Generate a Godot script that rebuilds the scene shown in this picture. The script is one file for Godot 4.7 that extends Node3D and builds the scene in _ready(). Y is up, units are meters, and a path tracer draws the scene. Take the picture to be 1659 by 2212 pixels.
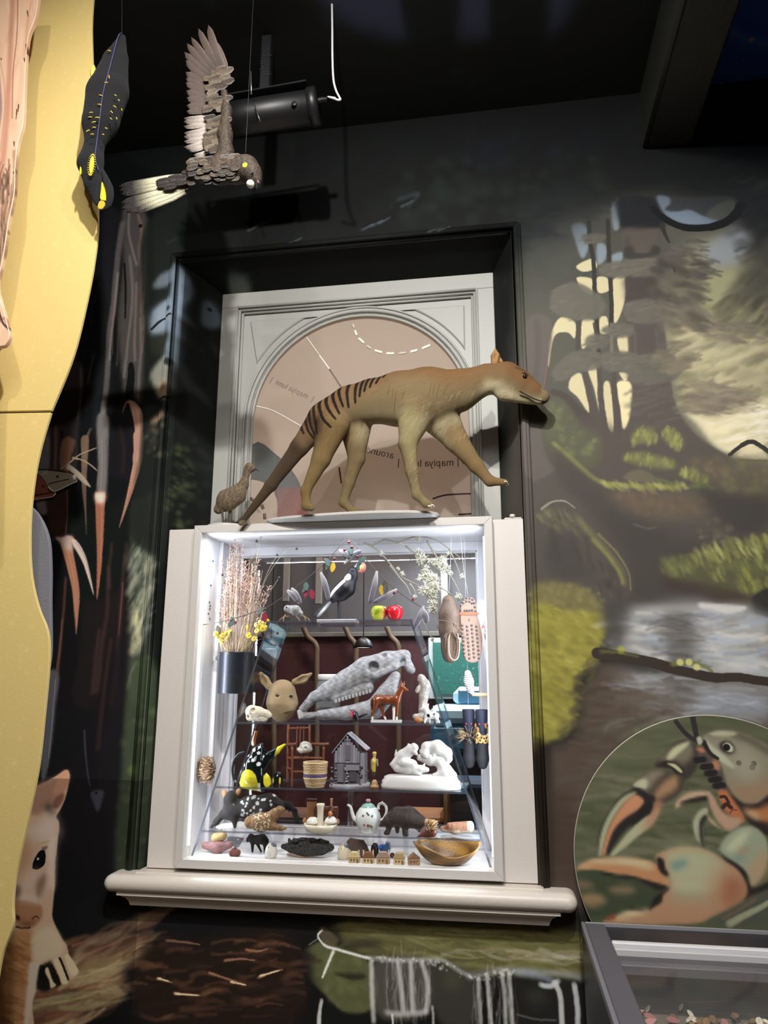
extends Node3D
# A lit window showcase in a painted museum room: mural wall, felt panel, taxidermy and a case of small things.
# x runs along the wall, y up from the floor, z out of the wall into the room; metres.

var M := {}
var taken := {}
var rng := RandomNumberGenerator.new()


func numbered(called: String) -> String:
	if not taken.has(called):
		taken[called] = 0
		return called
	taken[called] += 1
	return "%s_%03d" % [called, taken[called]]


func thing(called: String, label: String, category: String, at := Vector3.ZERO, turn := 0.0, group := "") -> Node3D:
	var o := Node3D.new()
	o.name = numbered(called)
	add_child(o)
	o.position = at
	o.rotation.y = turn
	o.set_meta("label", label)
	o.set_meta("category", category)
	if group:
		o.set_meta("group", group)
	return o


func structure(called: String, label := "") -> Node3D:
	var o := Node3D.new()
	o.name = numbered(called)
	add_child(o)
	o.set_meta("kind", "structure")
	if label:
		o.set_meta("label", label)
	return o


func part(parent: Node, called: String, mesh: Mesh, m: Material, at := Vector3.ZERO, turn := Vector3.ZERO) -> MeshInstance3D:
	var o := MeshInstance3D.new()
	o.name = called
	o.mesh = mesh
	o.material_override = m
	parent.add_child(o, true)
	o.position = at
	o.rotation_degrees = turn
	return o


func hexc(h) -> Color:
	return h if h is Color else Color.html(h)


func paint(h, rough := 0.6, o := {}) -> StandardMaterial3D:
	var key := str(h) + str(rough) + str(o)
	if M.has(key):
		return M[key]
	var m := StandardMaterial3D.new()
	m.albedo_color = hexc(h)
	m.roughness = rough
	m.resource_name = "paint"
	for k in o:
		m.set(k, o[k])
	M[key] = m
	return m


func grainy(h, rough, depth, scale, o := {}) -> StandardMaterial3D:
	# a material with fine relief from noise
	var key := "g" + str(h) + str(rough) + str(depth) + str(scale) + str(o)
	if M.has(key):
		return M[key]
	var m := StandardMaterial3D.new()
	m.albedo_color = hexc(h)
	m.roughness = rough
	m.heightmap_enabled = true
	m.heightmap_texture = M.noise
	m.heightmap_scale = depth
	m.uv1_triplanar = true
	m.uv1_scale = Vector3.ONE * scale
	for k in o:
		m.set(k, o[k])
	M[key] = m
	return m


func tinted(rough := 0.7, depth := 0.0, scale := 8.0, o := {}) -> StandardMaterial3D:
	# colours come from the mesh
	var oo: Dictionary = o.duplicate()
	oo["vertex_color_use_as_albedo"] = true
	return grainy("ffffff", rough, depth, scale, oo) if depth > 0.0 else paint("ffffff", rough, oo)


func lin(h) -> Color:
	return hexc(h).srgb_to_linear()


# ---------- mesh building ----------

class Build:
	var v := PackedVector3Array()
	var u := PackedVector2Array()
	var c := PackedColorArray()
	var f := PackedInt32Array()
	var flat := true
	var ink := Color.WHITE

	func at(p: Vector3, t := Vector2.ZERO) -> int:
		v.append(p)
		u.append(t)
		c.append(ink)
		return v.size() - 1

	func tri(a: int, b: int, d: int) -> void:
		f.append(a); f.append(b); f.append(d)

	func quad(a: int, b: int, d: int, e: int) -> void:
		f.append(a); f.append(b); f.append(d)
		f.append(a); f.append(d); f.append(e)

	func face(a: Vector3, b: Vector3, d: Vector3, e: Vector3) -> void:
		quad(at(a), at(b), at(d), at(e))

	func box(lo: Vector3, hi: Vector3, bev := 0.0) -> void:
		# a box with chamfered edges
		var m := (lo + hi) / 2
		var h := (hi - lo) / 2
		bev = minf(bev, minf(h.x, minf(h.y, h.z)) * 0.9)
		if bev <= 0.0:
			for ax in 3:
				for s in [-1.0, 1.0]:
					var n := Vector3.ZERO; n[ax] = s * h[ax]
					var a := Vector3.ZERO; a[(ax + 1) % 3] = h[(ax + 1) % 3]
					var b := Vector3.ZERO; b[(ax + 2) % 3] = h[(ax + 2) % 3] * s
					face(m + n - a - b, m + n - a + b, m + n + a + b, m + n + a - b)
			return
		var p := {}
		for x in [-1, 1]:
			for y in [-1, 1]:
				for z in [-1, 1]:
					for ax in 3:
						var q := Vector3(x, y, z) * (h - Vector3.ONE * bev)
						q[ax] += bev * [x, y, z][ax]
						p[[x, y, z, ax]] = m + q
		for ax in 3:
			var i := (ax + 1) % 3
			var j := (ax + 2) % 3
			for s in [-1, 1]:
				var k := []
				for w in [[-1, -1], [-1, 1], [1, 1], [1, -1]]:
					var key := [0, 0, 0, ax]
					key[ax] = s; key[i] = w[0]; key[j] = w[1] * s
					k.append(p[key])
				face(k[0], k[1], k[2], k[3])
				for t in [-1, 1]:
					var e := []
					for w in [[-1, ax], [1, ax], [1, i], [-1, i]]:
						var key := [0, 0, 0, w[1]]
						key[ax] = s; key[i] = t; key[j] = w[0]
						e.append(p[key])
					if s * t > 0:
						face(e[3], e[2], e[1], e[0])
					else:
						face(e[0], e[1], e[2], e[3])
		for x in [-1, 1]:
			for y in [-1, 1]:
				for z in [-1, 1]:
					var a := at(p[[x, y, z, 0]]); var b := at(p[[x, y, z, 1]]); var d := at(p[[x, y, z, 2]])
					if x * y * z > 0:
						tri(a, d, b)
					else:
						tri(a, b, d)

	func tube(pts: Array, rad: Array, seg := 8, squash := 1.0) -> void:
		# a swept round bar; rad gives the radius at each point (or one for all)
		var n := pts.size()
		var ref := Vector3(0, 0, 1)
		var d0: Vector3 = (pts[n - 1] - pts[0]).normalized()
		if absf(d0.dot(ref)) > 0.85:
			ref = Vector3(0, 1, 0) if absf(d0.y) < 0.8 else Vector3(1, 0, 0)
		var rings := []
		for i in n:
			var d: Vector3 = (pts[mini(i + 1, n - 1)] - pts[maxi(i - 1, 0)]).normalized()
			var s := d.cross(ref).normalized()
			var t := s.cross(d).normalized()
			var r: float = rad[mini(i, rad.size() - 1)]
			var ring := []
			for k in seg:
				var a := TAU * k / seg
				ring.append(at(pts[i] + (s * cos(a) + t * sin(a) * squash) * r, Vector2(float(k) / seg, float(i) / n)))
			rings.append(ring)
		for i in n - 1:
			for k in seg:
				var k2 := (k + 1) % seg
				quad(rings[i][k], rings[i + 1][k], rings[i + 1][k2], rings[i][k2])
		for e in [0, n - 1]:
			var m := at(pts[e])
			for k in seg:
				var k2 := (k + 1) % seg
				if e == 0:
					tri(m, rings[e][k], rings[e][k2])
				else:
					tri(m, rings[e][k2], rings[e][k])

	func lathe(profile: Array, seg := 24, mid := Vector3.ZERO, sx := 1.0, sz := 1.0) -> void:
		# profile: flat list radius, height, ...
		var rings := []
		for i in range(0, profile.size(), 2):
			var ring := []
			for k in seg:
				var a := TAU * k / seg
				ring.append(at(mid + Vector3(cos(a) * profile[i] * sx, profile[i + 1], sin(a) * profile[i] * sz), Vector2(float(k) / seg, float(i) / profile.size())))
			rings.append(ring)
		for i in rings.size() - 1:
			for k in seg:
				var k2 := (k + 1) % seg
				quad(rings[i][k], rings[i + 1][k], rings[i + 1][k2], rings[i][k2])

	func plate(poly: PackedVector2Array, z0: float, z1: float, bev := 0.0, uvs := Transform2D.IDENTITY) -> void:
		# an outline with thickness, z1 towards the room
		var ids := Geometry2D.triangulate_polygon(poly)
		var inner := poly
		if bev > 0.0:
			var o := Geometry2D.offset_polygon(poly, -bev)
			if o.size() == 1:
				var t := Geometry2D.triangulate_polygon(o[0])
				if t.size():
					inner = o[0]; ids = t
		for side in [0, 1]:
			var z: float = [z0, z1][side]
			var first := v.size()
			for p in (inner if side == 1 else inner):
				at(Vector3(p.x, p.y, z), uvs * p)
			for i in range(0, ids.size(), 3):
				var a: Vector2 = inner[ids[i]]; var b: Vector2 = inner[ids[i + 1]]; var d: Vector2 = inner[ids[i + 2]]
				var turn := (b - a).cross(d - a) > 0.0
				if turn == (side == 0):
					tri(first + ids[i], first + ids[i + 1], first + ids[i + 2])
				else:
					tri(first + ids[i], first + ids[i + 2], first + ids[i + 1])
		var ccw := not Geometry2D.is_polygon_clockwise(poly)
		var n := poly.size()
		for i in n:
			var a := poly[i]; var b := poly[(i + 1) % n]
			var q := [at(Vector3(a.x, a.y, z0 + bev), uvs * a), at(Vector3(b.x, b.y, z0 + bev), uvs * b), at(Vector3(b.x, b.y, z1 - bev), uvs * b), at(Vector3(a.x, a.y, z1 - bev), uvs * a)]
			if ccw:
				quad(q[0], q[3], q[2], q[1])
			else:
				quad(q[0], q[1], q[2], q[3])
		if bev > 0.0 and inner.size() >= 3 and inner != poly:
			# chamfer band between the rim and the faces
			for side in [0, 1]:
				var zr: float = [z0 + bev, z1 - bev][side]
				var zf: float = [z0, z1][side]
				for i in n:
					var a := poly[i]; var b := poly[(i + 1) % n]
					var ia := near(inner, a); var ib := near(inner, b)
					face(Vector3(a.x, a.y, zr), Vector3(b.x, b.y, zr), Vector3(ib.x, ib.y, zf), Vector3(ia.x, ia.y, zf))

	func near(poly: PackedVector2Array, p: Vector2) -> Vector2:
		var best := poly[0]
		for q in poly:
			if q.distance_squared_to(p) < best.distance_squared_to(p):
				best = q
		return best

	func mesh(smooth := false) -> ArrayMesh:
		var st := SurfaceTool.new()
		st.begin(Mesh.PRIMITIVE_TRIANGLES)
		st.set_smooth_group(0 if smooth else -1)
		for i in f:
			st.set_uv(u[i])
			st.set_color(c[i])
			st.add_vertex(v[i])
		st.generate_normals()
		st.index()
		return st.commit()


func curve(flat: Array, n := 6, closed := false) -> PackedVector2Array:
	# a smooth line through x, y pairs
	var p: Array[Vector2] = []
	for i in range(0, flat.size(), 2):
		p.append(Vector2(flat[i], flat[i + 1]))
	var out := PackedVector2Array()
	var m := p.size()
	for i in (m if closed else m - 1):
		var a := p[(i - 1 + m) % m] if closed else p[maxi(i - 1, 0)]
		var b := p[i]
		var c := p[(i + 1) % m]
		var d := p[(i + 2) % m] if closed else p[mini(i + 2, m - 1)]
		for k in n:
			out.append(b.cubic_interpolate(c, a, d, float(k) / n))
	if not closed:
		out.append(p[m - 1])
	return out


func curve3(flat: Array, n := 5) -> Array:
	var p: Array[Vector3] = []
	for i in range(0, flat.size(), 3):
		p.append(Vector3(flat[i], flat[i + 1], flat[i + 2]))
	var out := []
	var m := p.size()
	for i in m - 1:
		for k in n:
			out.append(p[i].cubic_interpolate(p[i + 1], p[maxi(i - 1, 0)], p[mini(i + 2, m - 1)], float(k) / n))
	out.append(p[m - 1])
	return out


func raw(flat: Array) -> PackedVector2Array:
	var out := PackedVector2Array()
	for i in range(0, flat.size(), 2):
		out.append(Vector2(flat[i], flat[i + 1]))
	return out


func boxm(size: Vector3, bev := 0.0, mid := Vector3.ZERO) -> ArrayMesh:
	var b := Build.new()
	b.box(mid - size / 2, mid + size / 2, bev)
	return b.mesh()


func span(lo: Vector3, hi: Vector3, bev := 0.0) -> ArrayMesh:
	var b := Build.new()
	b.box(lo, hi, bev)
	return b.mesh()


func lathem(profile: Array, seg := 24, sx := 1.0, sz := 1.0) -> ArrayMesh:
	var b := Build.new()
	b.lathe(profile, seg, Vector3.ZERO, sx, sz)
	return b.mesh(true)


func tubem(flat: Array, rad: Array, seg := 8, n := 4, squash := 1.0) -> ArrayMesh:
	var b := Build.new()
	var pts := curve3(flat, n)
	var r := []
	for i in pts.size():
		var t := float(i) / (pts.size() - 1) * (rad.size() - 1)
		r.append(lerpf(rad[int(t)], rad[mini(int(t) + 1, rad.size() - 1)], t - int(t)))
	b.tube(pts, r, seg, squash)
	return b.mesh(true)


func platem(outline: PackedVector2Array, z0: float, z1: float, bev := 0.0, smooth := false) -> ArrayMesh:
	var b := Build.new()
	b.plate(outline, z0, z1, bev)
	return b.mesh(smooth)


func ball(mid: Vector3, r: Vector3, seg := 12) -> ArrayMesh:
	var b := Build.new()
	var pr := []
	for i in 9:
		var a := PI * i / 8 - PI / 2
		pr.append(maxf(cos(a), 0.001)); pr.append(sin(a))
	b.lathe(pr, seg)
	for i in b.v.size():
		b.v[i] = b.v[i] * r + mid
	return b.mesh(true)


func text_mesh(s: String, size: float, depth := 0.002) -> TextMesh:
	var t := TextMesh.new()
	var fnt := SystemFont.new()
	fnt.font_names = PackedStringArray(["Droid Sans"])
	t.font = fnt
	t.text = s
	t.font_size = 32
	t.pixel_size = size / 32.0
	t.depth = depth
	return t


func blob(cap: Array, cell: float, k: float, tone = null, cut := [], squash := 1.0, sheet := Rect2()) -> ArrayMesh:
	# one continuous skin round tapered bones: 8 numbers each (x y z r, x y z r), joined with a smooth minimum;
	# cut removes rounded hollows; tone gives each point its colour
	var lo := Vector3.INF
	var hi := -Vector3.INF
	for i in range(0, cap.size(), 4):
		var p := Vector3(cap[i], cap[i + 1], cap[i + 2])
		var r: Vector3 = Vector3.ONE * (cap[i + 3] + k + cell * 2)
		lo = lo.min(p - r)
		hi = hi.max(p + r)
	var nx := int((hi.x - lo.x) / cell) + 2
	var ny := int((hi.y - lo.y) / cell) + 2
	var nz := int((hi.z - lo.z) / cell) + 2
	var fld := PackedFloat32Array()
	fld.resize(nx * ny * nz)
	fld.fill(1.0)
	var all := [[cap, 1.0], [cut, -1.0]]
	for pass_ in all:
		var list: Array = pass_[0]
		var sign_: float = pass_[1]
		for i in range(0, list.size(), 8):
			var a := Vector3(list[i], list[i + 1], list[i + 2])
			var ra: float = list[i + 3]
			var b := Vector3(list[i + 4], list[i + 5], list[i + 6])
			var rb: float = list[i + 7]
			var ab := b - a
			var ll := maxf(ab.length_squared(), 1e-12)
			var pad := Vector3.ONE * (maxf(ra, rb) + k + cell * 2.5)
			var p0 := ((a.min(b) - pad - lo) / cell).floor()
			var p1 := ((a.max(b) + pad - lo) / cell).ceil()
			var x0 := clampi(int(p0.x), 0, nx - 1); var x1 := clampi(int(p1.x), 0, nx - 1)
			var y0 := clampi(int(p0.y), 0, ny - 1); var y1 := clampi(int(p1.y), 0, ny - 1)
			var z0 := clampi(int(p0.z), 0, nz - 1); var z1 := clampi(int(p1.z), 0, nz - 1)
			for z in range(z0, z1 + 1):
				for y in range(y0, y1 + 1):
					var at := (z * ny + y) * nx
					var q := Vector3(lo.x, lo.y + y * cell, lo.z + z * cell) - a
					for x in range(x0, x1 + 1):
						var w := q
						w.x += x * cell
						var t := clampf(w.dot(ab) / ll, 0.0, 1.0)
						var d := (w - ab * t).length() - (ra + (rb - ra) * t)
						var e := fld[at + x]
						if sign_ > 0:
							var h := maxf(k - absf(d - e), 0.0)
							fld[at + x] = minf(d, e) - h * h * 0.25 / k
						else:
							var kk := k * 0.5
							var h := maxf(kk - absf(-d - e), 0.0)
							fld[at + x] = maxf(-d, e) + h * h * 0.25 / kk
	var vid := PackedInt32Array()
	vid.resize(nx * ny * nz)
	vid.fill(-1)
	var vv := PackedVector3Array()
	var cc := PackedColorArray()
	var sy := nx
	var sz := nx * ny
	var near := cell * 2.2
	for z in nz - 1:
		for y in ny - 1:
			var row := (z * ny + y) * nx
			for x in nx - 1:
				var i := row + x
				var f0 := fld[i]
				if f0 > near or f0 < -near:
					continue
				var f1 := fld[i + 1]; var f2 := fld[i + sy]; var f3 := fld[i + sy + 1]
				var f4 := fld[i + sz]; var f5 := fld[i + sz + 1]; var f6 := fld[i + sz + sy]; var f7 := fld[i + sz + sy + 1]
				var s := int(f0 < 0) + int(f1 < 0) + int(f2 < 0) + int(f3 < 0) + int(f4 < 0) + int(f5 < 0) + int(f6 < 0) + int(f7 < 0)
				if s == 0 or s == 8:
					continue
				var sum := Vector3.ZERO
				var n := 0
				if (f0 < 0) != (f1 < 0): sum += Vector3(f0 / (f0 - f1), 0, 0); n += 1
				if (f2 < 0) != (f3 < 0): sum += Vector3(f2 / (f2 - f3), 1, 0); n += 1
				if (f4 < 0) != (f5 < 0): sum += Vector3(f4 / (f4 - f5), 0, 1); n += 1
				if (f6 < 0) != (f7 < 0): sum += Vector3(f6 / (f6 - f7), 1, 1); n += 1
				if (f0 < 0) != (f2 < 0): sum += Vector3(0, f0 / (f0 - f2), 0); n += 1
				if (f1 < 0) != (f3 < 0): sum += Vector3(1, f1 / (f1 - f3), 0); n += 1
				if (f4 < 0) != (f6 < 0): sum += Vector3(0, f4 / (f4 - f6), 1); n += 1
				if (f5 < 0) != (f7 < 0): sum += Vector3(1, f5 / (f5 - f7), 1); n += 1
				if (f0 < 0) != (f4 < 0): sum += Vector3(0, 0, f0 / (f0 - f4)); n += 1
				if (f1 < 0) != (f5 < 0): sum += Vector3(1, 0, f1 / (f1 - f5)); n += 1
				if (f2 < 0) != (f6 < 0): sum += Vector3(0, 1, f2 / (f2 - f6)); n += 1
				if (f3 < 0) != (f7 < 0): sum += Vector3(1, 1, f3 / (f3 - f7)); n += 1
				vid[i] = vv.size()
				vv.append(lo + (Vector3(x, y, z) + sum / n) * cell)
	var idx := PackedInt32Array()
	for z in range(1, nz - 1):
		for y in range(1, ny - 1):
			var row := (z * ny + y) * nx
			for x in range(1, nx - 1):
				var i := row + x
				if vid[i] < 0:
					continue
				var f0 := fld[i] < 0
				if f0 != (fld[i + 1] < 0):
					quad_to(idx, vid[i], vid[i - sy], vid[i - sy - sz], vid[i - sz], not f0)
				if f0 != (fld[i + sy] < 0):
					quad_to(idx, vid[i], vid[i - sz], vid[i - sz - 1], vid[i - 1], not f0)
				if f0 != (fld[i + sz] < 0):
					quad_to(idx, vid[i], vid[i - 1], vid[i - 1 - sy], vid[i - sy], not f0)
	if tone != null:
		for p in vv:
			cc.append(tone.call(p))
	var arr := []
	arr.resize(Mesh.ARRAY_MAX)
	if squash != 1.0:
		for i in vv.size():
			vv[i].z *= squash
	arr[Mesh.ARRAY_VERTEX] = vv
	arr[Mesh.ARRAY_INDEX] = idx
	if tone != null:
		arr[Mesh.ARRAY_COLOR] = cc
	var uv := PackedVector2Array()
	uv.resize(vv.size())
	var box := sheet if sheet.has_area() else Rect2(lo.x, lo.y, hi.x - lo.x, hi.y - lo.y)
	for i in vv.size():
		uv[i] = Vector2((vv[i].x - box.position.x) / box.size.x, 1.0 - (vv[i].y - box.position.y) / box.size.y)
	arr[Mesh.ARRAY_TEX_UV] = uv
	var am := ArrayMesh.new()
	am.add_surface_from_arrays(Mesh.PRIMITIVE_TRIANGLES, arr)
	var st := SurfaceTool.new()
	st.create_from(am, 0)
	st.generate_normals()
	return st.commit()


func quad_to(idx: PackedInt32Array, a: int, b: int, c: int, d: int, flip: bool) -> void:
	if a < 0 or b < 0 or c < 0 or d < 0:
		return
	if flip:
		idx.append_array(PackedInt32Array([a, c, b, a, d, c]))
	else:
		idx.append_array(PackedInt32Array([a, b, c, a, c, d]))


func jitter(x: float, y: float, z: float) -> float:
	# a steady pseudo-random number for a place, 0 to 1
	return fposmod(sin(x * 1271.3 + y * 3117.7 + z * 743.1) * 43758.5453, 1.0)


# ---------- painting with an airbrush on a picture ----------

class Painter:
	var im: Image
	var left: float
	var top: float
	var k: float
	var tips := {}
	var r := RandomNumberGenerator.new()

	func _init(w: int, h: int, l: float, t: float, px_per_m: float, ground) -> void:
		im = Image.create_empty(w, h, false, Image.FORMAT_RGBA8)
		im.fill(Color.html(ground))
		left = l
		top = t
		k = px_per_m
		r.seed = 7

	func tip(d: int, c: Color, hard: float) -> Image:
		var key := [d, c.to_rgba32(), hard]
		if tips.has(key):
			return tips[key]
		var n := 24
		var b := PackedByteArray()
		b.resize(n * n * 4)
		for y in n:
			for x in n:
				var q := Vector2(x - n / 2.0 + 0.5, y - n / 2.0 + 0.5).length() / (n / 2.0)
				var a := clampf((1.0 - q) / maxf(1.0 - hard, 0.08), 0.0, 1.0)
				a = a * a * (3.0 - 2.0 * a)
				var i := (y * n + x) * 4
				b[i] = c.r8; b[i + 1] = c.g8; b[i + 2] = c.b8; b[i + 3] = int(255.0 * a * c.a)
		var t := Image.create_from_data(n, n, false, Image.FORMAT_RGBA8, b)
		t.resize(d, d, Image.INTERPOLATE_BILINEAR)
		tips[key] = t
		return t

	func dab(x: float, y: float, d: float, c, a := 1.0, hard := 0.2) -> void:
		var n := maxi(2, int(round(d * k)))
		if n > 40:
			n = n / 8 * 8
		var col := Color.html(c) if c is String else c as Color
		col.a = clampf(a, 0.004, 1.0)
		var px := (x - left) * k - n / 2.0
		var py := (top - y) * k - n / 2.0
		im.blend_rect(tip(n, col, hard), Rect2i(0, 0, n, n), Vector2i(int(round(px)), int(round(py))))

	func line(pts: Array, n := 5) -> PackedVector2Array:
		var p: Array[Vector2] = []
		for i in range(0, pts.size(), 2):
			p.append(Vector2(pts[i], pts[i + 1]))
		var out := PackedVector2Array()
		var m := p.size()
		for i in m - 1:
			for q in n:
				out.append(p[i].cubic_interpolate(p[i + 1], p[maxi(i - 1, 0)], p[mini(i + 2, m - 1)], float(q) / n))
		out.append(p[m - 1])
		return out

	func S(pts: Array, w: float, c, a := 1.0, hard := 0.4, w2 := -1.0) -> void:
		# a brush stroke; widths in units of 2 mm
		var l := line(pts)
		var total := 0.0
		for i in l.size() - 1:
			total += l[i].distance_to(l[i + 1])
		var w0 := w * 0.002
		var w1 := (w if w2 < 0 else w2) * 0.002
		var gone := 0.0
		var i := 0
		var seg := 0.0
		while i < l.size() - 1:
			var t := clampf(gone / maxf(total, 1e-6), 0.0, 1.0)
			var d := maxf(lerpf(w0, w1, t), 1.6 / k)
			# a few brush sizes only, so that tips are shared
			var dq := maxf(round(d * k / 2.0) * 2.0, 2.0) / k
			var step := maxf(dq * 0.22, 1.0 / k)
			var aa := a if hard > 0.7 and a > 0.9 else 1.0 - pow(1.0 - minf(a, 0.98), step / dq * 1.5)
			var p := l[i].lerp(l[i + 1], seg / maxf(l[i].distance_to(l[i + 1]), 1e-6))
			dab(p.x, p.y, dq, c, snappedf(aa, 0.01), hard)
			gone += step
			seg += step
			while i < l.size() - 1 and seg > l[i].distance_to(l[i + 1]):
				seg -= l[i].distance_to(l[i + 1])
				i += 1

	func closed(pts: Array, n := 5) -> PackedVector2Array:
		var p: Array[Vector2] = []
		for i in range(0, pts.size(), 2):
			p.append(Vector2(pts[i], pts[i + 1]))
		var out := PackedVector2Array()
		var m := p.size()
		for i in m:
			for q in n:
				out.append(p[i].cubic_interpolate(p[(i + 1) % m], p[(i - 1 + m) % m], p[(i + 2) % m], float(q) / n))
		return out

	func F(pts: Array, c, a := 1.0, soft := 3.0, smooth := true) -> void:
		# a filled shape with a soft edge (units of 2 mm)
		var poly := closed(pts) if smooth else closed(pts, 1)
		var q := PackedVector2Array()
		var lo := Vector2.INF
		var hi := -Vector2.INF
		for p in poly:
			var w := Vector2((p.x - left) * k, (top - p.y) * k)
			q.append(w)
			lo = lo.min(w); hi = hi.max(w)
		var s := maxf(soft * 0.002 * k, 1.0)
		var halvings := int(round(log(s) / log(2.0)))
		var unit := 1 << halvings
		var pad := int(s * 2) + 2
		var ox := int(lo.x) - pad; var oy := int(lo.y) - pad
		var w := int(ceil((int(hi.x) + pad - ox) / float(unit))) * unit
		var h := int(ceil((int(hi.y) + pad - oy) / float(unit))) * unit
		if w > 4000 or h > 4000:
			return
		var col := Color.html(c)
		var t := Image.create_empty(w, h, false, Image.FORMAT_RGBA8)
		t.fill(Color(col.r, col.g, col.b, 0.0))
		col.a = a
		var n := q.size()
		for y in range(pad - 1, h):
			var yy := y + oy + 0.5
			var xs := []
			for i in n:
				var e := q[i]; var g := q[(i + 1) % n]
				if (e.y <= yy) != (g.y <= yy):
					xs.append(e.x + (yy - e.y) / (g.y - e.y) * (g.x - e.x))
			xs.sort()
			for i in range(0, xs.size() - 1, 2):
				var x0 := int(round(xs[i])) - ox; var x1 := int(round(xs[i + 1])) - ox
				if x1 > x0:
					t.fill_rect(Rect2i(x0, y, x1 - x0, 1), col)
		for i in halvings:
			t.resize(t.get_width() / 2, t.get_height() / 2, Image.INTERPOLATE_BILINEAR)
		for i in halvings:
			t.resize(t.get_width() * 2, t.get_height() * 2, Image.INTERPOLATE_BILINEAR)
		im.blend_rect(t, Rect2i(0, 0, w, h), Vector2i(ox, oy))

	func X(pts: Array, count: int, d0: float, d1: float, cols: Array, a := 0.4, hard := 0.2, run := Vector2.ZERO) -> void:
		# scattered touches inside an outline; run draws each one out along a direction (units of 2 mm)
		var poly := closed(pts)
		var lo := Vector2.INF
		var hi := -Vector2.INF
		for p in poly:
			lo = lo.min(p); hi = hi.max(p)
		var done := 0
		var tries := 0
		while done < count and tries < count * 8:
			tries += 1
			var p := Vector2(r.randf_range(lo.x, hi.x), r.randf_range(lo.y, hi.y))
			if not Geometry2D.is_point_in_polygon(p, poly):
				continue
			done += 1
			var c: String = cols[r.randi() % cols.size()]
			var d := snappedf(r.randf_range(d0, d1), 2.0)
			if run == Vector2.ZERO:
				dab(p.x, p.y, d * 0.002, c, a, hard)
			else:
				var g := run * 0.002 * r.randf_range(0.6, 1.3)
				var bend := Vector2(-g.y, g.x) * r.randf_range(-0.15, 0.15)
				S([p.x - g.x / 2, p.y - g.y / 2, p.x + bend.x, p.y + bend.y, p.x + g.x / 2, p.y + g.y / 2], d * 1.1, c, a * 0.85, hard * 0.9, d * 0.55)

	func texture() -> ImageTexture:
		return ImageTexture.create_from_image(im)



func _ready() -> void:
	rng.seed = 11
	# ----- camera -----
	var cam := Camera3D.new()
	cam.name = "camera"
	cam.fov = 69.31
	cam.near = 0.05
	cam.transform = Transform3D(Basis(Vector3(0.98796, 0.0014, -0.15469), Vector3(0.03353, 0.97425, 0.22295), Vector3(0.15102, -0.22545, 0.96248)), Vector3(0.6705, 1.55, 3.2))
	add_child(cam)
	cam.current = true
	# ----- surroundings and exposure -----
	var env := Environment.new()
	env.background_mode = Environment.BG_COLOR
	env.background_color = Color(0.012, 0.013, 0.015)
	env.tonemap_mode = Environment.TONE_MAPPER_LINEAR
	env.tonemap_exposure = 1.0
	env.sdfgi_enabled = true
	env.ssao_enabled = true
	env.ssil_enabled = true
	var we := WorldEnvironment.new()
	we.name = "surroundings"
	we.environment = env
	add_child(we)
	# ----- lamps: track spots near the ceiling, and a fill panel added behind the viewer -----
	spot_lamp(Vector3(0.3, 4.14, 2.6), Vector3(0.0, 1.5, 0.0), 8.0, 68.0, Color(1.0, 0.985, 0.97), "black track spotlight aimed at the window showcase")
	spot_lamp(Vector3(1.05, 4.14, 2.7), Vector3(1.45, 1.3, 0.0), 4.4, 68.0, Color(1.0, 0.985, 0.97), "black track spotlight aimed at the misty forest mural")
	spot_lamp(Vector3(-0.3, 4.14, 3.0), Vector3(-0.9, 2.0, 1.0), 2.0, 60.0, Color(1.0, 0.97, 0.93), "black track spotlight aimed at the yellow felt screen")
	added_ceiling_fill(Vector3(0.9, 4.3, 4.3), 1.8, 10.0)
	textures()
	# ----- the room -----
	room_shell()
	window_wall()
	back_room()
	# ----- things on and before the wall -----
	ceiling_things()
	felt_panel()
	round_board()
	vitrine()
	objects()


func textures() -> void:
	var n := FastNoiseLite.new()
	n.seed = 3
	n.noise_type = FastNoiseLite.TYPE_SIMPLEX_SMOOTH
	n.frequency = 0.05
	n.fractal_octaves = 4
	var img := n.get_seamless_image(256, 256)
	M.noise = ImageTexture.create_from_image(img)
	n.frequency = 0.11
	n.fractal_octaves = 2
	M.felt = ImageTexture.create_from_image(n.get_seamless_image(256, 256))


func spot_lamp(at: Vector3, aim: Vector3, energy: float, angle: float, tint: Color, label: String) -> void:
	var t := thing("track_spotlight", label, "spotlight", at)
	var black := paint("1a1a1c", 0.4)
	var dir := (aim - at).normalized()
	part(t, "ceiling_stem", span(Vector3(-0.015, 0.06, -0.015), Vector3(0.015, 4.345 - at.y, 0.015), 0.003), black)
	var head := part(t, "lamp_housing", lathem([0.001, 0.14, 0.05, 0.14, 0.055, 0.12, 0.055, 0.0, 0.05, 0.0, 0.048, 0.03, 0.001, 0.03], 20), black)
	head.basis = Basis(Quaternion(Vector3(0, -1, 0), dir))
	var glow := paint("ffffff", 0.5, {"emission_enabled": true, "emission": tint, "emission_energy_multiplier": 6.0})
	var lens := part(t, "lamp_lens", lathem([0.001, 0.006, 0.046, 0.006, 0.046, 0.0, 0.001, 0.0], 20), glow)
	lens.basis = head.basis
	var l := SpotLight3D.new()
	l.name = "light"
	t.add_child(l, true)
	l.position = dir * 0.02
	l.basis = Basis.looking_at(dir, Vector3(0.3, 0.1, 1))
	l.light_energy = energy
	l.light_color = tint
	l.spot_angle = angle
	l.spot_angle_attenuation = 1.0
	l.spot_range = 9.0
	l.spot_attenuation = 2.0
	l.light_size = 0.035
	l.shadow_enabled = true


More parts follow.
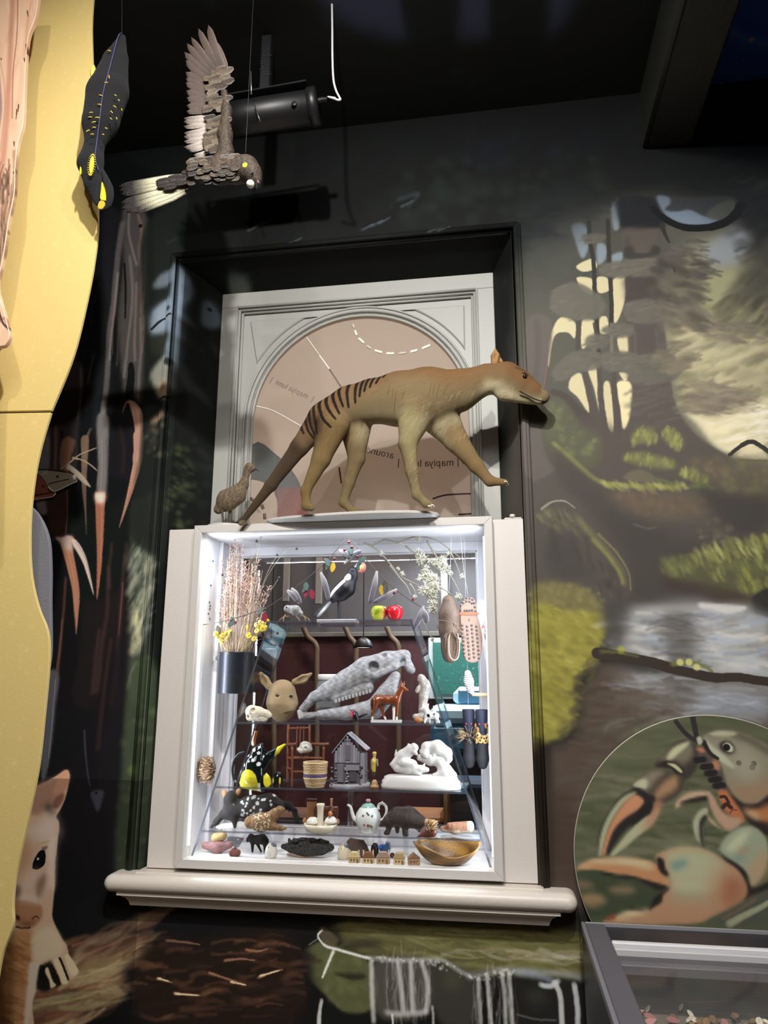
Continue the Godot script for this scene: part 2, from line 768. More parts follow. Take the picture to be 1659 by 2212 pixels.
func added_ceiling_fill(at: Vector3, side: float, energy: float) -> void:  # unseen panel, added to brighten the whole room
	var t := thing("added_fill_panel", "square white ceiling panel added as soft fill light, out of view", "light", at)
	part(t, "light_frame", span(Vector3(-side / 2 - 0.03, 0, -side / 2 - 0.03), Vector3(side / 2 + 0.03, 0.045, side / 2 + 0.03), 0.004), paint("d8d8d4", 0.5))
	part(t, "light_diffuser", span(Vector3(-side / 2, -0.008, -side / 2), Vector3(side / 2, 0.0, side / 2)), paint("ffffff", 0.5, {"emission_enabled": true, "emission": Color(1, 0.96, 0.9), "emission_energy_multiplier": 1.0}))
	var l := AreaLight3D.new()
	l.name = "light"
	t.add_child(l, true)
	l.position = Vector3(0, -0.02, 0)
	l.rotation_degrees = Vector3(-90, 0, 0)
	l.area_size = Vector2(side, side)
	l.light_energy = energy
	l.light_color = Color(1, 0.98, 0.96)
	l.area_range = 12.0
	l.area_attenuation = 2.0
	l.shadow_enabled = true


func room_shell() -> void:
	var dark := paint("1b1d1c", 0.7)
	var f := structure("floor")
	part(f, "floor_boards", span(Vector3(-3.4, -0.1, -0.3), Vector3(4.4, 0.0, 6.4)), paint("4a3b2e", 0.45))
	for s in [["wall_left", Vector3(-3.6, 0, -0.3), Vector3(-3.4, 4.345, 6.4), "2a2d2b"], ["wall_right", Vector3(4.4, 0, -0.3), Vector3(4.6, 4.345, 6.4), "4a4640"], ["wall_front", Vector3(-3.6, 0, 6.4), Vector3(4.6, 4.345, 6.6), "5a3a36"]]:
		var w := structure(s[0])
		part(w, "plaster", span(s[1], s[2]), paint(s[3], 0.7))
	var c := structure("ceiling", "ceiling painted as a dark night canopy")
	var P := Painter.new(1024, 1024, -2.0, 3.6, 256.0, "141715")
	# a dusky sky between tree tops, painted on the ceiling; picture y is the distance from the mural wall
	P.X([-1.5, 0.3, 2.0, 0.3, 2.0, 2.4, -1.5, 2.4], 70, 60, 160, ["131815", "0d110f", "171b16", "10131a"], 0.4, 0.0)
	P.F([0.0, 0.95, 0.3, 0.72, 0.62, 0.68, 0.95, 0.62, 1.1, 0.9, 1.1, 1.6, 0.0, 1.6], "4b5270", 0.9, 40)
	P.F([0.42, 0.55, 0.55, 0.62, 0.62, 1.5, 0.36, 1.5, 0.35, 0.7], "0f1312", 0.9, 20)
	P.F([0.72, 0.5, 0.95, 0.6, 0.88, 1.4, 0.75, 1.4], "0f1312", 0.9, 20)
	P.dab(0.03, 0.86, 0.16, "39424f", 0.5, 0.0)
	P.dab(0.55, 0.52, 0.12, "2a333c", 0.5, 0.0)
	P.dab(0.62, 0.44, 0.1, "27303a", 0.5, 0.0)
	P.dab(-0.45, 1.0, 0.12, "2b333d", 0.5, 0.0)
	# starry blue beyond the beam
	P.F([1.64, 0.25, 1.9, 0.2, 2.4, 0.3, 2.4, 1.6, 1.64, 1.6], "1c44a0", 0.95, 30)
	P.S([1.66, 0.62, 1.85, 0.5, 2.1, 0.42], 60, "7a9ad8", 0.4, 0.0, 40)
	for i in 14:
		P.dab(1.66 + P.r.randf() * 0.5, 0.2 + P.r.randf() * 0.8, 0.012, "c9b9a0", 0.8, 0.3)
	P.dab(1.86, 0.5, 0.03, "d8825a", 0.8, 0.2)
	var b := Build.new()
	var y := 4.345
	b.quad(b.at(Vector3(-2, y, -0.3), Vector2(0, 1.0 - 0.075 + 0.0 - 0.025)), b.at(Vector3(2, y, -0.3), Vector2(1, 0.9)), b.at(Vector3(2, y, 3.6), Vector2(1, 0)), b.at(Vector3(-2, y, 3.6), Vector2(0, 0)))
	b.face(Vector3(-3.6, y + 0.2, 6.6), Vector3(-3.6, y + 0.2, -0.3), Vector3(4.6, y + 0.2, -0.3), Vector3(4.6, y + 0.2, 6.6))
	part(c, "painted_plaster", b.mesh(), paint("ffffff", 0.8, {"albedo_texture": P.texture()}))
	var b2 := Build.new()
	b2.box(Vector3(-3.6, y, -0.3), Vector3(-2, y + 0.2, 6.6))
	b2.box(Vector3(2, y, -0.3), Vector3(4.6, y + 0.2, 6.6))
	b2.box(Vector3(-2, y, 3.6), Vector3(2, y + 0.2, 6.6))
	part(c, "dark_plaster", b2.mesh(), dark)
	var beam := structure("trim_1", "dark boxed ceiling beam meeting the mural wall")
	var bb := Build.new()
	bb.box(Vector3(1.42, 4.033, -0.02), Vector3(1.636, 4.345, 6.4), 0.012)
	part(beam, "beam", bb.mesh(), grainy("34352f", 0.5, 0.1, 3.0))
	part(beam, "corner_bead", tubem([1.424, 4.04, -0.02, 1.424, 4.04, 3.0, 1.424, 4.04, 6.4], [0.012], 8), paint("2b2c27", 0.45))


func uv_wall(b: Build) -> void:
	# wall paint continues over every painted surface, unfolded round the edges of the recess
	for i in b.v.size():
		var p := b.v[i]
		var x := p.x
		var y := p.y
		if p.z < -0.005:
			if x < -0.6: x -= p.z * 0.2
			if x > 0.6: x += p.z * 0.2
		b.u[i] = Vector2((x + 2.25) / 4.4, (4.36 - y) / 4.4)


func window_wall() -> void:
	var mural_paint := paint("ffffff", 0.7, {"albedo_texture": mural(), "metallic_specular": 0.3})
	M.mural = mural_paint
	var w := structure("wall_back", "wall painted with a dark misty forest mural")
	var L := -0.905
	var R := 0.79
	var T := 3.665
	var S := 0.775
	var b := Build.new()
	b.box(Vector3(-2.25, -0.04, -0.3), Vector3(L, 4.345, 0))
	b.box(Vector3(R, -0.04, -0.3), Vector3(2.15, 4.345, 0))
	b.box(Vector3(L, T, -0.3), Vector3(R, 4.345, 0))
	b.box(Vector3(L, -0.04, -0.3), Vector3(R, S, 0))
	uv_wall(b)
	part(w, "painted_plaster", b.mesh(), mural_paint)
	var w2 := Build.new()
	w2.box(Vector3(-3.6, 0, -0.3), Vector3(-2.25, 4.345, 0))
	w2.box(Vector3(2.15, 0, -0.3), Vector3(4.6, 4.345, 0))
	part(w, "plain_plaster", w2.mesh(), paint("26282a", 0.7))
	# splayed recess lining
	var s := Build.new()
	var wl := -0.752
	var wr := 0.69
	var wt := 3.592
	var zb := -0.25
	s.face(Vector3(L, S, 0), Vector3(L, T, 0), Vector3(wl, wt, zb), Vector3(wl, S, zb))
	s.face(Vector3(R, T, 0), Vector3(R, S, 0), Vector3(wr, S, zb), Vector3(wr, wt, zb))
	s.face(Vector3(L, T, 0), Vector3(R, T, 0), Vector3(wr, wt, zb), Vector3(wl, wt, zb))
	uv_wall(s)
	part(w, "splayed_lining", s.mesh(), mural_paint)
	# painted moulding round the recess: outer bead and inner flat
	var tr := structure("trim_2", "painted window moulding with rounded outer bead")
	for side in 3:
		var m := Build.new()
		var g := 0.0
		for st in [[0.0, 0.022, 0.012, 1], [0.02, 0.075, 0.018, 0], [0.012, 0.024, 0.026, 1]]:
			var o: float = st[0]
			if st[3] == 1:
				var pts: Array = [[Vector3(L - 0.012 + o - 0.012, S, st[2] * 0.5), Vector3(L - 0.012 + o - 0.012, T + 0.02 - o, st[2] * 0.5)], [Vector3(R + 0.024 - o, S, st[2] * 0.5), Vector3(R + 0.024 - o, T + 0.02 - o, st[2] * 0.5)], [Vector3(L - 0.024 + o, T + 0.022 - o, st[2] * 0.5), Vector3(R + 0.024 - o, T + 0.022 - o, st[2] * 0.5)]][side]
				m.tube(pts, [0.012], 10)
			g += o
		m.box([Vector3(L - 0.008, S, -0.02), Vector3(R - 0.012, S, -0.02), Vector3(L, T - 0.012, -0.02)][side], [Vector3(L + 0.012, T, 0.006), Vector3(R + 0.008, T, 0.006), Vector3(R, T + 0.008, 0.006)][side], 0.003)
		uv_wall(m)
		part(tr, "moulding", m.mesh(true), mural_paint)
	arch_window(wl, wr, wt, zb)
	showcase_shell()
	window_sill()


func ring_plate(b: Build, mid: Vector2, r: float, outer: Rect2, foot: float, z0: float, z1: float) -> void:
	# a board with an arched opening: straight sides up to mid.y, then a half circle
	var inner := PackedVector2Array()
	var outs := PackedVector2Array()
	inner.append(Vector2(mid.x - r, foot)); outs.append(Vector2(outer.position.x, foot))
	for i in 49:
		var a := PI - PI * i / 48.0
		var d := Vector2(cos(a), sin(a))
		inner.append(mid + d * r)
		var k := INF
		if absf(d.x) > 1e-5:
			k = minf(k, (outer.end.x - mid.x if d.x > 0 else mid.x - outer.position.x) / absf(d.x))
		if d.y > 1e-5:
			k = minf(k, (outer.end.y - mid.y) / d.y)
		outs.append(mid + d * k)
	inner.append(Vector2(mid.x + r, foot)); outs.append(Vector2(outer.end.x, foot))
	for i in inner.size() - 1:
		var a := inner[i]; var c := inner[i + 1]; var d := outs[i + 1]; var e := outs[i]
		b.face(Vector3(a.x, a.y, z1), Vector3(e.x, e.y, z1), Vector3(d.x, d.y, z1), Vector3(c.x, c.y, z1))
		b.face(Vector3(a.x, a.y, z1), Vector3(c.x, c.y, z1), Vector3(c.x, c.y, z0), Vector3(a.x, a.y, z0))
		b.face(Vector3(e.x, e.y, z0), Vector3(d.x, d.y, z0), Vector3(d.x, d.y, z1), Vector3(e.x, e.y, z1))
	# the corners of the square between neighbouring rays
	for sx in [-1, 1]:
		var cx := outer.position.x if sx < 0 else outer.end.x
		var corner := Vector2(cx, outer.end.y)
		for i in outs.size() - 1:
			var a := outs[i]; var c := outs[i + 1]
			if absf(a.x - c.x) > 1e-4 and absf(a.y - c.y) > 1e-4 and signf(a.x - mid.x) == sx:
				b.tri(b.at(Vector3(a.x, a.y, z1)), b.at(Vector3(corner.x, corner.y, z1)), b.at(Vector3(c.x, c.y, z1)))


func arch_window(wl: float, wr: float, wt: float, zb: float) -> void:
	var white := paint("a9aaa4", 0.5)
	var win := structure("window_1", "arched sash window with white mouldings and frosted film")
	var foot := 2.236
	var mid := Vector2(-0.009, 2.868)
	var r := 0.57
	# flat outer casing
	var b := Build.new()
	b.box(Vector3(wl, foot, zb - 0.03), Vector3(wl + 0.085, wt - 0.085, zb + 0.004), 0.003)
	b.box(Vector3(wr - 0.085, foot, zb - 0.03), Vector3(wr, wt - 0.085, zb + 0.004), 0.003)
	b.box(Vector3(wl, wt - 0.085, zb - 0.03), Vector3(wr, wt, zb + 0.004), 0.003)
	part(win, "casing", b.mesh(), white)
	for k in 3:
		var o := 0.085 + k * 0.012
		var zz := zb + 0.002 - k * 0.014
		for seg in [[Vector3(wl + o, foot, zz), Vector3(wl + o, wt - o, zz)], [Vector3(wl + o, wt - o, zz), Vector3(wr - o, wt - o, zz)], [Vector3(wr - o, foot, zz), Vector3(wr - o, wt - o, zz)]]:
			var m := Build.new()
			m.tube(seg, [0.0075], 8)
			part(win, "moulding", m.mesh(true), white)
	# sash board with the arched opening
	var s := Build.new()
	ring_plate(s, mid, r, Rect2(wl + 0.11, foot, wr - wl - 0.22, wt - 0.11 - foot), foot, zb - 0.075, zb - 0.035)
	part(win, "sash_frame", s.mesh(), white)
	var arc := []
	for rr in [[0.014, 0.011, -0.03], [0.034, 0.006, -0.032], [-0.006, 0.008, -0.045]]:
		var m := Build.new()
		var pts := [Vector3(mid.x - r - rr[0], foot, zb + rr[2])]
		for i in 41:
			var a := PI - PI * i / 40.0
			pts.append(Vector3(mid.x + cos(a) * (r + rr[0]), mid.y + sin(a) * (r + rr[0]), zb + rr[2]))
		pts.append(Vector3(mid.x + r + rr[0], foot, zb + rr[2]))
		m.tube(pts, [rr[1]], 8)
		part(win, "arch_moulding", m.mesh(true), white)
	# raised spandrel panels in the two corners
	for sx in [-1.0, 1.0]:
		var edge := wl + 0.15 if sx < 0 else wr - 0.15
		var flat := []
		var tip := Vector2(edge, wt - 0.155)
		var poly := PackedVector2Array([tip])
		for i in 13:
			var a: float = lerpf(PI * 0.83, PI * 0.585, i / 12.0)
			if sx > 0:
				a = PI - a
			var q := mid + Vector2(cos(a), sin(a)) * (r + 0.065)
			poly.append(Vector2(clampf(q.x, wl + 0.15, wr - 0.15), minf(q.y, wt - 0.155)))
		part(win, "spandrel_panel", platem(poly, zb - 0.04, zb - 0.024, 0.006), white)
	# clear pane and the frosted film stuck to it
	var pane := Build.new()
	var gp := PackedVector2Array([Vector2(mid.x - r, foot)])
	for i in 41:
		var a := PI - PI * i / 40.0
		gp.append(mid + Vector2(cos(a), sin(a)) * r)
	gp.append(Vector2(mid.x + r, foot))
	part(win, "glass_pane", platem(gp, zb - 0.066, zb - 0.062), paint(Color(0.9, 0.95, 0.95, 0.06), 0.03, {"transparency": BaseMaterial3D.TRANSPARENCY_ALPHA}))
	# the film leaves a round clear patch at the lower left
	var hole := [-.67,2.392,-.575,2.754,-.436,2.689,-.334,2.574,-.277,2.438,-.261,2.342,-.249,1.87,-.644,1.875]
	var hp := curve(hole, 4, true)
	var rest := Geometry2D.clip_polygons(gp, hp)
	var film := paint("a29d96", 0.7, {"backlight_enabled": true, "backlight": Color(1.0, 0.93, 0.88)})
	for q in rest:
		if q.size() > 3:
			part(win, "frosted_film", platem(q, zb - 0.0615, zb - 0.0605), film)
	part(win, "frosted_film", platem(curve([-.59,2.535,-.529,2.558,-.454,2.506,-.426,2.42,-.447,2.313,-.579,2.293], 4, true), zb - 0.0615, zb - 0.0605), film)
	var clear := paint("e9e2d4", 0.5)
	var dim := paint("5d4a44", 0.6)
	var zf := zb - 0.0598
	# cut lines: spokes, arc of dashes, ticks
	var lines := [[[-.3,3.342,-.226,3.231], "e0d6c6"], [[-.226,3.231,-.17,3.148], "f2eee4"], [[-.17,3.148,-.107,3.046], "7c6a60"], [[-.575,2.969,-.468,2.935,-.316,2.842], "e2d8ca"], [[-.11,2.612,-.097,2.527], "8a3a34"], [[.361,2.43,.429,2.447,.558,2.449], "3a2c2a"], [[.484,2.347,.555,2.349], "1d1614"]]
	for l in lines:
		var flat := []
		for i in range(0, l[0].size(), 2):
			flat.append_array([l[0][i], l[0][i + 1], zf])
		part(win, "cut_line", tubem(flat, [0.004], 6, 4, 0.25), paint(l[1], 0.6))
	var dash := [-.05,3.403,-.039,3.365,-.024,3.321,.021,3.273,.058,3.242,.119,3.217,.182,3.21,.245,3.213,.302,3.224,.372,3.25]
	for i in range(0, dash.size() - 2, 2):
		var a := Vector2(dash[i], dash[i + 1])
		var c := Vector2(dash[i + 2], dash[i + 3])
		var d := (c - a) * 0.32
		var m := (a + c) / 2
		part(win, "cut_dash", tubem([m.x - d.x, m.y - d.y, zf, m.x, m.y, zf, m.x + d.x, m.y + d.y, zf], [0.0075], 6, 2, 0.2), paint("efe9da" if i % 6 else "c9bdaa", 0.6))
	for q in [[-.571,2.468,-.546,2.45], [-.508,2.431,-.498,2.409], [-.492,2.385,-.488,2.356]]:
		part(win, "cut_tick", tubem([q[0], q[1], zf, q[2], q[3], zf], [0.008], 6, 1, 0.2), dim)
	# lettering, seen from behind the glass
	var words := [["|  mapiya lumi  |", [-.367,3.047], 28.0, "8d7a70", 0.036], ["around here", [.049,2.692], 16.0, "80706a", 0.045], ["|", [.194,2.622], 4.0, "5f4f49", 0.045], ["mapiya lumi", [.345,2.611], 1.0, "5f4f49", 0.045], ["|", [.489,2.614], 0.0, "5f4f49", 0.045], ["m", [.526,2.617], -3.0, "5f4f49", 0.045]]
	for wd in words:
		var o := part(win, "lettering", text_mesh(wd[0], wd[4]), paint(wd[3], 0.7), Vector3(wd[1][0], wd[1][1], zf + 0.001))
		o.rotation = Vector3(0, PI, 0)
		o.rotate_z(deg_to_rad(-wd[2]))


func showcase_shell() -> void:
	# painted board filling the lower window, its case frame, white lining and acrylic stand
	var board_paint := grainy("dcd6d0", 0.5, 0.02, 6.0)
	var bd := thing("infill_board", "off-white painted board round the lit showcase, standing on the sill", "board", Vector3(0, 0.775, 0))
	var x0 := -0.846
	var x1 := 0.784
	var ix0 := -0.665
	var ix1 := 0.617
	var y0 := 0.014
	var y1 := 1.473
	var iy0 := 0.065
	var iy1 := 1.448
	for s in [[x0, ix0, y0, y1], [ix1, x1, y0, y1], [ix0, ix1, y0, iy0], [ix0, ix1, iy1, y1]]:
		part(bd, "board", span(Vector3(s[0], s[2], -0.02), Vector3(s[1], s[3], 0.004), 0.002), board_paint)
	part(bd, "edge_strip", span(Vector3(x1 - 0.004, y0, -0.05), Vector3(x1 + 0.012, y1, -0.012), 0.002), paint("b9b5ae", 0.5))
	part(bd, "catch", span(Vector3(0.70, y1, -0.02), Vector3(0.775, y1 + 0.008, 0.0), 0.003), board_paint)
	part(bd, "catch_button", lathem([0.001, y1 + 0.008, 0.012, y1 + 0.008, 0.012, y1 + 0.02, 0.009, y1 + 0.023, 0.001, y1 + 0.023], 14), board_paint, Vector3(0.735, 0, -0.008))
	# case
	var c := thing("showcase", "white framed glass showcase lit from inside, built into the lower window", "showcase", Vector3(0, 0.775, 0))
	var fp := paint("d2cfcb", 0.45)
	var lining := paint("e6e6ea", 0.5)
	var fx0 := -0.703
	var fx1 := 0.648
	var fy0 := 0.028
	var fy1 := 1.479
	var t := 0.036
	var zf := 0.052
	for s in 4:
		var o: PackedVector2Array = [PackedVector2Array([Vector2(fx0, fy0), Vector2(fx0 + t, fy0 + t), Vector2(fx0 + t, fy1 - t), Vector2(fx0, fy1)]), PackedVector2Array([Vector2(fx1, fy0), Vector2(fx1, fy1), Vector2(fx1 - t, fy1 - t), Vector2(fx1 - t, fy0 + t)]), PackedVector2Array([Vector2(fx0, fy1), Vector2(fx0 + t, fy1 - t), Vector2(fx1 - t, fy1 - t), Vector2(fx1, fy1)]), PackedVector2Array([Vector2(fx0, fy0), Vector2(fx1, fy0), Vector2(fx1 - t, fy0 + t), Vector2(fx0 + t, fy0 + t)])][s]
		part(c, "frame_rail", platem(o, 0.005, zf, 0.0025), fp)
	part(c, "front_glass", span(Vector3(fx0 + t, fy0 + t, 0.02), Vector3(fx1 - t, fy1 - t, 0.024)), paint(Color(0.02, 0.02, 0.02, 0.01), 0.0, {"transparency": BaseMaterial3D.TRANSPARENCY_ALPHA, "metallic_specular": 0.3}))
	# lining: sides, top, floor back to the sash
	var zb := -0.37
	var zs := -0.17
	part(c, "side_lining", span(Vector3(fx0 + t - 0.02, fy0 + 0.02, zb), Vector3(fx0 + t, fy1 - 0.02, 0.006)), lining)
	part(c, "side_lining", span(Vector3(fx1 - t, fy0 + 0.02, zb), Vector3(fx1 - t + 0.02, fy1 - 0.02, 0.006)), lining)
	part(c, "top_lining", span(Vector3(fx0 + t, fy1 - t, zb), Vector3(fx1 - t, fy1 - t + 0.02, 0.006)), lining)
	part(c, "floor_lining", span(Vector3(fx0 + t, fy0 + t - 0.02, zb), Vector3(fx1 - t, fy0 + t, 0.006)), paint("e9e9ec", 0.25))
	# the sash behind
	var sw := 0.045
	for s in [[fx0 + t, fx0 + t + sw, fy0 + t, fy1 - t], [fx1 - t - sw, fx1 - t, fy0 + t, fy1 - t], [fx0 + t + sw, fx1 - t - sw, fy1 - t - sw, fy1 - t], [fx0 + t + sw, fx1 - t - sw, fy0 + t, fy0 + t + sw * 1.6]]:
		part(c, "sash_rail", span(Vector3(s[0], s[2], zb + 0.0), Vector3(s[1], s[3], zb + 0.04), 0.004), lining)
		part(c, "sash_bead", span(Vector3(s[0] - (0 if s[1] < 0.5 and s[0] < -0.5 else 0.008), s[2] - 0.006, zb - 0.01), Vector3(s[1] + 0.008, s[3], zb + 0.02), 0.003), lining)
	part(c, "corner_post", span(Vector3(fx0 + t, fy0 + t, zs - 0.01), Vector3(fx0 + t + 0.02, fy1 - t, zs), 0.003), lining)
	part(c, "back_glass", span(Vector3(fx0 + t + sw, fy0 + t + sw, zb - 0.006), Vector3(fx1 - t - sw, fy1 - t - sw, zb)), paint(Color(0.05, 0.05, 0.06, 0.02), 0.0, {"transparency": BaseMaterial3D.TRANSPARENCY_ALPHA, "metallic_specular": 0.3}))
	# strips of light behind the frame
	var led := paint("ffffff", 0.5, {"emission_enabled": true, "emission": Color(0.93, 0.96, 1.0), "emission_energy_multiplier": 0.7})
	for s in [[-1, 0], [1, 0], [0, 1]]:
		var strip: ArrayMesh
		var l := AreaLight3D.new()
		l.name = "light"
		c.add_child(l, true)
		l.light_color = Color(0.92, 0.955, 1.0)
		l.shadow_enabled = true
		l.area_range = 5.0
		l.area_attenuation = 2.0
		if s[0] != 0:
			var x: float = fx0 + t + 0.004 if s[0] < 0 else fx1 - t - 0.004
			part(c, "led_strip", span(Vector3(x - 0.003, fy0 + 0.08, 0.0), Vector3(x + 0.003, fy1 - 0.08, 0.014)), led)
			l.position = Vector3(x - s[0] * 0.008, (fy0 + fy1) / 2, 0.005)
			l.area_size = Vector2(0.02, fy1 - fy0 - 0.18)
			l.basis = Basis.looking_at(Vector3(-s[0], 0, -0.1), Vector3.UP)
			l.light_energy = 0.62
		else:
			part(c, "led_strip", span(Vector3(fx0 + 0.08, fy1 - t - 0.008, 0.0), Vector3(fx1 - 0.08, fy1 - t - 0.002, 0.014)), led)
			l.position = Vector3((fx0 + fx1) / 2, fy1 - t - 0.014, 0.005)
			l.area_size = Vector2(fx1 - fx0 - 0.18, 0.02)
			l.basis = Basis.looking_at(Vector3(0, -1, -0.1), Vector3(0, 0, 1))
			l.light_energy = 0.5
	# key lock on the right lining
	acrylic_stand()


func acrylic_stand() -> void:
	var s := thing("acrylic_stand", "clear acrylic trapezoid display stand with three shelves inside the showcase", "display stand", Vector3(0, 0.838, 0))
	var clear := paint(Color(0.1, 0.11, 0.13, 0.04), 0.01, {"transparency": BaseMaterial3D.TRANSPARENCY_ALPHA, "metallic_specular": 0.35})
	var edge := paint(Color(0.3, 0.33, 0.38, 0.6), 0.1, {"transparency": BaseMaterial3D.TRANSPARENCY_ALPHA})
	var y := 0.838
	var zf := -0.005
	var zk := -0.3
	var tl := Vector2(-0.353, 1.813 - y)
	var tr := Vector2(0.291, 1.813 - y)
	var bl := Vector2(-0.678, 0.0)
	var br := Vector2(0.607, 0.0)
	bl.x = -0.655
	br.x = 0.603
	for sd in [[bl, tl, 1.0], [br, tr, -1.0]]:
		var a: Vector2 = sd[0]; var b: Vector2 = sd[1]
		var o := Vector2(0.008 * sd[2], 0)
		var p := part(s, "side_panel", platem(PackedVector2Array([a, b, b + o, a + o]), zk, zf), clear)
		part(p, "front_edge", platem(PackedVector2Array([a, b, b + o * 1.1, a + o * 1.1]), zf, zf + 0.0015), edge)
		part(p, "rear_edge", platem(PackedVector2Array([a, b, b + o, a + o]), zk - 0.0015, zk), edge)
	var tp := part(s, "top_panel", span(Vector3(tl.x, tl.y, zk), Vector3(tr.x, tl.y + 0.008, zf)), clear)
	part(tp, "front_edge", span(Vector3(tl.x, tl.y, zf), Vector3(tr.x, tl.y + 0.008, zf + 0.0015)), edge)
	part(tp, "rear_edge", span(Vector3(tl.x, tl.y, zk - 0.0015), Vector3(tr.x, tl.y + 0.008, zk)), edge)
	for h in [1.386, 1.12, 0.943]:
		var k: float = (h - y) / tl.y
		var xa := lerpf(bl.x, tl.x, k) + 0.008
		var xb := lerpf(br.x, tr.x, k) - 0.008
		var sh := part(s, "shelf", span(Vector3(xa, h - y - 0.008, zk), Vector3(xb, h - y, zf)), clear)
		part(sh, "front_edge", span(Vector3(xa, h - y - 0.008, zf), Vector3(xb, h - y, zf + 0.0015)), edge)
		part(sh, "rear_edge", span(Vector3(xa, h - y - 0.008, zk - 0.0015), Vector3(xb, h - y, zk)), edge)
	for q in [[-0.01, 0.943, 1.112], [0.235, 0.838, 0.935]]:
		part(s, "support_rod", lathem([0.001, q[1] - y, 0.012, q[1] - y, 0.012, q[2] - y, 0.001, q[2] - y], 16), paint(Color(0.3, 0.32, 0.36, 0.12), 0.02, {"transparency": BaseMaterial3D.TRANSPARENCY_ALPHA}), Vector3(q[0], 0, -0.2))


func window_sill() -> void:
	var m := grainy("d8d0c6", 0.4, 0.05, 4.0)
	var s := structure("trim_3", "cream painted window sill with rounded nose and cove moulding")
	# bullnose board: rounded front and ends
	var b := Build.new()
	var ends := []
	var prof := []
	for i in 9:
		var a := -PI / 2 + PI * i / 8.0
		prof.append(Vector2(cos(a) * 0.036, sin(a) * 0.034))
	var x0 := -0.99
	var x1 := 0.92
	var yc := 0.745
	var rings := []
	for i in prof.size():
		var p: Vector2 = prof[i]
		var ring := []
		ring.append(b.at(Vector3(x0 + 0.036 - p.x, yc + p.y, -0.0)))
		for k in 7:
			var a := PI / 2 * k / 6.0
			ring.append(b.at(Vector3(x0 + 0.036 - p.x * cos(a), yc + p.y, 0.075 + p.x * sin(a))))
		for k in 7:
			var a := PI / 2 * (6 - k) / 6.0
			ring.append(b.at(Vector3(x1 - 0.036 + p.x * cos(a), yc + p.y, 0.075 + p.x * sin(a))))
		ring.append(b.at(Vector3(x1 - 0.036 + p.x, yc + p.y, -0.0)))
		rings.append(ring)
	for i in rings.size() - 1:
		for k in rings[0].size() - 1:
			b.quad(rings[i][k], rings[i + 1][k], rings[i + 1][k + 1], rings[i][k + 1])
	for e in [0, rings.size() - 1]:
		for k in range(1, rings[e].size() - 1):
			if e == 0:
				b.tri(rings[e][0], rings[e][k], rings[e][k + 1])
			else:
				b.tri(rings[e][0], rings[e][k + 1], rings[e][k])
	part(s, "nosing", b.mesh(true), m)
	part(s, "sill_board", span(Vector3(-0.87, 0.74, -0.25), Vector3(0.80, 0.785, 0.06), 0.004), m)
	# cove under the nosing
	var c := Build.new()
	var cp := [[0.088, 0.712], [0.088, 0.700], [0.078, 0.697], [0.06, 0.684], [0.05, 0.668], [0.046, 0.654], [0.0, 0.652]]
	for i in cp.size() - 1:
		var a: Array = cp[i]; var d: Array = cp[i + 1]
		var ia: float = 0.088 - a[0]; var id: float = 0.088 - d[0]
		c.face(Vector3(-0.93 + ia, a[1], a[0]), Vector3(0.855 - ia, a[1], a[0]), Vector3(0.855 - id, d[1], d[0]), Vector3(-0.93 + id, d[1], d[0]))
		c.face(Vector3(-0.93 + ia, a[1], 0), Vector3(-0.93 + ia, a[1], a[0]), Vector3(-0.93 + id, d[1], d[0]), Vector3(-0.93 + id, d[1], 0))
		c.face(Vector3(0.855 - ia, a[1], a[0]), Vector3(0.855 - ia, a[1], 0), Vector3(0.855 - id, d[1], 0), Vector3(0.855 - id, d[1], d[0]))
	part(s, "cove_moulding", c.mesh(), m)


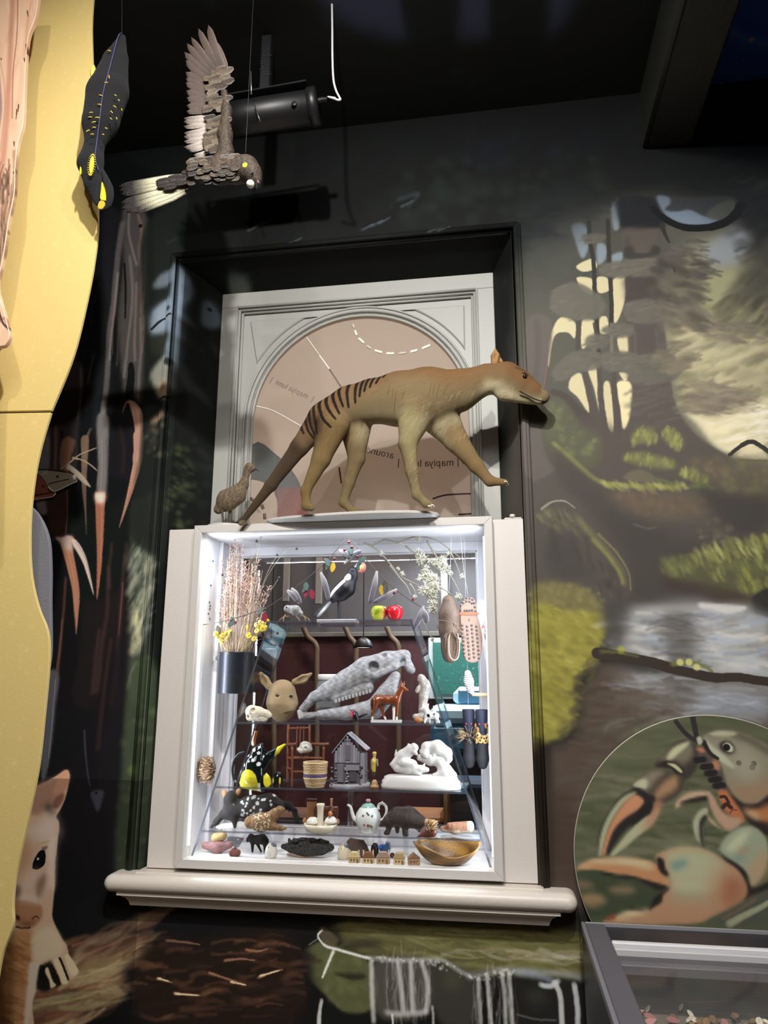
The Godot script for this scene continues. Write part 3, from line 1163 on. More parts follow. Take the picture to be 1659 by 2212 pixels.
func back_room() -> void:
	# maroon room behind the lower sash, partly standing in for reflections in its glass
	var w := structure("wall_rear", "maroon wall of the room behind the window")
	part(w, "plaster", span(Vector3(-2.6, 0, -3.1), Vector3(0.62, 1.95, -3.0)), paint("4a2226", 0.6))
	part(w, "upper_plaster", span(Vector3(-2.6, 1.95, -3.1), Vector3(2.6, 4.0, -3.0)), paint("5f5a5e", 0.6))
	part(w, "dark_plaster", span(Vector3(0.62, 0, -3.1), Vector3(2.6, 1.12, -3.0)), paint("2a2226", 0.6))
	part(w, "brick_band", span(Vector3(-2.6, 2.68, -3.0), Vector3(-0.2, 3.25, -2.98)), grainy("8a4a42", 0.8, 0.3, 4.0))
	part(w, "picture_rail", span(Vector3(-2.6, 1.93, -3.0), Vector3(2.6, 1.97, -2.96), 0.006), paint("77716c", 0.5))
	for s in [[Vector3(-2.7, 0, -3.1), Vector3(-2.6, 4.0, -0.35)], [Vector3(2.6, 0, -3.1), Vector3(2.7, 4.0, -0.35)]]:
		var sw := structure("wall_side")
		part(sw, "plaster", span(s[0], s[1]), paint("4a4347", 0.6))
	var f := structure("floor_rear")
	part(f, "boards", span(Vector3(-2.7, -0.1, -3.1), Vector3(2.7, 0.0, -0.3)), paint("4b382c", 0.4))
	var c := structure("ceiling_rear")
	part(c, "plaster", span(Vector3(-2.7, 3.9, -3.1), Vector3(2.7, 4.0, -0.3)), paint("8a8580", 0.6))
	# soft light added over that room to light the frosted film from behind
	var lt := thing("added_rear_light", "white ceiling light added behind the window to light the frosted film", "light", Vector3(0, 3.87, -1.7))
	part(lt, "light_diffuser", span(Vector3(-0.5, 0.0, -0.2), Vector3(0.5, 0.02, 0.2), 0.004), paint("ffffff", 0.5, {"emission_enabled": true, "emission": Color(1, 0.95, 0.88), "emission_energy_multiplier": 1.5}))
	var l := AreaLight3D.new()
	l.name = "light"
	lt.add_child(l, true)
	l.position = Vector3(0, -0.02, 0)
	l.rotation_degrees = Vector3(-90, 0, 0)
	l.area_size = Vector2(1.0, 0.4)
	l.light_energy = 5.0
	l.light_color = Color(1, 0.95, 0.88)
	l.shadow_enabled = true
	l.area_range = 8.0
	l.area_attenuation = 2.0
	var dn := thing("downlight", "small bright downlight on the ceiling of the room behind", "light", Vector3(-0.95, 3.88, -2.2))
	part(dn, "lamp_disc", lathem([0.001, 0.0, 0.05, 0.0, 0.05, 0.02, 0.001, 0.02], 18), paint("ffffff", 0.5, {"emission_enabled": true, "emission": Color(1, 0.96, 0.9), "emission_energy_multiplier": 3.0}))
	var du := SpotLight3D.new()
	du.name = "light"
	dn.add_child(du, true)
	du.position = Vector3(0, -0.02, 0)
	du.rotation_degrees = Vector3(-90, 0, 0)
	du.spot_angle = 65.0
	du.light_energy = 1.5
	du.light_size = 0.05
	du.shadow_enabled = true
	# pendant lamps with dark shades
	for q in [Vector3(-.933, 1.781, -1.9), Vector3(-.272, 1.787, -1.9)]:
		var pl := thing("pendant_lamp", "dark dome pendant lamp with a glowing white underside, behind the glass", "lamp", q, 0.0, "pendant lamps in the room behind")
		part(pl, "shade", lathem([0.001, 0.075, 0.02, 0.072, 0.05, 0.05, 0.066, 0.015, 0.07, 0.002, 0.066, 0.002, 0.001, 0.06], 24), paint("1c1c1e", 0.4))
		part(pl, "lamp_disc", lathem([0.001, 0.012, 0.064, 0.012, 0.064, 0.006, 0.001, 0.006], 24), paint("ffffff", 0.5, {"emission_enabled": true, "emission": Color(1, 0.97, 0.92), "emission_energy_multiplier": 2.0}))
		part(pl, "cord", span(Vector3(-0.003, 0.07, -0.003), Vector3(0.003, 3.9 - q.y, 0.003)), paint("19191a", 0.6))
		var s := SpotLight3D.new()
		s.name = "light"
		pl.add_child(s, true)
		s.position = Vector3(0, -0.01, 0)
		s.rotation_degrees = Vector3(-90, 0, 0)
		s.spot_angle = 60.0
		s.light_energy = 0.25
		s.light_size = 0.05
		s.spot_range = 5.0
		s.spot_attenuation = 2.0
		s.shadow_enabled = true
	# bent ribs built for beige bands reflected in the glass
	for q in [[-.973,2.02,-2.9,-.93,1.931,-2.9,-.857,1.855,-2.9,-.849,1.685,-2.9,-.828,.743,-2.9], [-.615,2.016,-2.9,-.575,1.928,-2.9,-.523,1.852,-2.9,-.518,1.684,-2.9,-.508,.75,-2.9], [-1.336,2.024,-2.9,-1.292,1.934,-2.9,-1.229,1.857,-2.9,-1.218,1.685,-2.9,-1.184,.736,-2.9], [-.264,2.013,-2.9,-.225,1.926,-2.9,-.168,1.85,-2.9,-.165,1.683,-2.9,-.168,.757,-2.9]]:
		var r := thing("reflected_rib", "pale bent rib built behind the glass for a reflected band", "rib", Vector3(q[9], q[13], q[2]), 0.0, "ribs built for reflected bands")
		part(r, "rib", tubem(q, [0.024], 8), paint("6b5644", 0.5), -r.position)
	for q in [Vector3(-1.435, 2.428, -2.9), Vector3(-1.126, 2.422, -2.9), Vector3(.22, 2.357, -2.9), Vector3(-.841, 2.397, -2.9)]:
		var r := thing("wall_pilaster", "grey vertical pilaster on the upper wall behind the glass", "pilaster", q, 0.0, "pilasters behind the glass")
		part(r, "strip", span(Vector3(-0.03, -0.2, 0), Vector3(0.03, 0.45, 0.03), 0.006), paint("8f8884", 0.5))
	# bright window with a hedge outside, table below it
	var gw := structure("window_2", "bright window of the room behind, with a green hedge outside")
	var a := Vector3(.113, 1.877, -2.95)
	var b := Vector3(.57, 1.466, -2.95)
	part(gw, "casing", span(Vector3(a.x - 0.04, b.y - 0.04, -2.99), Vector3(b.x + 0.3, a.y + 0.04, -2.96), 0.006), paint("c9d2d4", 0.5))
	var hp := Painter.new(256, 256, 0, 1, 256, "2f6a62")
	hp.X([-0.1, -0.1, 1.1, -0.1, 1.1, 1.1, -0.1, 1.1], 900, 4, 16, ["4a8f7a", "1d4a42", "9cc9b8", "12322e", "5aa38a"], 0.6, 0.3)
	part(gw, "window_view", span(Vector3(a.x, b.y, -2.955), Vector3(b.x + 0.26, a.y, -2.945)), paint("ffffff", 0.6, {"albedo_texture": hp.texture(), "emission_enabled": true, "emission_texture": hp.texture(), "emission_energy_multiplier": 0.28, "uv1_triplanar": true, "uv1_scale": Vector3.ONE * 2.0}))  # hedge picture is given a glow in place of daylight
	var car := thing("pale_blue_car", "pale blue car roof and bonnet seen through the far window", "car", Vector3(.398, 1.267, -2.6))
	part(car, "bonnet", span(Vector3(-0.26, 0.0, -0.15), Vector3(0.4, 0.13, 0.25), 0.04), paint("b9dff2", 0.3))
	part(car, "roof", span(Vector3(-0.1, 0.11, -0.2), Vector3(0.4, 0.26, 0.12), 0.05), paint("c9e8f6", 0.3))
	part(car, "windscreen", span(Vector3(-0.06, 0.14, 0.1), Vector3(0.36, 0.24, 0.125), 0.01), paint("5d8aa8", 0.15))
	part(car, "bumper", span(Vector3(-0.26, -0.2, -0.15), Vector3(0.4, -0.005, 0.24), 0.03), paint("3a6a8a", 0.3))
	part(car, "wheel", span(Vector3(-0.2, -car.position.y, -0.1), Vector3(0.3, -0.2, 0.2), 0.02), paint("1a1a1c", 0.8))
	var dl := AreaLight3D.new()  # lamp added inside, above the car, standing in for daylight on it
	dl.name = "added_car_light"
	gw.add_child(dl, true)
	dl.position = Vector3(a.x + 0.2, 2.6, -2.4)
	dl.rotation_degrees = Vector3(-90, 0, 0)
	dl.area_size = Vector2(0.6, 0.6)
	dl.light_energy = 3.0
	dl.light_color = Color(0.9, 0.97, 1.0)
	dl.shadow_enabled = true
	for q in [[Vector3(.437, .989, -1.6), "35465f"], [Vector3(.136, .795, -1.6), "8f5c34"], [Vector3(-.637, .775, -1.6), "5b3526"]]:
		var st := thing("low_seat", "low %s seat in the room behind the glass" % ["blue", "orange-brown", "dark brown"][["35465f", "8f5c34", "5b3526"].find(q[1])], "seat", q[0])
		part(st, "cushion", span(Vector3(-0.16, -0.06, -0.14), Vector3(0.16, 0.0, 0.14), 0.02), paint(q[1], 0.6))
		for x in [-0.14, 0.12]:
			for z in [-0.12, 0.1]:
				part(st, "leg", span(Vector3(x, -st.position.y, z), Vector3(x + 0.025, -0.05, z + 0.025), 0.003), paint("6b4a2e", 0.5))



func mural() -> ImageTexture:
	# the forest painted on the wall, in wall metres
	var P := Painter.new(2048, 2048, -2.25, 4.36, 465.45, "0e1211")
	# dark canopy across the top
	P.X([-.963,4.39,.333,4.334,1.455,4.263,1.963,3.942,1.919,3.538,.835,3.599,-.622,3.797], 90, 60, 150, ["1c2622", "141a1c", "20291f", "12171d"], 0.22, 0.0)
	P.X([.167,4.03,.562,4.115,1.117,4.047,1.298,3.847,.818,3.725,.236,3.709], 60, 40, 110, ["2b3a30", "34402f", "26342f", "223028"], 0.25, 0.0)
	P.X([.564,4.195,1.407,4.191,1.394,4.013,.673,4.023], 20, 60, 120, ["10131f", "161a2a"], 0.3, 0.0)
	P.F([1.811,4.45,2.026,4.524,2.044,3.932,1.765,3.967], "0a0e1c", 0.8, 30)
	# blue chinks of sky in the canopy
	for q in [[-.476,3.822], [-.504,3.806], [-.432,3.836], [.133,3.766], [.172,3.778], [.086,3.75], [.463,3.694], [.418,3.691], [-.996,3.768], [-1.03,3.718], [-.941,3.776], [-.278,3.71], [.283,3.859]]:
		P.S([q[0] - 0.03, q[1] - 0.014, q[0], q[1], q[0] + 0.03, q[1] + 0.016], 18, "7f93a6", 0.5, 0.0, 8)
	P.S([.237,3.885,.341,3.91,.283,3.838], 30, "56656c", 0.4, 0.0, 20)
	# ----- right of the window: misty forest, with lamp sheen put into its grey paint -----
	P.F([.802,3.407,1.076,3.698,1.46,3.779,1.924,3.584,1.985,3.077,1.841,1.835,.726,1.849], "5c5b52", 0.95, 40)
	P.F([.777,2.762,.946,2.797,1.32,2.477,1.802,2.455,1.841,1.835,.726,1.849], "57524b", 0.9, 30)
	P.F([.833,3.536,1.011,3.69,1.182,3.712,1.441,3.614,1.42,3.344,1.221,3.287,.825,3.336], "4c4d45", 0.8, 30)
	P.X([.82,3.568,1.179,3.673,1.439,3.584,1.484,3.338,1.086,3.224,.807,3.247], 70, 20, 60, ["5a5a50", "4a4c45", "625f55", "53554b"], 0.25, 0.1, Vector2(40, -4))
	# pale sky behind the trees
	P.F([1.56,3.481,1.819,3.53,1.987,3.366,1.886,2.48,1.653,2.491,1.49,2.672,1.429,3.052], "8f8b72", 0.95, 30)
	P.F([1.65,3.494,1.811,3.576,1.844,3.468,1.728,3.375,1.651,3.427], "8b959c", 0.9, 14)
	P.F([1.597,3.328,1.801,3.354,1.873,3.217,1.774,3.096,1.618,3.144], "9b9c74", 0.85, 16)
	P.F([1.451,3.093,1.588,3.082,1.713,2.974,1.863,3.019,1.812,2.549,1.657,2.523,1.55,2.662,1.495,2.726,1.448,2.909], "c9be94", 0.7, 26)
	P.F([1.676,2.716,1.835,2.76,1.812,2.549,1.705,2.534,1.576,2.614], "f1e7bf", 0.9, 22)
	P.F([1.492,2.699,1.536,2.643,1.599,2.539,1.667,2.503,1.742,2.552,1.644,2.637], "efe4b6", 0.85, 12)
	for q in [[1.064,3.661,1.124,3.655,1.135,3.545,1.101,3.479,1.073,3.582], [1.172,3.549,1.211,3.537,1.207,3.469,1.169,3.442], [1.234,3.482,1.294,3.491,1.256,3.419,1.235,3.398], [1.252,3.751,1.288,3.74,1.284,3.631,1.25,3.619]]:
		P.F(q, "8797a2", 0.9, 4)
	for q in [[1.072,3.443,1.147,3.475,1.164,3.427,1.104,3.41], [1.069,3.383,1.141,3.369,1.136,3.294,1.092,3.321], [1.161,3.375,1.207,3.37,1.216,3.31,1.163,3.299], [1.233,3.361,1.292,3.363,1.269,3.224,1.224,3.139,1.227,3.272], [.985,3.188,1.05,3.16,1.045,3.08,1.014,3.112,.954,3.094,.921,2.944,.934,3.089], [1.083,3.165,1.135,3.161,1.131,3.088,1.075,3.027], [1.162,3.174,1.194,3.171,1.193,3.098,1.157,3.101], [1.233,3.073,1.284,3.07,1.272,2.992,1.24,2.994], [1.022,2.895,1.068,2.899,1.089,2.722,1.042,2.795,1.006,2.839], [1.095,2.925,1.134,2.93,1.134,2.72,1.115,2.832], [1.161,2.857,1.186,2.842,1.188,2.641,1.164,2.649,1.154,2.788], [1.218,2.854,1.277,2.843,1.265,2.712,1.228,2.635,1.22,2.742,1.214,2.798], [1.228,2.902,1.271,2.892,1.25,2.859]]:
		P.F(q, "dccf9f", 0.92, 3)
	P.F([1.218,2.854,1.277,2.843,1.265,2.712,1.228,2.635,1.22,2.742], "efe2ab", 0.7, 6)
	# slanting leaf strokes over the sky
	P.X([1.443,3.151,1.628,3.18,1.877,3.259,1.858,2.745,1.495,2.726,1.454,2.979], 170, 16, 34, ["86825f", "9c9672", "757159", "d5cb9c", "b0a97e"], 0.5, 0.4, Vector2(44, 18))
	P.X([1.679,3.19,1.841,3.379,1.923,3.342,1.89,3.045,1.726,3.1], 90, 16, 34, ["5a5848", "45443b", "6f6c56", "848060"], 0.55, 0.4, Vector2(34, 30))
	P.X([1.589,3.096,1.776,3.11,1.827,3.022,1.673,3.005], 40, 10, 22, ["766c60", "857a68"], 0.5, 0.3, Vector2(34, -8))
	P.X([1.553,2.832,1.766,2.785,1.756,2.684,1.579,2.721], 60, 8, 24, ["8c8272", "988d72", "7d7568"], 0.5, 0.2, Vector2(44, -10))
	P.X([1.642,2.677,1.855,2.718,1.832,2.515,1.686,2.522], 50, 10, 22, ["f3ead0", "fbf6e4", "dcd09c", "c9c08f"], 0.5, 0.3, Vector2(50, 12))
	# dark corner foliage
	P.F([1.796,3.746,1.972,3.788,1.93,3.4,1.89,3.375,1.844,3.408,1.842,3.513,1.817,3.636], "23262a", 0.9, 16)
	P.X([1.781,3.794,1.97,3.772,1.918,3.299,1.794,3.413], 60, 16, 40, ["2c302f", "1d2026", "3a3c36"], 0.45, 0.1, Vector2(30, 10))
	P.F([1.819,3.411,1.941,3.503,1.906,3.185,1.823,3.206,1.723,3.2], "4b4a41", 0.75, 14)
	# broad trunk
	P.F([1.28,3.78,1.44,3.77,1.456,3.644,1.424,3.403,1.439,3.108,1.442,2.951,1.458,2.728,1.531,2.589,1.664,2.477,1.671,2.431,1.35,2.445,1.244,2.51,1.267,2.739,1.28,2.836,1.276,2.963,1.276,3.092,1.285,3.356,1.287,3.623], "5a534d", 0.97, 5)
	P.F([1.288,3.795,1.452,3.761,1.48,3.618,1.44,3.607,1.31,3.62,1.283,3.623], "1d2124", 0.95, 10)
	P.F([1.285,3.363,1.371,3.378,1.426,3.343,1.429,3.254,1.296,3.236,1.28,3.297], "45403e", 0.8, 10)
	P.S([1.306,3.566,1.314,3.489,1.304,3.354,1.295,3.134], 26, "4a4541", 0.5, 0.2)
	P.S([1.357,3.114,1.353,2.972], 60, "564d49", 0.7, 0.2)
	P.S([1.311,3.089,1.303,2.975], 12, "6d645d", 0.5, 0.2)
	P.S([1.401,3.097,1.403,2.968], 12, "6b625b", 0.5, 0.2)
	# hoop branch
	P.F([1.454,3.776,1.518,3.761,1.634,3.741,1.788,3.731,1.793,3.654,1.699,3.603,1.596,3.606,1.509,3.646,1.467,3.697], "3c4044", 0.9, 5)
	P.F([1.456,3.768,1.505,3.763,1.516,3.73,1.487,3.695,1.538,3.681,1.597,3.683,1.651,3.646,1.714,3.624,1.673,3.598,1.583,3.607,1.509,3.646,1.474,3.696], "7d8fa5", 0.95, 4)
	P.F([1.664,3.645,1.707,3.694,1.787,3.716,1.787,3.655,1.719,3.616], "5b5f55", 0.9, 5)
	P.S([1.435,3.708,1.483,3.648,1.557,3.598,1.646,3.584,1.73,3.596,1.792,3.639,1.822,3.689], 15, "15181a", 1.0, 0.8, 24)
	P.S([1.467,3.619,1.477,3.572,1.492,3.525], 15, "33332f", 0.95, 0.6, 6)
	P.S([1.497,3.419,1.506,3.373], 8, "3f3d38", 0.9, 0.6)
	# thin trunks
	P.S([1.142,3.669,1.142,3.56,1.152,3.444,1.146,3.293,1.147,3.145,1.145,3.001], 10, "363633", 0.95, 0.75, 11)
	P.S([1.229,3.667,1.224,3.529,1.22,3.362,1.216,3.213,1.207,3.126], 11, "393732", 0.95, 0.75)
	P.S([1.056,3.392,1.071,3.3,1.069,3.181,1.056,3.021], 12, "4f4a45", 0.95, 0.7)
	P.S([1.137,3.146,1.143,3.087], 11, "46423d", 0.9, 0.7)
	P.S([1.212,3.14,1.204,3.032,1.203,2.911], 10, "7b7264", 0.8, 0.6)
	P.S([1.145,3.001,1.142,2.859,1.142,2.747,1.152,2.609], 11, "544d47", 0.95, 0.7, 18)
	P.S([1.08,2.898,1.097,2.791,1.113,2.693,1.139,2.609], 14, "554e48", 0.95, 0.7, 22)
	P.S([1.206,2.904,1.202,2.799,1.208,2.702,1.201,2.606], 12, "544d47", 0.95, 0.7, 20)
	P.S([.935,2.829,.991,2.798,1.045,2.725,1.104,2.652], 18, "4d4742", 0.95, 0.5, 34)
	P.F([1.043,2.697,1.155,2.663,1.24,2.618,1.317,2.655,1.361,2.585,1.325,2.446,1.055,2.458], "57504a", 0.85, 16)
	# layered foliage
	for q in [[.959,3.325,1.048,3.362,1.125,3.325,1.192,3.245,1.162,3.174,1.096,3.164,1.005,3.186,.948,3.235], [1.108,3.602,1.162,3.604,1.215,3.591,1.186,3.555,1.119,3.562], [1.171,3.427,1.232,3.451,1.29,3.438,1.292,3.37,1.227,3.369,1.176,3.396], [1.09,3.07,1.131,3.096,1.182,3.077,1.185,3.034,1.113,3.017], [.933,2.922,1.009,3.003,1.088,3.019,1.151,3,1.147,2.929,1.056,2.914,.976,2.876], [1.165,3.115,1.224,3.139,1.301,3.126,1.297,3.076,1.22,3.074], [1.164,2.999,1.279,2.998,1.339,2.958,1.341,2.902,1.221,2.903,1.159,2.928], [1.292,3.461,1.428,3.448,1.422,3.366,1.293,3.378], [1.283,3.237,1.431,3.24,1.435,3.137,1.289,3.142], [1.276,2.963,1.442,2.979,1.498,2.905,1.443,2.846,1.281,2.843]]:
		P.F(q, "68655a", 0.9, 6)
		P.X(q, 26, 6, 16, ["757064", "5f5b51", "7f796b", "6d695c"], 0.5, 0.2, Vector2(16, 3))
	for q in [[1.296,3.521,1.329,3.518,1.34,3.487,1.398,3.481,1.42,3.517,1.451,3.499,1.429,3.463,1.298,3.46]]:
		P.F(q, "3d3b37", 0.9, 5)
	P.X([1.426,3.418,1.581,3.433,1.639,3.229,1.587,3.212,1.43,3.225], 90, 16, 34, ["57534a", "635e52", "45423b", "6e6859"], 0.6, 0.45, Vector2(26, -12))
	P.X([1.436,3.224,1.598,3.196,1.606,3.081,1.462,3.078], 70, 16, 34, ["6e6759", "7b7263", "5a554a"], 0.55, 0.4, Vector2(26, -12))
	P.X([1.426,3.016,1.549,3,1.528,2.903,1.422,2.896], 50, 12, 24, ["6c6558", "7d7461", "8f866c"], 0.55, 0.4, Vector2(34, 8))
	P.X([1.496,3.487,1.647,3.525,1.647,3.457,1.53,3.438], 26, 8, 18, ["57534a", "68625a"], 0.6, 0.3, Vector2(30, -6))
	P.X([1.594,3.432,1.646,3.442,1.708,3.362,1.623,3.333], 18, 10, 20, ["4a4845", "55514c"], 0.7, 0.3, Vector2(30, -8))
	P.X([1.28,2.836,1.492,2.836,1.492,2.699,1.401,2.636,1.279,2.65], 60, 10, 26, ["6b635a", "766d62", "5f5851"], 0.4, 0.1, Vector2(30, 6))
	P.X([1.487,2.781,1.74,2.759,1.746,2.698,1.526,2.67], 50, 10, 26, ["8a7e6e", "9a8d74", "75695d"], 0.5, 0.1, Vector2(40, -4))
	P.S([1.654,2.497,1.693,2.528,1.742,2.552,1.781,2.53,1.818,2.496], 9, "3a3934", 1.0, 0.8, 11)
	P.F([1.684,2.496,1.74,2.532,1.785,2.511,1.803,2.464,1.711,2.475], "ece0b4", 0.8, 4)
	P.S([1.687,2.473,1.803,2.464], 8, "5b6b3a", 0.8, 0.3)
	P.F([.815,3.791,1.055,3.877,1.464,3.91,1.97,3.772,1.955,3.636,1.811,3.584,1.645,3.716,1.454,3.776,1.282,3.796,1.178,3.649,.97,3.553,.802,3.461], "23282a", 0.6, 50)
	P.X([.812,3.711,1.052,3.821,1.285,3.851,1.279,3.756,1.166,3.674,.804,3.507], 50, 20, 50, ["2b302d", "383c37", "20252a"], 0.35, 0.0, Vector2(40, -6))
	# trunk by the window edge
	P.F([.812,3.024,.846,3.199,.939,3.191,.944,3.088,.914,2.945,.89,2.839,.875,2.665,.894,2.526,.923,2.457,.789,2.463], "655f59", 0.85, 6)
	P.S([.941,3.103,.919,2.973,.896,2.846], 5, "7f6660", 0.8, 0.3)
	P.S([.879,3.181,.878,3.02,.849,2.806], 22, "56524f", 0.5, 0.1)
	# ----- mossy banks -----
	P.F([.889,2.755,.976,2.784,1.031,2.663,1.105,2.626,1.129,2.527,1.049,2.45,.961,2.502,.89,2.604], "5d6049", 0.9, 14)
	P.X([.897,2.771,.99,2.749,1.044,2.629,1.118,2.593,1.084,2.529,.963,2.543,.907,2.636], 60, 12, 34, ["767b52", "6a6e4c", "868a5a", "5d5f48"], 0.35, 0.0)
	P.S([.927,2.586,.993,2.517,1.057,2.449,1.092,2.416,1.15,2.389,1.253,2.377,1.362,2.369,1.44,2.354], 18, "a0a44f", 0.7, 0.1, 22)
	P.X([1.151,2.397,1.442,2.378,1.469,2.353,1.367,2.341,1.149,2.366], 50, 8, 18, ["b3b55a", "8f9450", "c0be6c"], 0.55, 0.2, Vector2(12, -14))
	P.F([1.133,2.358,1.44,2.346,1.523,2.312,1.545,2.242,1.386,2.217,1.215,2.261,1.146,2.318], "6a5c4e", 0.85, 14)
	P.X([1.148,2.35,1.509,2.32,1.502,2.244,1.201,2.262], 60, 14, 34, ["77664f", "7b6350", "6d6a4c", "5f5347"], 0.35, 0.0)
	P.F([.926,2.569,.992,2.501,1.084,2.408,1.147,2.334,1.187,2.27,1.256,2.221,1.382,2.171,1.379,2.141,1.19,2.1,1.048,2.298,.956,2.389], "4c4742", 0.9, 14)
	P.F([1.211,2.411,1.258,2.449,1.316,2.438,1.35,2.397,1.298,2.391], "6f6754", 0.9, 6)
	for q in [[1.218,2.507,1.279,2.528,1.358,2.508,1.422,2.481,1.419,2.449,1.303,2.463], [1.262,2.602,1.294,2.633,1.353,2.629,1.356,2.572,1.267,2.569], [1.389,2.619,1.434,2.625,1.473,2.567,1.456,2.535,1.4,2.57], [1.448,2.44,1.506,2.446,1.545,2.405,1.564,2.38,1.487,2.399]]:
		P.F(q, "7f8350", 0.85, 12)
		P.X(q, 34, 8, 20, ["a9ad58", "c2c266", "8a8e4e", "6e7048"], 0.5, 0.1, Vector2(4, 14))
	P.F([1.343,2.413,1.399,2.379,1.477,2.368,1.529,2.382,1.583,2.349,1.47,2.365], "6f8743", 0.7, 6)
	P.F([1.474,2.495,1.652,2.478,1.803,2.464,1.804,2.317,1.638,2.331,1.544,2.397], "655c4c", 0.85, 14)
	P.X([1.516,2.485,1.802,2.456,1.791,2.325,1.611,2.347], 60, 16, 40, ["7a6c54", "70654f", "8a7a58", "66704a"], 0.35, 0.0)
	P.F([1.514,2.375,1.595,2.333,1.679,2.322,1.785,2.302,1.783,2.189,1.648,2.148,1.56,2.257], "45413d", 0.9, 14)
	P.F([1.099,2.289,1.382,2.171,1.521,2.144,1.66,2.133,1.636,1.898,1.146,1.876,1.19,2.1], "484340", 0.85, 30)
	P.S([1.241,2.21,1.297,2.189,1.334,2.196], 10, "77746e", 0.5, 0.0)
	P.X([1.492,2.206,1.599,2.218,1.646,2.133,1.519,2.114], 36, 12, 26, ["6e6a55", "7a775c", "5c5a4b"], 0.35, 0.0)
	# ledge on the right
	P.F([1.348,2.021,1.395,2.065,1.517,2.092,1.659,2.125,1.784,2.137,1.753,1.853,1.674,1.868,1.6,1.877,1.434,1.945,1.353,1.991], "5b5b3f", 0.97, 6)
	P.X([1.51,2.099,1.767,2.137,1.76,2.071,1.52,2.054], 70, 10, 20, ["aaa955", "8d8f4c", "c5c372", "6b6c42"], 0.55, 0.2, Vector2(10, -20))
	P.X([1.358,2.051,1.652,2.051,1.745,2.027,1.739,1.969,1.367,1.991], 80, 12, 28, ["8d9450", "a5a957", "777e49", "5e6140"], 0.45, 0.1, Vector2(8, -22))
	P.X([1.638,1.985,1.762,1.997,1.748,1.867,1.654,1.876], 50, 10, 26, ["b3b453", "95994c", "70733f"], 0.5, 0.1, Vector2(6, -20))
	P.F([1.366,1.976,1.504,1.951,1.677,1.897,1.674,1.868,1.532,1.878,1.349,1.939], "4a3c37", 0.8, 12)
	P.F([1.684,1.897,1.761,1.925,1.749,1.81,1.689,1.818], "333230", 0.95, 6)
	# rounded boulder
	P.F([.835,2.235,.899,2.32,.987,2.269,1.079,2.188,1.161,2.101,1.212,2.009,1.213,1.92,1.146,1.876,.947,1.939,.824,1.987], "55504a", 0.96, 8)
	P.S([1.092,2.172,1.16,2.093,1.206,2.002,1.208,1.927], 10, "9c9a5c", 0.6, 0.1, 6)
	P.X([.872,2.218,1.034,2.182,1.171,2.04,1.148,1.906,.876,2.001], 60, 14, 30, ["3f3b39", "5f5a50", "6b6754"], 0.4, 0.1, Vector2(6, -26))
	P.S([.86,2.289,.907,2.319,.96,2.321,1.003,2.288], 9, "9a9788", 0.85, 0.4, 4)
	P.X([.859,2.265,.972,2.277,1.056,2.181,1.002,2.144,.872,2.218], 60, 12, 30, ["7e7c55", "8d8a5c", "6a6650"], 0.4, 0.0, Vector2(10, -16))
	P.S([1.015,2.237,1.077,2.157,1.131,2.087,1.176,2.01,1.186,1.95], 30, "84834d", 0.55, 0.0, 24)
	P.S([1.069,2.15,1.13,2.071,1.169,2.003,1.18,1.957], 20, "a6a34f", 0.6, 0.0, 14)
	P.F([.885,2.186,.967,2.184,1.028,2.074,1.066,1.982,.935,1.985,.864,2.047], "474340", 0.7, 22)
	# bright bush
	P.F([.8,1.942,.86,1.971,1.006,1.953,1.088,1.877,1.099,1.818,.927,1.835,.802,1.822], "7a7346", 0.95, 10)
	P.X([.815,1.957,1.049,1.937,1.094,1.848,.825,1.836], 70, 12, 28, ["8a8050", "9a8f55", "6f6943"], 0.4, 0.0)
	P.F([.795,1.844,.928,1.85,1.086,1.833,1.103,1.774,1.062,1.687,1.051,1.616,.97,1.573,.963,1.446,.931,1.362,.815,1.306,.78,1.305], "a09a3f", 0.97, 9)
	P.X([.802,1.836,1.085,1.826,1.089,1.767,1.052,1.63,.963,1.573,.956,1.446,.924,1.362,.815,1.306,.8,1.445], 260, 10, 30, ["b5ad49", "c0b750", "8e8838", "a79f3f", "7c7734"], 0.45, 0.15, Vector2(16, -8))
	# pool
	P.F([1.171,1.832,1.287,1.867,1.469,1.879,1.551,1.863,1.673,1.854,1.695,1.811,1.748,1.803,1.712,1.478,1.599,1.525,1.401,1.573,1.201,1.658,1.104,1.673,1.165,1.744], "b4b6b4", 0.9, 22)
	P.F([1.469,1.871,1.551,1.867,1.659,1.854,1.602,1.826,1.506,1.828], "d8d6d2", 0.9, 6)
	P.X([1.2,1.831,1.73,1.796,1.702,1.532,1.472,1.601,1.202,1.672], 130, 12, 30, ["d5d5d0", "e6e2d4", "9ba8c2", "b3c0d6", "8f8d8a"], 0.5, 0.15, Vector2(80, -3))
	P.F([1.333,1.83,1.43,1.829,1.456,1.728,1.419,1.622,1.339,1.643,1.34,1.743], "5b5754", 0.8, 24)
	P.X([1.325,1.815,1.464,1.814,1.434,1.629,1.338,1.629], 36, 8, 18, ["716d6a", "55524f", "8a8783"], 0.45, 0.1, Vector2(70, -2))
	P.F([1.087,1.862,1.174,1.876,1.181,1.773,1.147,1.687,1.108,1.73], "4b4846", 0.85, 14)
	P.F([1.084,1.645,1.242,1.597,1.371,1.57,1.702,1.531,1.703,1.115,1.605,.64,.816,.602,.841,1.262,.891,1.315,.968,1.376,.967,1.489,1.042,1.611], "5d5046", 0.95, 14)
	P.F([1.122,1.604,1.307,1.59,1.531,1.557,1.701,1.525,1.7,1.415,1.549,1.414,1.357,1.412,1.205,1.463], "8f8f8c", 0.85, 30)
	P.F([1.405,1.517,1.56,1.524,1.698,1.499,1.701,1.428,1.552,1.439,1.423,1.432], "a3aec2", 0.85, 26)
	P.F([1.345,1.57,1.429,1.564,1.427,1.471,1.349,1.471], "5a5450", 0.75, 20)
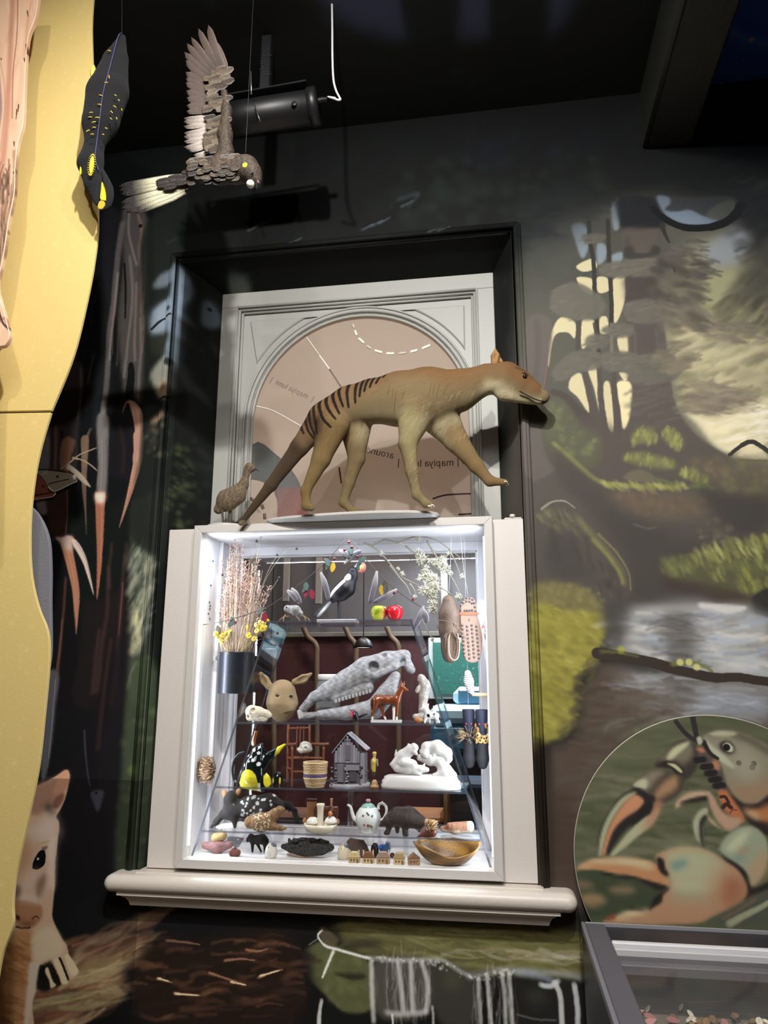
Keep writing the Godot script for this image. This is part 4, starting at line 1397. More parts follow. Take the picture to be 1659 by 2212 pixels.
	P.X([1.135,1.59,1.7,1.518,1.689,1.415,1.29,1.372], 70, 10, 24, ["a9b0bd", "8d8b88", "c3c8d2", "77736f"], 0.4, 0.1, Vector2(60, -4))
	P.X([.975,1.395,1.134,1.584,1.357,1.412,1.156,1.319,.999,1.123,.931,.847,.82,.813], 130, 14, 34, ["6e5e50", "59493f", "7c6b58", "4d423a", "6b6556"], 0.4, 0.05, Vector2(60, 4))
	P.X([1.095,1.397,1.36,1.438,1.356,1.392,1.156,1.319], 30, 14, 30, ["7d806a", "8b8d78", "6d6f5b"], 0.35, 0.0, Vector2(50, 14))
	P.F([.833,1.094,.939,1.097,.921,.786,.838,.783], "4a3a32", 0.7, 16)
	P.X([.807,1.708,1.033,1.693,1.022,1.618,.971,1.556,.973,1.469,.929,1.402,.83,1.315,.807,1.407], 190, 12, 30, ["a8a044", "b5ad4c", "8e8838", "7c7734", "c0b858"], 0.5, 0.2, Vector2(18, -9))
	P.X([1.031,1.652,1.055,1.611,.996,1.516,.998,1.449,.947,1.375,.884,1.315,.915,1.395,.959,1.469,.957,1.543,.994,1.611], 60, 10, 26, ["5b5144", "4d443a", "67603f"], 0.45, 0.1, Vector2(16, 10))
	# log across the pool
	P.S([1.059,1.672,1.126,1.662,1.192,1.651,1.271,1.634,1.348,1.61,1.425,1.59,1.513,1.574,1.591,1.576,1.665,1.564,1.728,1.557], 26, "3d342d", 1.0, 0.8, 18)
	P.S([1.073,1.679,1.14,1.675,1.219,1.658], 14, "6a6f3d", 0.7, 0.3, 8)
	P.S([1.349,1.627,1.415,1.634,1.466,1.62,1.503,1.597], 16, "767a44", 0.85, 0.4, 8)
	for q in [[1.379,1.634], [1.415,1.634], [1.443,1.615]]:
		P.dab(q[0], q[1], 0.036, "d8d67a", 0.9, 0.5)
	P.dab([1.155,1.687][0], [1.155,1.687][1], 0.05, "b9bb3c", 0.7, 0.2)
	# darker shore beside the frame
	P.F([.782,1.288,.843,1.295,.853,1.095,.841,.783,.792,.781], "3a2f28", 0.8, 8)
	# under the sill
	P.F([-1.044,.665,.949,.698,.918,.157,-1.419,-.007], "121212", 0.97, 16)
	P.F([.002,.628,.227,.645,.539,.638,.945,.629,.936,.472,.685,.472,.572,.466,.382,.49,.116,.497,.011,.535], "54522f", 0.97, 14)
	P.F([-.032,.692,.306,.692,.948,.684,.945,.622,.462,.634,.002,.62], "34352c", 0.8, 16)
	P.X([.01,.614,.93,.621,.923,.492,.535,.478,.147,.513], 160, 8, 22, ["6a683c", "4a4828", "77754a", "5d5b36", "82805a"], 0.4, 0.1, Vector2(90, -3))
	P.X([.46,.536,.926,.56,.924,.525,.459,.515], 30, 8, 16, ["8e9184", "9c9a86", "7c6a4c"], 0.45, 0.1, Vector2(80, -2))
	P.F([.019,.549,.115,.561,.179,.543,.116,.526,.028,.528], "2a271f", 0.8, 8)
	# rocks and falling water
	P.F([-.174,.475,-.134,.52,-.07,.545,.036,.515,.1,.489,.148,.394,.117,.31,.015,.297,-.058,.348,-.156,.426], "4b4f30", 0.97, 6)
	P.X([-.158,.483,-.061,.524,.084,.482,.117,.33,-.01,.323,-.124,.428], 60, 16, 36, ["585c38", "43472b", "656944"], 0.35, 0.0)
	P.F([-.035,.433,.1,.433,.053,.41], "1c1d15", 0.8, 6)
	P.F([-.253,.4,-.221,.405,-.187,.375,-.219,.345,-.26,.364], "4f5231", 0.95, 6)
	P.F([-.341,.331,-.284,.349,-.218,.31,-.201,.284,-.265,.252,-.347,.275], "4e5130", 0.95, 8)
	P.F([-.095,.58,-.071,.595,-.013,.555,-.029,.533,-.078,.537], "4d4434", 0.9, 5)
	P.F([.124,.477,.343,.495,.349,.317,.148,.291], "4c4943", 0.8, 10)
	P.F([.367,.496,.526,.443,.522,.287,.394,.279,.35,.399], "33322c", 0.9, 12)
	P.F([.405,.464,.474,.461,.465,.405,.404,.402], "3d4030", 0.7, 14)
	P.F([.669,.444,.934,.432,.925,.287,.67,.27], "1d1d1a", 0.9, 10)
	P.F([.72,.413,.787,.417,.792,.377,.726,.367], "33372a", 0.7, 14)
	P.S([-.08,.584,-.098,.562,-.069,.529,-.013,.516,.084,.497,.116,.492], 7, "c9cccd", 0.9, 0.2, 9)
	P.S([.1,.495,.211,.49,.328,.498,.398,.501,.459,.47,.511,.449], 16, "b9bdbe", 0.6, 0.0, 18)
	P.S([.504,.448,.572,.463,.633,.479,.701,.48,.79,.478,.878,.476,.936,.465], 24, "aab2ba", 0.55, 0.0, 26)
	P.X([.116,.497,.328,.505,.413,.502,.504,.455,.641,.48,.685,.472,.503,.435,.32,.487,.116,.48], 70, 4, 12, ["dfe2e3", "c3c8ca", "ecedee"], 0.4, 0.0)
	P.S([.685,.472,.774,.463,.832,.446], 26, "8b97a8", 0.6, 0.1, 20)
	P.S([.773,.436,.81,.432,.84,.453], 16, "b9c0c8", 0.8, 0.3)
	P.S([-.033,.511,-.056,.46,-.077,.41], 10, "d0d1cb", 0.85, 0.3, 7)
	P.S([-.094,.555,-.135,.527], 5, "9ea19a", 0.6, 0.2)
	for q in [[.12,.487,.124,.372,.131,.263], [.226,.486,.238,.392,.249,.311], [.277,.488,.28,.395,.284,.313], [.32,.49,.339,.433,.342,.371,.334,.316]]:
		P.S(q, 16, "b9b9b6", 0.8, 0.1, 18)
	P.X([.179,.487,.343,.495,.341,.303,.179,.293], 60, 4, 10, ["b7b5b0", "8a8782", "cfcdc8", "6d6a65"], 0.28, 0.0, Vector2(0, 60))
	P.S([.179,.307,.241,.304,.341,.317], 20, "c2c2bd", 0.6, 0.1)
	for q in [[.538,.444,.54,.369,.544,.275], [.572,.459,.577,.371,.582,.278], [.629,.472,.637,.375,.637,.281], [.657,.471,.659,.376,.663,.283]]:
		P.S(q, 14, "b5b5b3", 0.8, 0.1, 16)
	P.X([.534,.45,.667,.471,.671,.283,.537,.275], 60, 4, 10, ["b5b4b0", "86837e", "cac8c4", "5c5a55"], 0.28, 0.0, Vector2(0, 70))
	P.S([.825,.446,.842,.413,.846,.36,.845,.288], 16, "a6a6a4", 0.9, 0.4)
	P.S([.898,.443,.905,.377,.904,.292], 14, "a3a5a6", 0.9, 0.4)
	P.S([.68,.33,.753,.318,.826,.32], 6, "55554f", 0.7, 0.3)
	P.S([-.163,.419,-.154,.398,-.159,.37,-.15,.335,-.193,.291,-.207,.228], 9, "d5d6d4", 0.95, 0.5, 16)
	P.S([-.078,.333,-.085,.291,-.087,.229], 10, "b4b4b0", 0.9, 0.4, 14)
	P.S([.361,.338,.363,.257], 9, "9a9994", 0.8, 0.3)
	P.S([.204,.301,.206,.247], 6, "c9c9c5", 0.8, 0.3)
	# brown stream on the left
	P.F([-1.734,1.422,-1.048,1.427,-.996,.786,-1.053,.634,-.693,.681,-.239,.678,-.222,.164,-1.656,.068], "111114", 0.97, 20)
	P.F([-1.194,.619,-.957,.647,-.797,.663,-.897,.568,-1.105,.494,-1.183,.508], "1b1c1d", 0.8, 30)
	P.X([-1.18,.486,-1.052,.506,-.848,.624,-.734,.661,-.792,.595,-.866,.524,-.785,.492,-.833,.436,-.933,.377,-.888,.336,-.975,.252,-1.127,.185,-1.314,.173,-1.314,.311,-1.165,.342,-1.129,.411], 240, 14, 34, ["84543c", "9a6b4a", "6d4533", "b08f68", "5a3a2c", "c2a77d"], 0.6, 0.25, Vector2(90, 40))
	P.X([-1.094,.386,-.913,.445,-.821,.49,-.86,.443,-.986,.374,-1.09,.346], 60, 8, 18, ["c7b083", "a98e63", "8f7550"], 0.55, 0.25, Vector2(90, 34))
	P.X([-1.298,.272,-1.085,.298,-.898,.335,-.976,.269,-1.186,.239,-1.303,.223], 60, 8, 20, ["b3a373", "8d8a5f", "7a5b42"], 0.5, 0.25, Vector2(90, 20))
	P.S([-1.157,.473,-1.001,.531,-.872,.591,-.744,.656], 8, "a86f53", 0.7, 0.4, 3)
	P.S([-1.1,.44,-.996,.481,-.903,.522], 10, "b27a5e", 0.7, 0.4, 4)
	P.F([-.929,.386,-.845,.453,-.734,.521,-.579,.529,-.558,.183,-.966,.157,-.898,.269,-.859,.311], "0f0e10", 0.92, 24)
	P.F([-.832,.492,-.528,.53,-.217,.567,-.189,.243,-.796,.205], "22170f", 0.8, 24)
	P.X([-.817,.47,-.217,.545,-.209,.303,-.771,.214], 120, 10, 26, ["3f2a22", "5a3b2c", "2c1e1a", "6e4b38", "241a18"], 0.5, 0.2, Vector2(60, 6))
	for q in [[-.739,.514,-.659,.512,-.592,.506], [-.769,.372,-.735,.366,-.702,.36], [-.693,.323,-.646,.321,-.581,.322], [-.547,.405,-.468,.387,-.389,.369], [-.339,.399,-.289,.419,-.239,.433], [-.395,.497,-.343,.494,-.305,.505], [-.484,.453,-.419,.462,-.355,.46]]:
		P.S(q, 9, "9a6f52", 0.75, 0.3, 4)
	for q in [[-.763,.373,-.715,.364], [-.686,.321,-.587,.32], [-.454,.377,-.389,.369], [-.333,.405,-.251,.43]]:
		P.S(q, 6, "d2bb94", 0.85, 0.4, 3)
	P.F([-1.173,.725,-.633,.734,-.533,.633,-.66,.523,-1.149,.5], "121316", 0.5, 26)
	# ----- painted gum trees on the left -----
	P.F([-2.067,4.296,-1.101,4.183,-.972,2.529,-1.834,2.566], "0b0d0f", 0.97, 10)
	P.X([-1.417,3.718,-1.315,3.708,-1.292,3.039,-1.357,2.916], 30, 20, 40, ["14181b", "1c2124"], 0.3, 0.0)
	P.S([-1.323,3.571,-1.346,3.464,-1.353,3.338], 10, "2d3134", 0.5, 0.1)
	P.S([-1.317,3.17,-1.329,3.093,-1.335,3.017], 12, "4a4c4a", 0.5, 0.1)
	P.F([-1.341,3.978,-1.245,3.968,-1.214,3.768,-1.231,3.658,-1.226,3.164,-1.179,2.781,-1.169,2.537,-1.256,2.541,-1.299,2.913,-1.297,3.234,-1.303,3.501], "17181c", 0.95, 8)
	P.F([-1.235,4.01,-1.155,4.016,-1.087,3.923,-1.073,3.823,-1.07,3.698,-1.049,3.347,-1.038,2.897,-1.092,2.938,-1.136,2.941,-1.205,3.359,-1.204,3.656], "3e3a38", 0.95, 7)
	P.S([-1.193,3.991,-1.189,3.863,-1.159,3.748,-1.125,3.649], 12, "67605b", 0.7, 0.2, 14)
	P.S([-1.143,3.95,-1.115,3.856,-1.119,3.737,-1.095,3.605,-1.082,3.442,-1.063,3.282], 16, "6d5348", 0.75, 0.2, 18)
	P.S([-1.085,3.727,-1.074,3.549,-1.07,3.414,-1.056,3.282,-1.059,3.152], 9, "7a4f3c", 0.8, 0.3, 7)
	P.dab([-1.124,3.881][0], [-1.124,3.881][1], 0.03, "0a0a0a", 0.95, 0.4)
	P.S([-1.089,3.86,-1.098,3.805,-1.108,3.771], 10, "574c46", 0.6, 0.1)
	P.S([-1.226,3.909,-1.232,3.818,-1.236,3.714,-1.236,3.563,-1.237,3.428,-1.245,3.296,-1.239,3.165,-1.234,3.036,-1.235,2.909,-1.236,2.784,-1.225,2.6], 26, "504b49", 0.9, 0.3, 22)
	P.S([-1.227,3.617,-1.227,3.427,-1.232,3.262,-1.23,3.132], 14, "6b645f", 0.8, 0.2, 10)
	P.S([-1.198,3.655,-1.19,3.491,-1.192,3.292,-1.188,3.097], 10, "38332f", 0.7, 0.2)
	P.S([-1.227,3.427,-1.225,3.294,-1.216,3.163], 3, "6b4d40", 0.8, 0.4)
	P.S([-1.196,3.669,-1.176,3.517,-1.165,3.356], 9, "0c0c0d", 0.9, 0.4, 7)
	P.S([-1.169,3.708,-1.143,3.555,-1.132,3.42,-1.138,3.255,-1.14,3.138,-1.144,3.03], 16, "5d5752", 0.8, 0.2, 12)
	P.S([-1.12,3.553,-1.112,3.418,-1.103,3.22,-1.091,3.116], 12, "665a52", 0.7, 0.2)
	P.S([-1.081,3.349,-1.065,3.185,-1.064,3.056,-1.059,2.924], 12, "57504d", 0.85, 0.2)
	P.F([-1.124,3.099,-1.106,3.11,-1.089,3.058,-1.086,2.938,-1.109,2.914,-1.129,2.928,-1.125,3.029], "0a0a0c", 1.0, 3)
	P.F([-1.183,2.825,-1.15,2.879,-1.108,2.908,-1.05,2.886,-1.033,2.835,-1.021,2.531,-1.169,2.537], "121115", 0.97, 5)
	P.S([-1.241,2.909,-1.236,2.784,-1.227,2.661], 22, "6a6663", 0.8, 0.2, 20)
	P.F([-1.462,3.115,-1.371,3.122,-1.357,2.916,-1.36,2.76,-1.363,2.546,-1.542,2.553,-1.525,2.8,-1.477,2.955], "262122", 0.95, 6)
	P.S([-1.381,3.097,-1.367,2.955,-1.373,2.823], 14, "453b37", 0.85, 0.2, 8)
	P.S([-1.416,3.309,-1.409,3.177,-1.425,3.08], 14, "2c2826", 0.6, 0.1)
	P.S([-1.414,2.732,-1.405,2.639,-1.408,2.548], 20, "6b4231", 0.9, 0.3, 24)
	P.S([-1.486,2.798,-1.472,2.673,-1.465,2.55], 14, "55382d", 0.85, 0.3)
	P.S([-1.523,2.787,-1.517,2.675], 20, "46413f", 0.8, 0.2)
	P.S([-1.45,2.765,-1.43,2.609], 9, "0c0a0c", 0.9, 0.3)
	P.S([-1.141,2.779,-1.112,2.655,-1.107,2.535], 20, "2a1b19", 0.7, 0.1)
	P.S([-1.297,2.769,-1.316,2.696,-1.31,2.574], 12, "5a4c45", 0.85, 0.4, 16)
	P.F([-1.294,2.769,-1.259,2.693,-1.231,2.54,-1.282,2.542,-1.3,2.664], "0f0d10", 0.9, 4)
	# bark strips
	P.F([-1.269,2.832,-1.208,2.829,-1.197,2.709,-1.189,2.591,-1.184,2.441,-1.232,2.443,-1.241,2.594], "615d5b", 0.95, 4)
	P.S([-1.234,2.711,-1.218,2.581,-1.215,2.454], 8, "736f6c", 0.6, 0.2)
	P.S([-1.209,2.71,-1.192,2.592,-1.188,2.453], 6, "4a4645", 0.7, 0.2)
	P.F([-1.241,2.441,-1.233,2.446,-1.189,2.44,-1.184,2.362,-1.176,2.194,-1.175,2.029,-1.184,1.927,-1.203,2.139,-1.225,2.307], "84503c", 1.0, 2)
	P.F([-1.241,2.441,-1.189,2.441,-1.188,2.401,-1.203,2.385,-1.234,2.403], "c9b7a8", 0.9, 7)
	P.S([-1.203,2.385,-1.19,2.249,-1.183,2.084,-1.184,1.938], 5, "a06a52", 0.7, 0.3, 2)
	P.F([-1.067,2.738,-1.019,2.735,-1.014,2.595,-1.035,2.487,-1.062,2.391,-1.103,2.261,-1.088,2.353,-1.066,2.511,-1.057,2.614], "8d6450", 1.0, 2)
	P.S([-1.031,2.701,-1.031,2.584,-1.051,2.47,-1.087,2.336], 5, "6e4a3b", 0.7, 0.3, 2)
	P.S([-1.052,2.702,-1.051,2.614,-1.065,2.494], 6, "a5806a", 0.6, 0.3, 3)
	P.F([-1.114,2.908,-1.076,2.9,-1.034,2.847,-1.021,2.773,-1.013,2.584,-1.059,2.587,-1.058,2.713,-1.075,2.806,-1.107,2.895,-1.124,2.877,-1.134,2.841,-1.131,2.878], "8a6658", 1.0, 2)
	P.S([-1.101,2.901,-1.052,2.836,-1.039,2.713,-1.038,2.592], 8, "a07868", 0.6, 0.3)
	P.S([-1.04,2.835,-1.023,2.712,-1.023,2.591], 5, "75483a", 0.7, 0.3)
	P.F([-1.442,2.212,-1.42,2.237,-1.367,2.238,-1.33,2.226,-1.336,2.198,-1.321,2.142,-1.284,2.015,-1.269,1.923,-1.27,1.764,-1.293,1.87,-1.317,1.989,-1.383,2.166,-1.406,2.211,-1.424,2.217], "8f5f49", 1.0, 2)
	P.F([-1.439,2.215,-1.42,2.235,-1.342,2.233,-1.33,2.198,-1.329,2.164,-1.365,2.165,-1.4,2.211,-1.421,2.218], "a8938a", 0.9, 7)
	P.S([-1.353,2.165,-1.31,2.032,-1.284,1.896,-1.273,1.774], 7, "a16a4e", 0.7, 0.3, 3)
	P.F([-1.338,2.22,-1.31,2.208,-1.269,2.152,-1.238,2.08,-1.199,1.946,-1.24,2.036,-1.277,2.113,-1.332,2.192], "b09a90", 1.0, 2)
	P.S([-1.315,2.203,-1.26,2.124,-1.22,2.008], 3, "866e66", 0.8, 0.4)
	P.F([-1.342,2.728,-1.302,2.726,-1.295,2.596,-1.289,2.468,-1.265,2.229,-1.285,2.342,-1.313,2.469,-1.332,2.627], "66503f", 0.9, 3)
	P.S([-1.433,2.573,-1.393,2.601,-1.342,2.64,-1.254,2.671], 7, "86755c", 0.95, 0.6, 3)
	P.S([-1.377,2.626,-1.327,2.612,-1.282,2.587,-1.24,2.553], 6, "86755c", 0.95, 0.6, 3)
	P.F([-1.398,2.595,-1.366,2.576,-1.313,2.533,-1.265,2.47,-1.329,2.51,-1.376,2.553,-1.408,2.572], "8a7c6c", 1.0, 2)
	P.F([-1.567,2.728,-1.511,2.725,-1.491,2.488,-1.481,2.349,-1.547,2.397], "585452", 0.85, 5)
	P.F([-1.443,2.722,-1.375,2.718,-1.385,2.642,-1.409,2.584,-1.44,2.585], "6e4a3b", 0.8, 5)
	P.F([-1.491,2.442,-1.385,2.472,-1.378,2.346,-1.373,2.238,-1.451,2.246,-1.481,2.349], "2b1a18", 0.9, 6)
	P.S([-1.39,2.461,-1.375,2.346,-1.373,2.244], 5, "6d4838", 0.7, 0.3)
	P.F([-1.44,2.201,-1.41,2.2,-1.31,1.924,-1.266,1.722,-1.261,1.455,-1.363,1.454,-1.397,1.454,-1.38,1.765], "100e12", 0.9, 6)
	P.S([-1.351,2.033,-1.345,1.871,-1.345,1.712,-1.345,1.499], 12, "4a2f27", 0.85, 0.2, 16)
	P.S([-1.348,1.839,-1.345,1.712,-1.351,1.608], 5, "7a5240", 0.6, 0.3)
	P.F([-1.252,1.923,-1.171,1.922,-1.043,2.027,-1.05,2.245,-1.031,2.3,-1.025,2.026,-1.023,1.866,-1.004,1.71,-.994,1.456,-1.25,1.455,-1.242,1.711], "1b1416", 0.85, 12)
	for q in [[-1.132,2.192,-1.135,2.028,-1.126,1.868,-1.14,1.711,-1.142,1.5], [-1.063,2.136,-1.061,1.973,-1.058,1.814,-1.057,1.608,-1.071,1.456], [-1.14,2.083,-1.124,1.974], [-1.057,2.19,-1.053,2.081], [-1.158,1.789,-1.163,1.659,-1.164,1.5]]:
		P.S(q, 18, "46302b", 0.6, 0.0, 26)
	P.S([-1.061,2.005,-1.06,1.893,-1.06,1.762], 7, "6d4034", 0.7, 0.1)
	P.S([-1.125,2.303,-1.112,2.359,-1.082,2.415], 10, "191419", 0.6, 0.1)
	# pale mist beside the trees
	P.F([-1.038,2.39,-.993,2.411,-.892,2.453,-.875,2.295,-.899,2.077,-.905,1.865,-.894,1.501,-.992,1.5,-1.023,1.866,-1.033,2.053,-1.038,2.245], "32382f", 0.95, 8)
	P.X([-1.038,2.379,-.911,2.397,-.907,2.186,-1.022,2.189], 40, 14, 36, ["3c4438", "2c332a", "4a5244"], 0.35, 0.0, Vector2(4, 50))
	P.X([-1.025,2.162,-.922,2.159,-.908,1.761,-1.004,1.71,-1.024,1.973], 90, 12, 34, ["8f937e", "a9ab90", "6f7466", "858a82"], 0.4, 0.0, Vector2(14, 40))
	P.X([-1.019,1.877,-.978,1.866,-.96,1.71,-1.002,1.71], 20, 14, 30, ["d6cc9c", "c7bd8e"], 0.4, 0.0, Vector2(6, 30))
	P.S([-.989,1.532,-.979,1.607,-.96,1.638], 20, "b7b9ab", 0.7, 0.1, 12)
	P.X([-.989,1.658,-.9,1.658,-.899,1.501,-.987,1.5], 36, 14, 34, ["3d4a2f", "4d5a3a", "2b3329"], 0.4, 0.0)
	P.F([-.995,1.587,-.867,1.587,-.866,.778,-.997,.773,-1,1.15], "333d2c", 0.9, 8)
	P.X([-.999,1.384,-.866,1.433,-.868,.795,-.988,.791], 70, 14, 36, ["45533a", "2a3226", "53613f", "3a4433"], 0.35, 0.0)
	P.dab([-.94,1.179][0], [-.94,1.179][1], 0.1, "6b8041", 0.5, 0.0)
	P.F([-1.188,1.354,-1.061,1.726,-1.035,1.928,-1.002,1.806,-1.003,1.432,-1.002,1.058,-.997,.773,-1.031,.702,-1.266,.693,-1.295,1.051,-1.23,1.239], "131116", 0.7, 12)
	P.S([-1.095,1.746,-1.108,1.528,-1.115,1.26], 16, "3f2823", 0.6, 0.0, 24)
	P.S([-1.187,1.344,-1.171,1.24,-1.144,1.129,-1.132,1.11], 9, "35353f", 0.8, 0.3, 6)
	P.F([-1.131,1.083,-1.073,1.093,-1.074,1.047,-1.09,1.002,-1.114,1.037], "3d3d48", 0.9, 5)
	P.dab([-1.104,1.082][0], [-1.104,1.082][1], 0.012, "08080a", 1.0, 0.6)
	P.F([-1.393,1.587,-1.337,1.587,-1.337,1.43,-1.339,1.257,-1.357,1.124,-1.375,1.143,-1.391,1.332], "45454a", 0.9, 6)
	P.S([-1.352,1.567,-1.348,1.381,-1.347,1.181], 5, "6a6a70", 0.7, 0.3, 3)
	# green wall round the upper window
	P.F([-1.092,3.901,-.594,3.849,-.514,2.178,-1.021,2.192,-1.026,2.602,-1.037,3.111], "161a17", 0.85, 10)
	P.F([-1.022,3.391,-.935,3.43,-.917,3.499,-.855,3.572,-.863,3.355,-.877,3.129,-.902,3.072,-.973,3.234,-1.019,3.26], "5e6c78", 0.9, 14)
	P.F([-1.014,3.383,-.921,3.445,-.919,3.306,-1.012,3.26], "6e7c8a", 0.8, 10)
	P.S([-1.017,3.283,-.972,3.326,-.907,3.351], 9, "14171a", 0.95, 0.6, 6)
	P.dab([-.928,3.384][0], [-.928,3.384][1], 0.04, "20262a", 0.8, 0.2)
	P.F([-1.017,3.23,-.915,3.253,-.938,3.164,-.995,3.138], "1f231c", 0.9, 10)
	P.F([-1.003,3.049,-.936,3.134,-.902,3.072,-.905,2.91,-.941,2.905,-.983,2.974], "7b7b70", 0.9, 12)
	P.F([-.968,2.973,-.912,2.998,-.908,2.903,-.942,2.913], "9b8468", 0.8, 10)
	P.dab([-.907,3.094][0], [-.907,3.094][1], 0.06, "14181a", 0.85, 0.3)
	P.S([-.975,2.878,-.933,2.898,-.884,2.916], 8, "101310", 0.9, 0.4)
	P.F([-.977,2.806,-.922,2.839,-.912,2.803,-.975,2.777], "8a6f58", 0.85, 8)
	P.X([-1.001,2.743,-.895,2.773,-.897,2.596,-.983,2.6], 30, 14, 34, ["453a30", "2f3428", "4f4a38"], 0.35, 0.0)
	P.X([-.879,2.645,-.794,2.648,-.779,2.305,-.868,2.294], 60, 14, 34, ["4c5a35", "5b6a3e", "374329", "697a48"], 0.35, 0.0)
	P.X([-.801,2.747,-.648,2.795,-.654,2.287,-.764,2.291], 60, 20, 50, ["222b22", "2b3628", "1b221c"], 0.35, 0.0)
	P.F([-.783,3.379,-.77,3.525,-.71,3.512,-.719,3.42,-.774,3.356], "3f4a52", 0.7, 14)
	P.F([-.788,3.228,-.769,3.264,-.773,3.212], "303638", 0.6, 8)
	P.F([-1.025,3.513,-.994,3.585,-.923,3.604,-.912,3.528], "5a6672", 0.8, 12)
	P.F([-.913,3.629,-.85,3.598,-.832,3.502,-.873,3.4,-.887,3.254,-.899,3.255,-.907,3.465], "6d7d90", 0.85, 10)
	P.F([-.672,3.606,-.644,3.635,-.555,3.614,-.565,3.584,-.633,3.54], "6f7a76", 0.9, 10)
	P.F([-.791,3.418,-.774,3.515,-.7,3.459,-.719,3.387,-.776,3.361], "5b6772", 0.85, 12)
	P.dab([-.756,3.47][0], [-.756,3.47][1], 0.035, "14181a", 0.9, 0.2)
	# right splay of the recess
	P.F([.512,3.493,.54,3.512,.595,3.476,.539,3.463], "3b4656", 0.8, 10)
	P.F([.714,3.492,.736,3.472,.731,3.42,.715,3.43], "23283a", 0.8, 10)
	P.F([.726,3.179,.741,3.161,.731,3.078,.721,3.12], "343833", 0.7, 10)
	# the young kangaroo
	P.F([-1.554,1.246,-1.511,1.236,-1.497,1.215,-1.345,1.269,-1.353,1.137,-1.378,1.106,-1.41,1.125], "3a3a40", 0.0, 3)
	P.F([-1.52,.624,-1.489,1.013,-1.449,1.064,-1.395,1.101,-1.351,1.122,-1.302,1.148,-1.259,1.174,-1.24,1.159,-1.239,1.119,-1.249,1.054,-1.269,1.004,-1.284,.979,-1.266,.95,-1.266,.872,-1.267,.776,-1.259,.682,-1.26,.611,-1.253,.57,-1.204,.498,-1.179,.472,-1.157,.419,-1.115,.376,-1.165,.342,-1.216,.362,-1.296,.394,-1.297,.312,-1.312,.249,-1.304,.135,-1.476,.124], "c9a488", 1.0, 3)
	P.F([-1.449,1.064,-1.38,1.116,-1.302,1.143,-1.262,1.171,-1.241,1.154,-1.246,1.104,-1.292,1.053,-1.337,.997,-1.411,.99], "9a6f5b", 0.9, 8)
	P.F([-1.295,1.133,-1.259,1.171,-1.242,1.149,-1.247,1.119,-1.277,1.078,-1.311,1.072], "b98263", 0.9, 6)
	P.F([-1.3,1.053,-1.26,1.079,-1.259,1.044,-1.282,1.014,-1.305,1.018], "7d4a3d", 0.9, 6)
	P.F([-1.346,1.027,-1.313,1.033,-1.292,1.003,-1.3,.974,-1.331,.997], "3c3531", 0.7, 10)
	P.F([-1.376,.937,-1.303,.998,-1.269,.95,-1.267,.882,-1.369,.879,-1.418,.906], "d8c2b4", 0.8, 16)
	P.F([-1.447,.77,-1.429,.896,-1.39,.859,-1.387,.791,-1.419,.723,-1.438,.693], "b4825c", 0.8, 14)
	P.F([-1.316,.861,-1.278,.901,-1.264,.776,-1.262,.681,-1.306,.727,-1.303,.799], "dcc8b8", 0.85, 10)
	P.S([-1.367,.859,-1.34,.87,-1.306,.876], 8, "bfa06a", 0.7, 0.2)
	P.F([-1.34,.85,-1.31,.859,-1.325,.836], "7d5a58", 0.9, 3)
	P.F([-1.374,.772,-1.369,.801,-1.347,.836,-1.325,.839,-1.315,.813,-1.319,.784,-1.344,.764,-1.367,.764], "0b0a0d", 1.0, 1.5)
	P.dab([-1.35,.806][0], [-1.35,.806][1], 0.016, "cfcfcf", 0.95, 0.5)
	P.F([-1.411,.752,-1.338,.754,-1.284,.728,-1.29,.68,-1.319,.641,-1.397,.638,-1.433,.651], "cfb09a", 0.8, 16)
	P.F([-1.349,.702,-1.32,.745,-1.302,.737,-1.317,.67,-1.331,.646], "7a5a48", 0.8, 10)
	P.F([-1.446,.693,-1.42,.685,-1.425,.637,-1.44,.641], "4d3a34", 0.8, 8)
	P.F([-1.435,.627,-1.409,.642,-1.34,.631,-1.31,.614,-1.308,.572,-1.335,.543,-1.379,.531,-1.419,.539], "a9754e", 1.0, 5)
	P.F([-1.425,.637,-1.4,.662,-1.343,.655,-1.323,.627,-1.374,.63], "d9c1ae", 0.7, 10)
	P.F([-1.422,.567,-1.379,.536,-1.352,.54,-1.333,.571,-1.37,.555], "6a4530", 0.85, 8)
	P.S([-1.421,.534,-1.395,.53,-1.357,.533], 4, "140f0e", 0.95, 0.6)
	P.S([-1.35,.568,-1.334,.58,-1.319,.571], 3, "2a1b16", 0.9, 0.5)
	P.F([-1.43,.58,-1.412,.576,-1.407,.56,-1.422,.562], "3a241c", 0.9, 3)
	P.F([-1.465,.458,-1.422,.52,-1.35,.524,-1.332,.465,-1.341,.355,-1.341,.265,-1.336,.133,-1.455,.126,-1.473,.348], "b07a4a", 0.95, 8)
	P.X([-1.472,.43,-1.414,.497,-1.352,.491,-1.346,.355,-1.347,.176,-1.439,.171], 90, 8, 18, ["c28d5a", "94602f", "a86f42", "7d4f2e"], 0.45, 0.1, Vector2(36, -8))
	P.F([-1.49,.392,-1.465,.421,-1.445,.259,-1.411,.128,-1.466,.125], "6d432c", 0.8, 10)
	P.F([-1.346,.491,-1.306,.53,-1.252,.542,-1.19,.472,-1.208,.434,-1.271,.413,-1.312,.393], "d4bf9d", 0.9, 12)
	P.F([-1.341,.4,-1.296,.394,-1.303,.312,-1.315,.231,-1.32,.134,-1.341,.177,-1.341,.31], "cdbda8", 0.9, 6)
	P.F([-1.29,.389,-1.249,.41,-1.236,.397,-1.197,.336,-1.2,.318,-1.232,.312,-1.252,.297,-1.296,.304,-1.297,.357], "15120f", 0.95, 4)
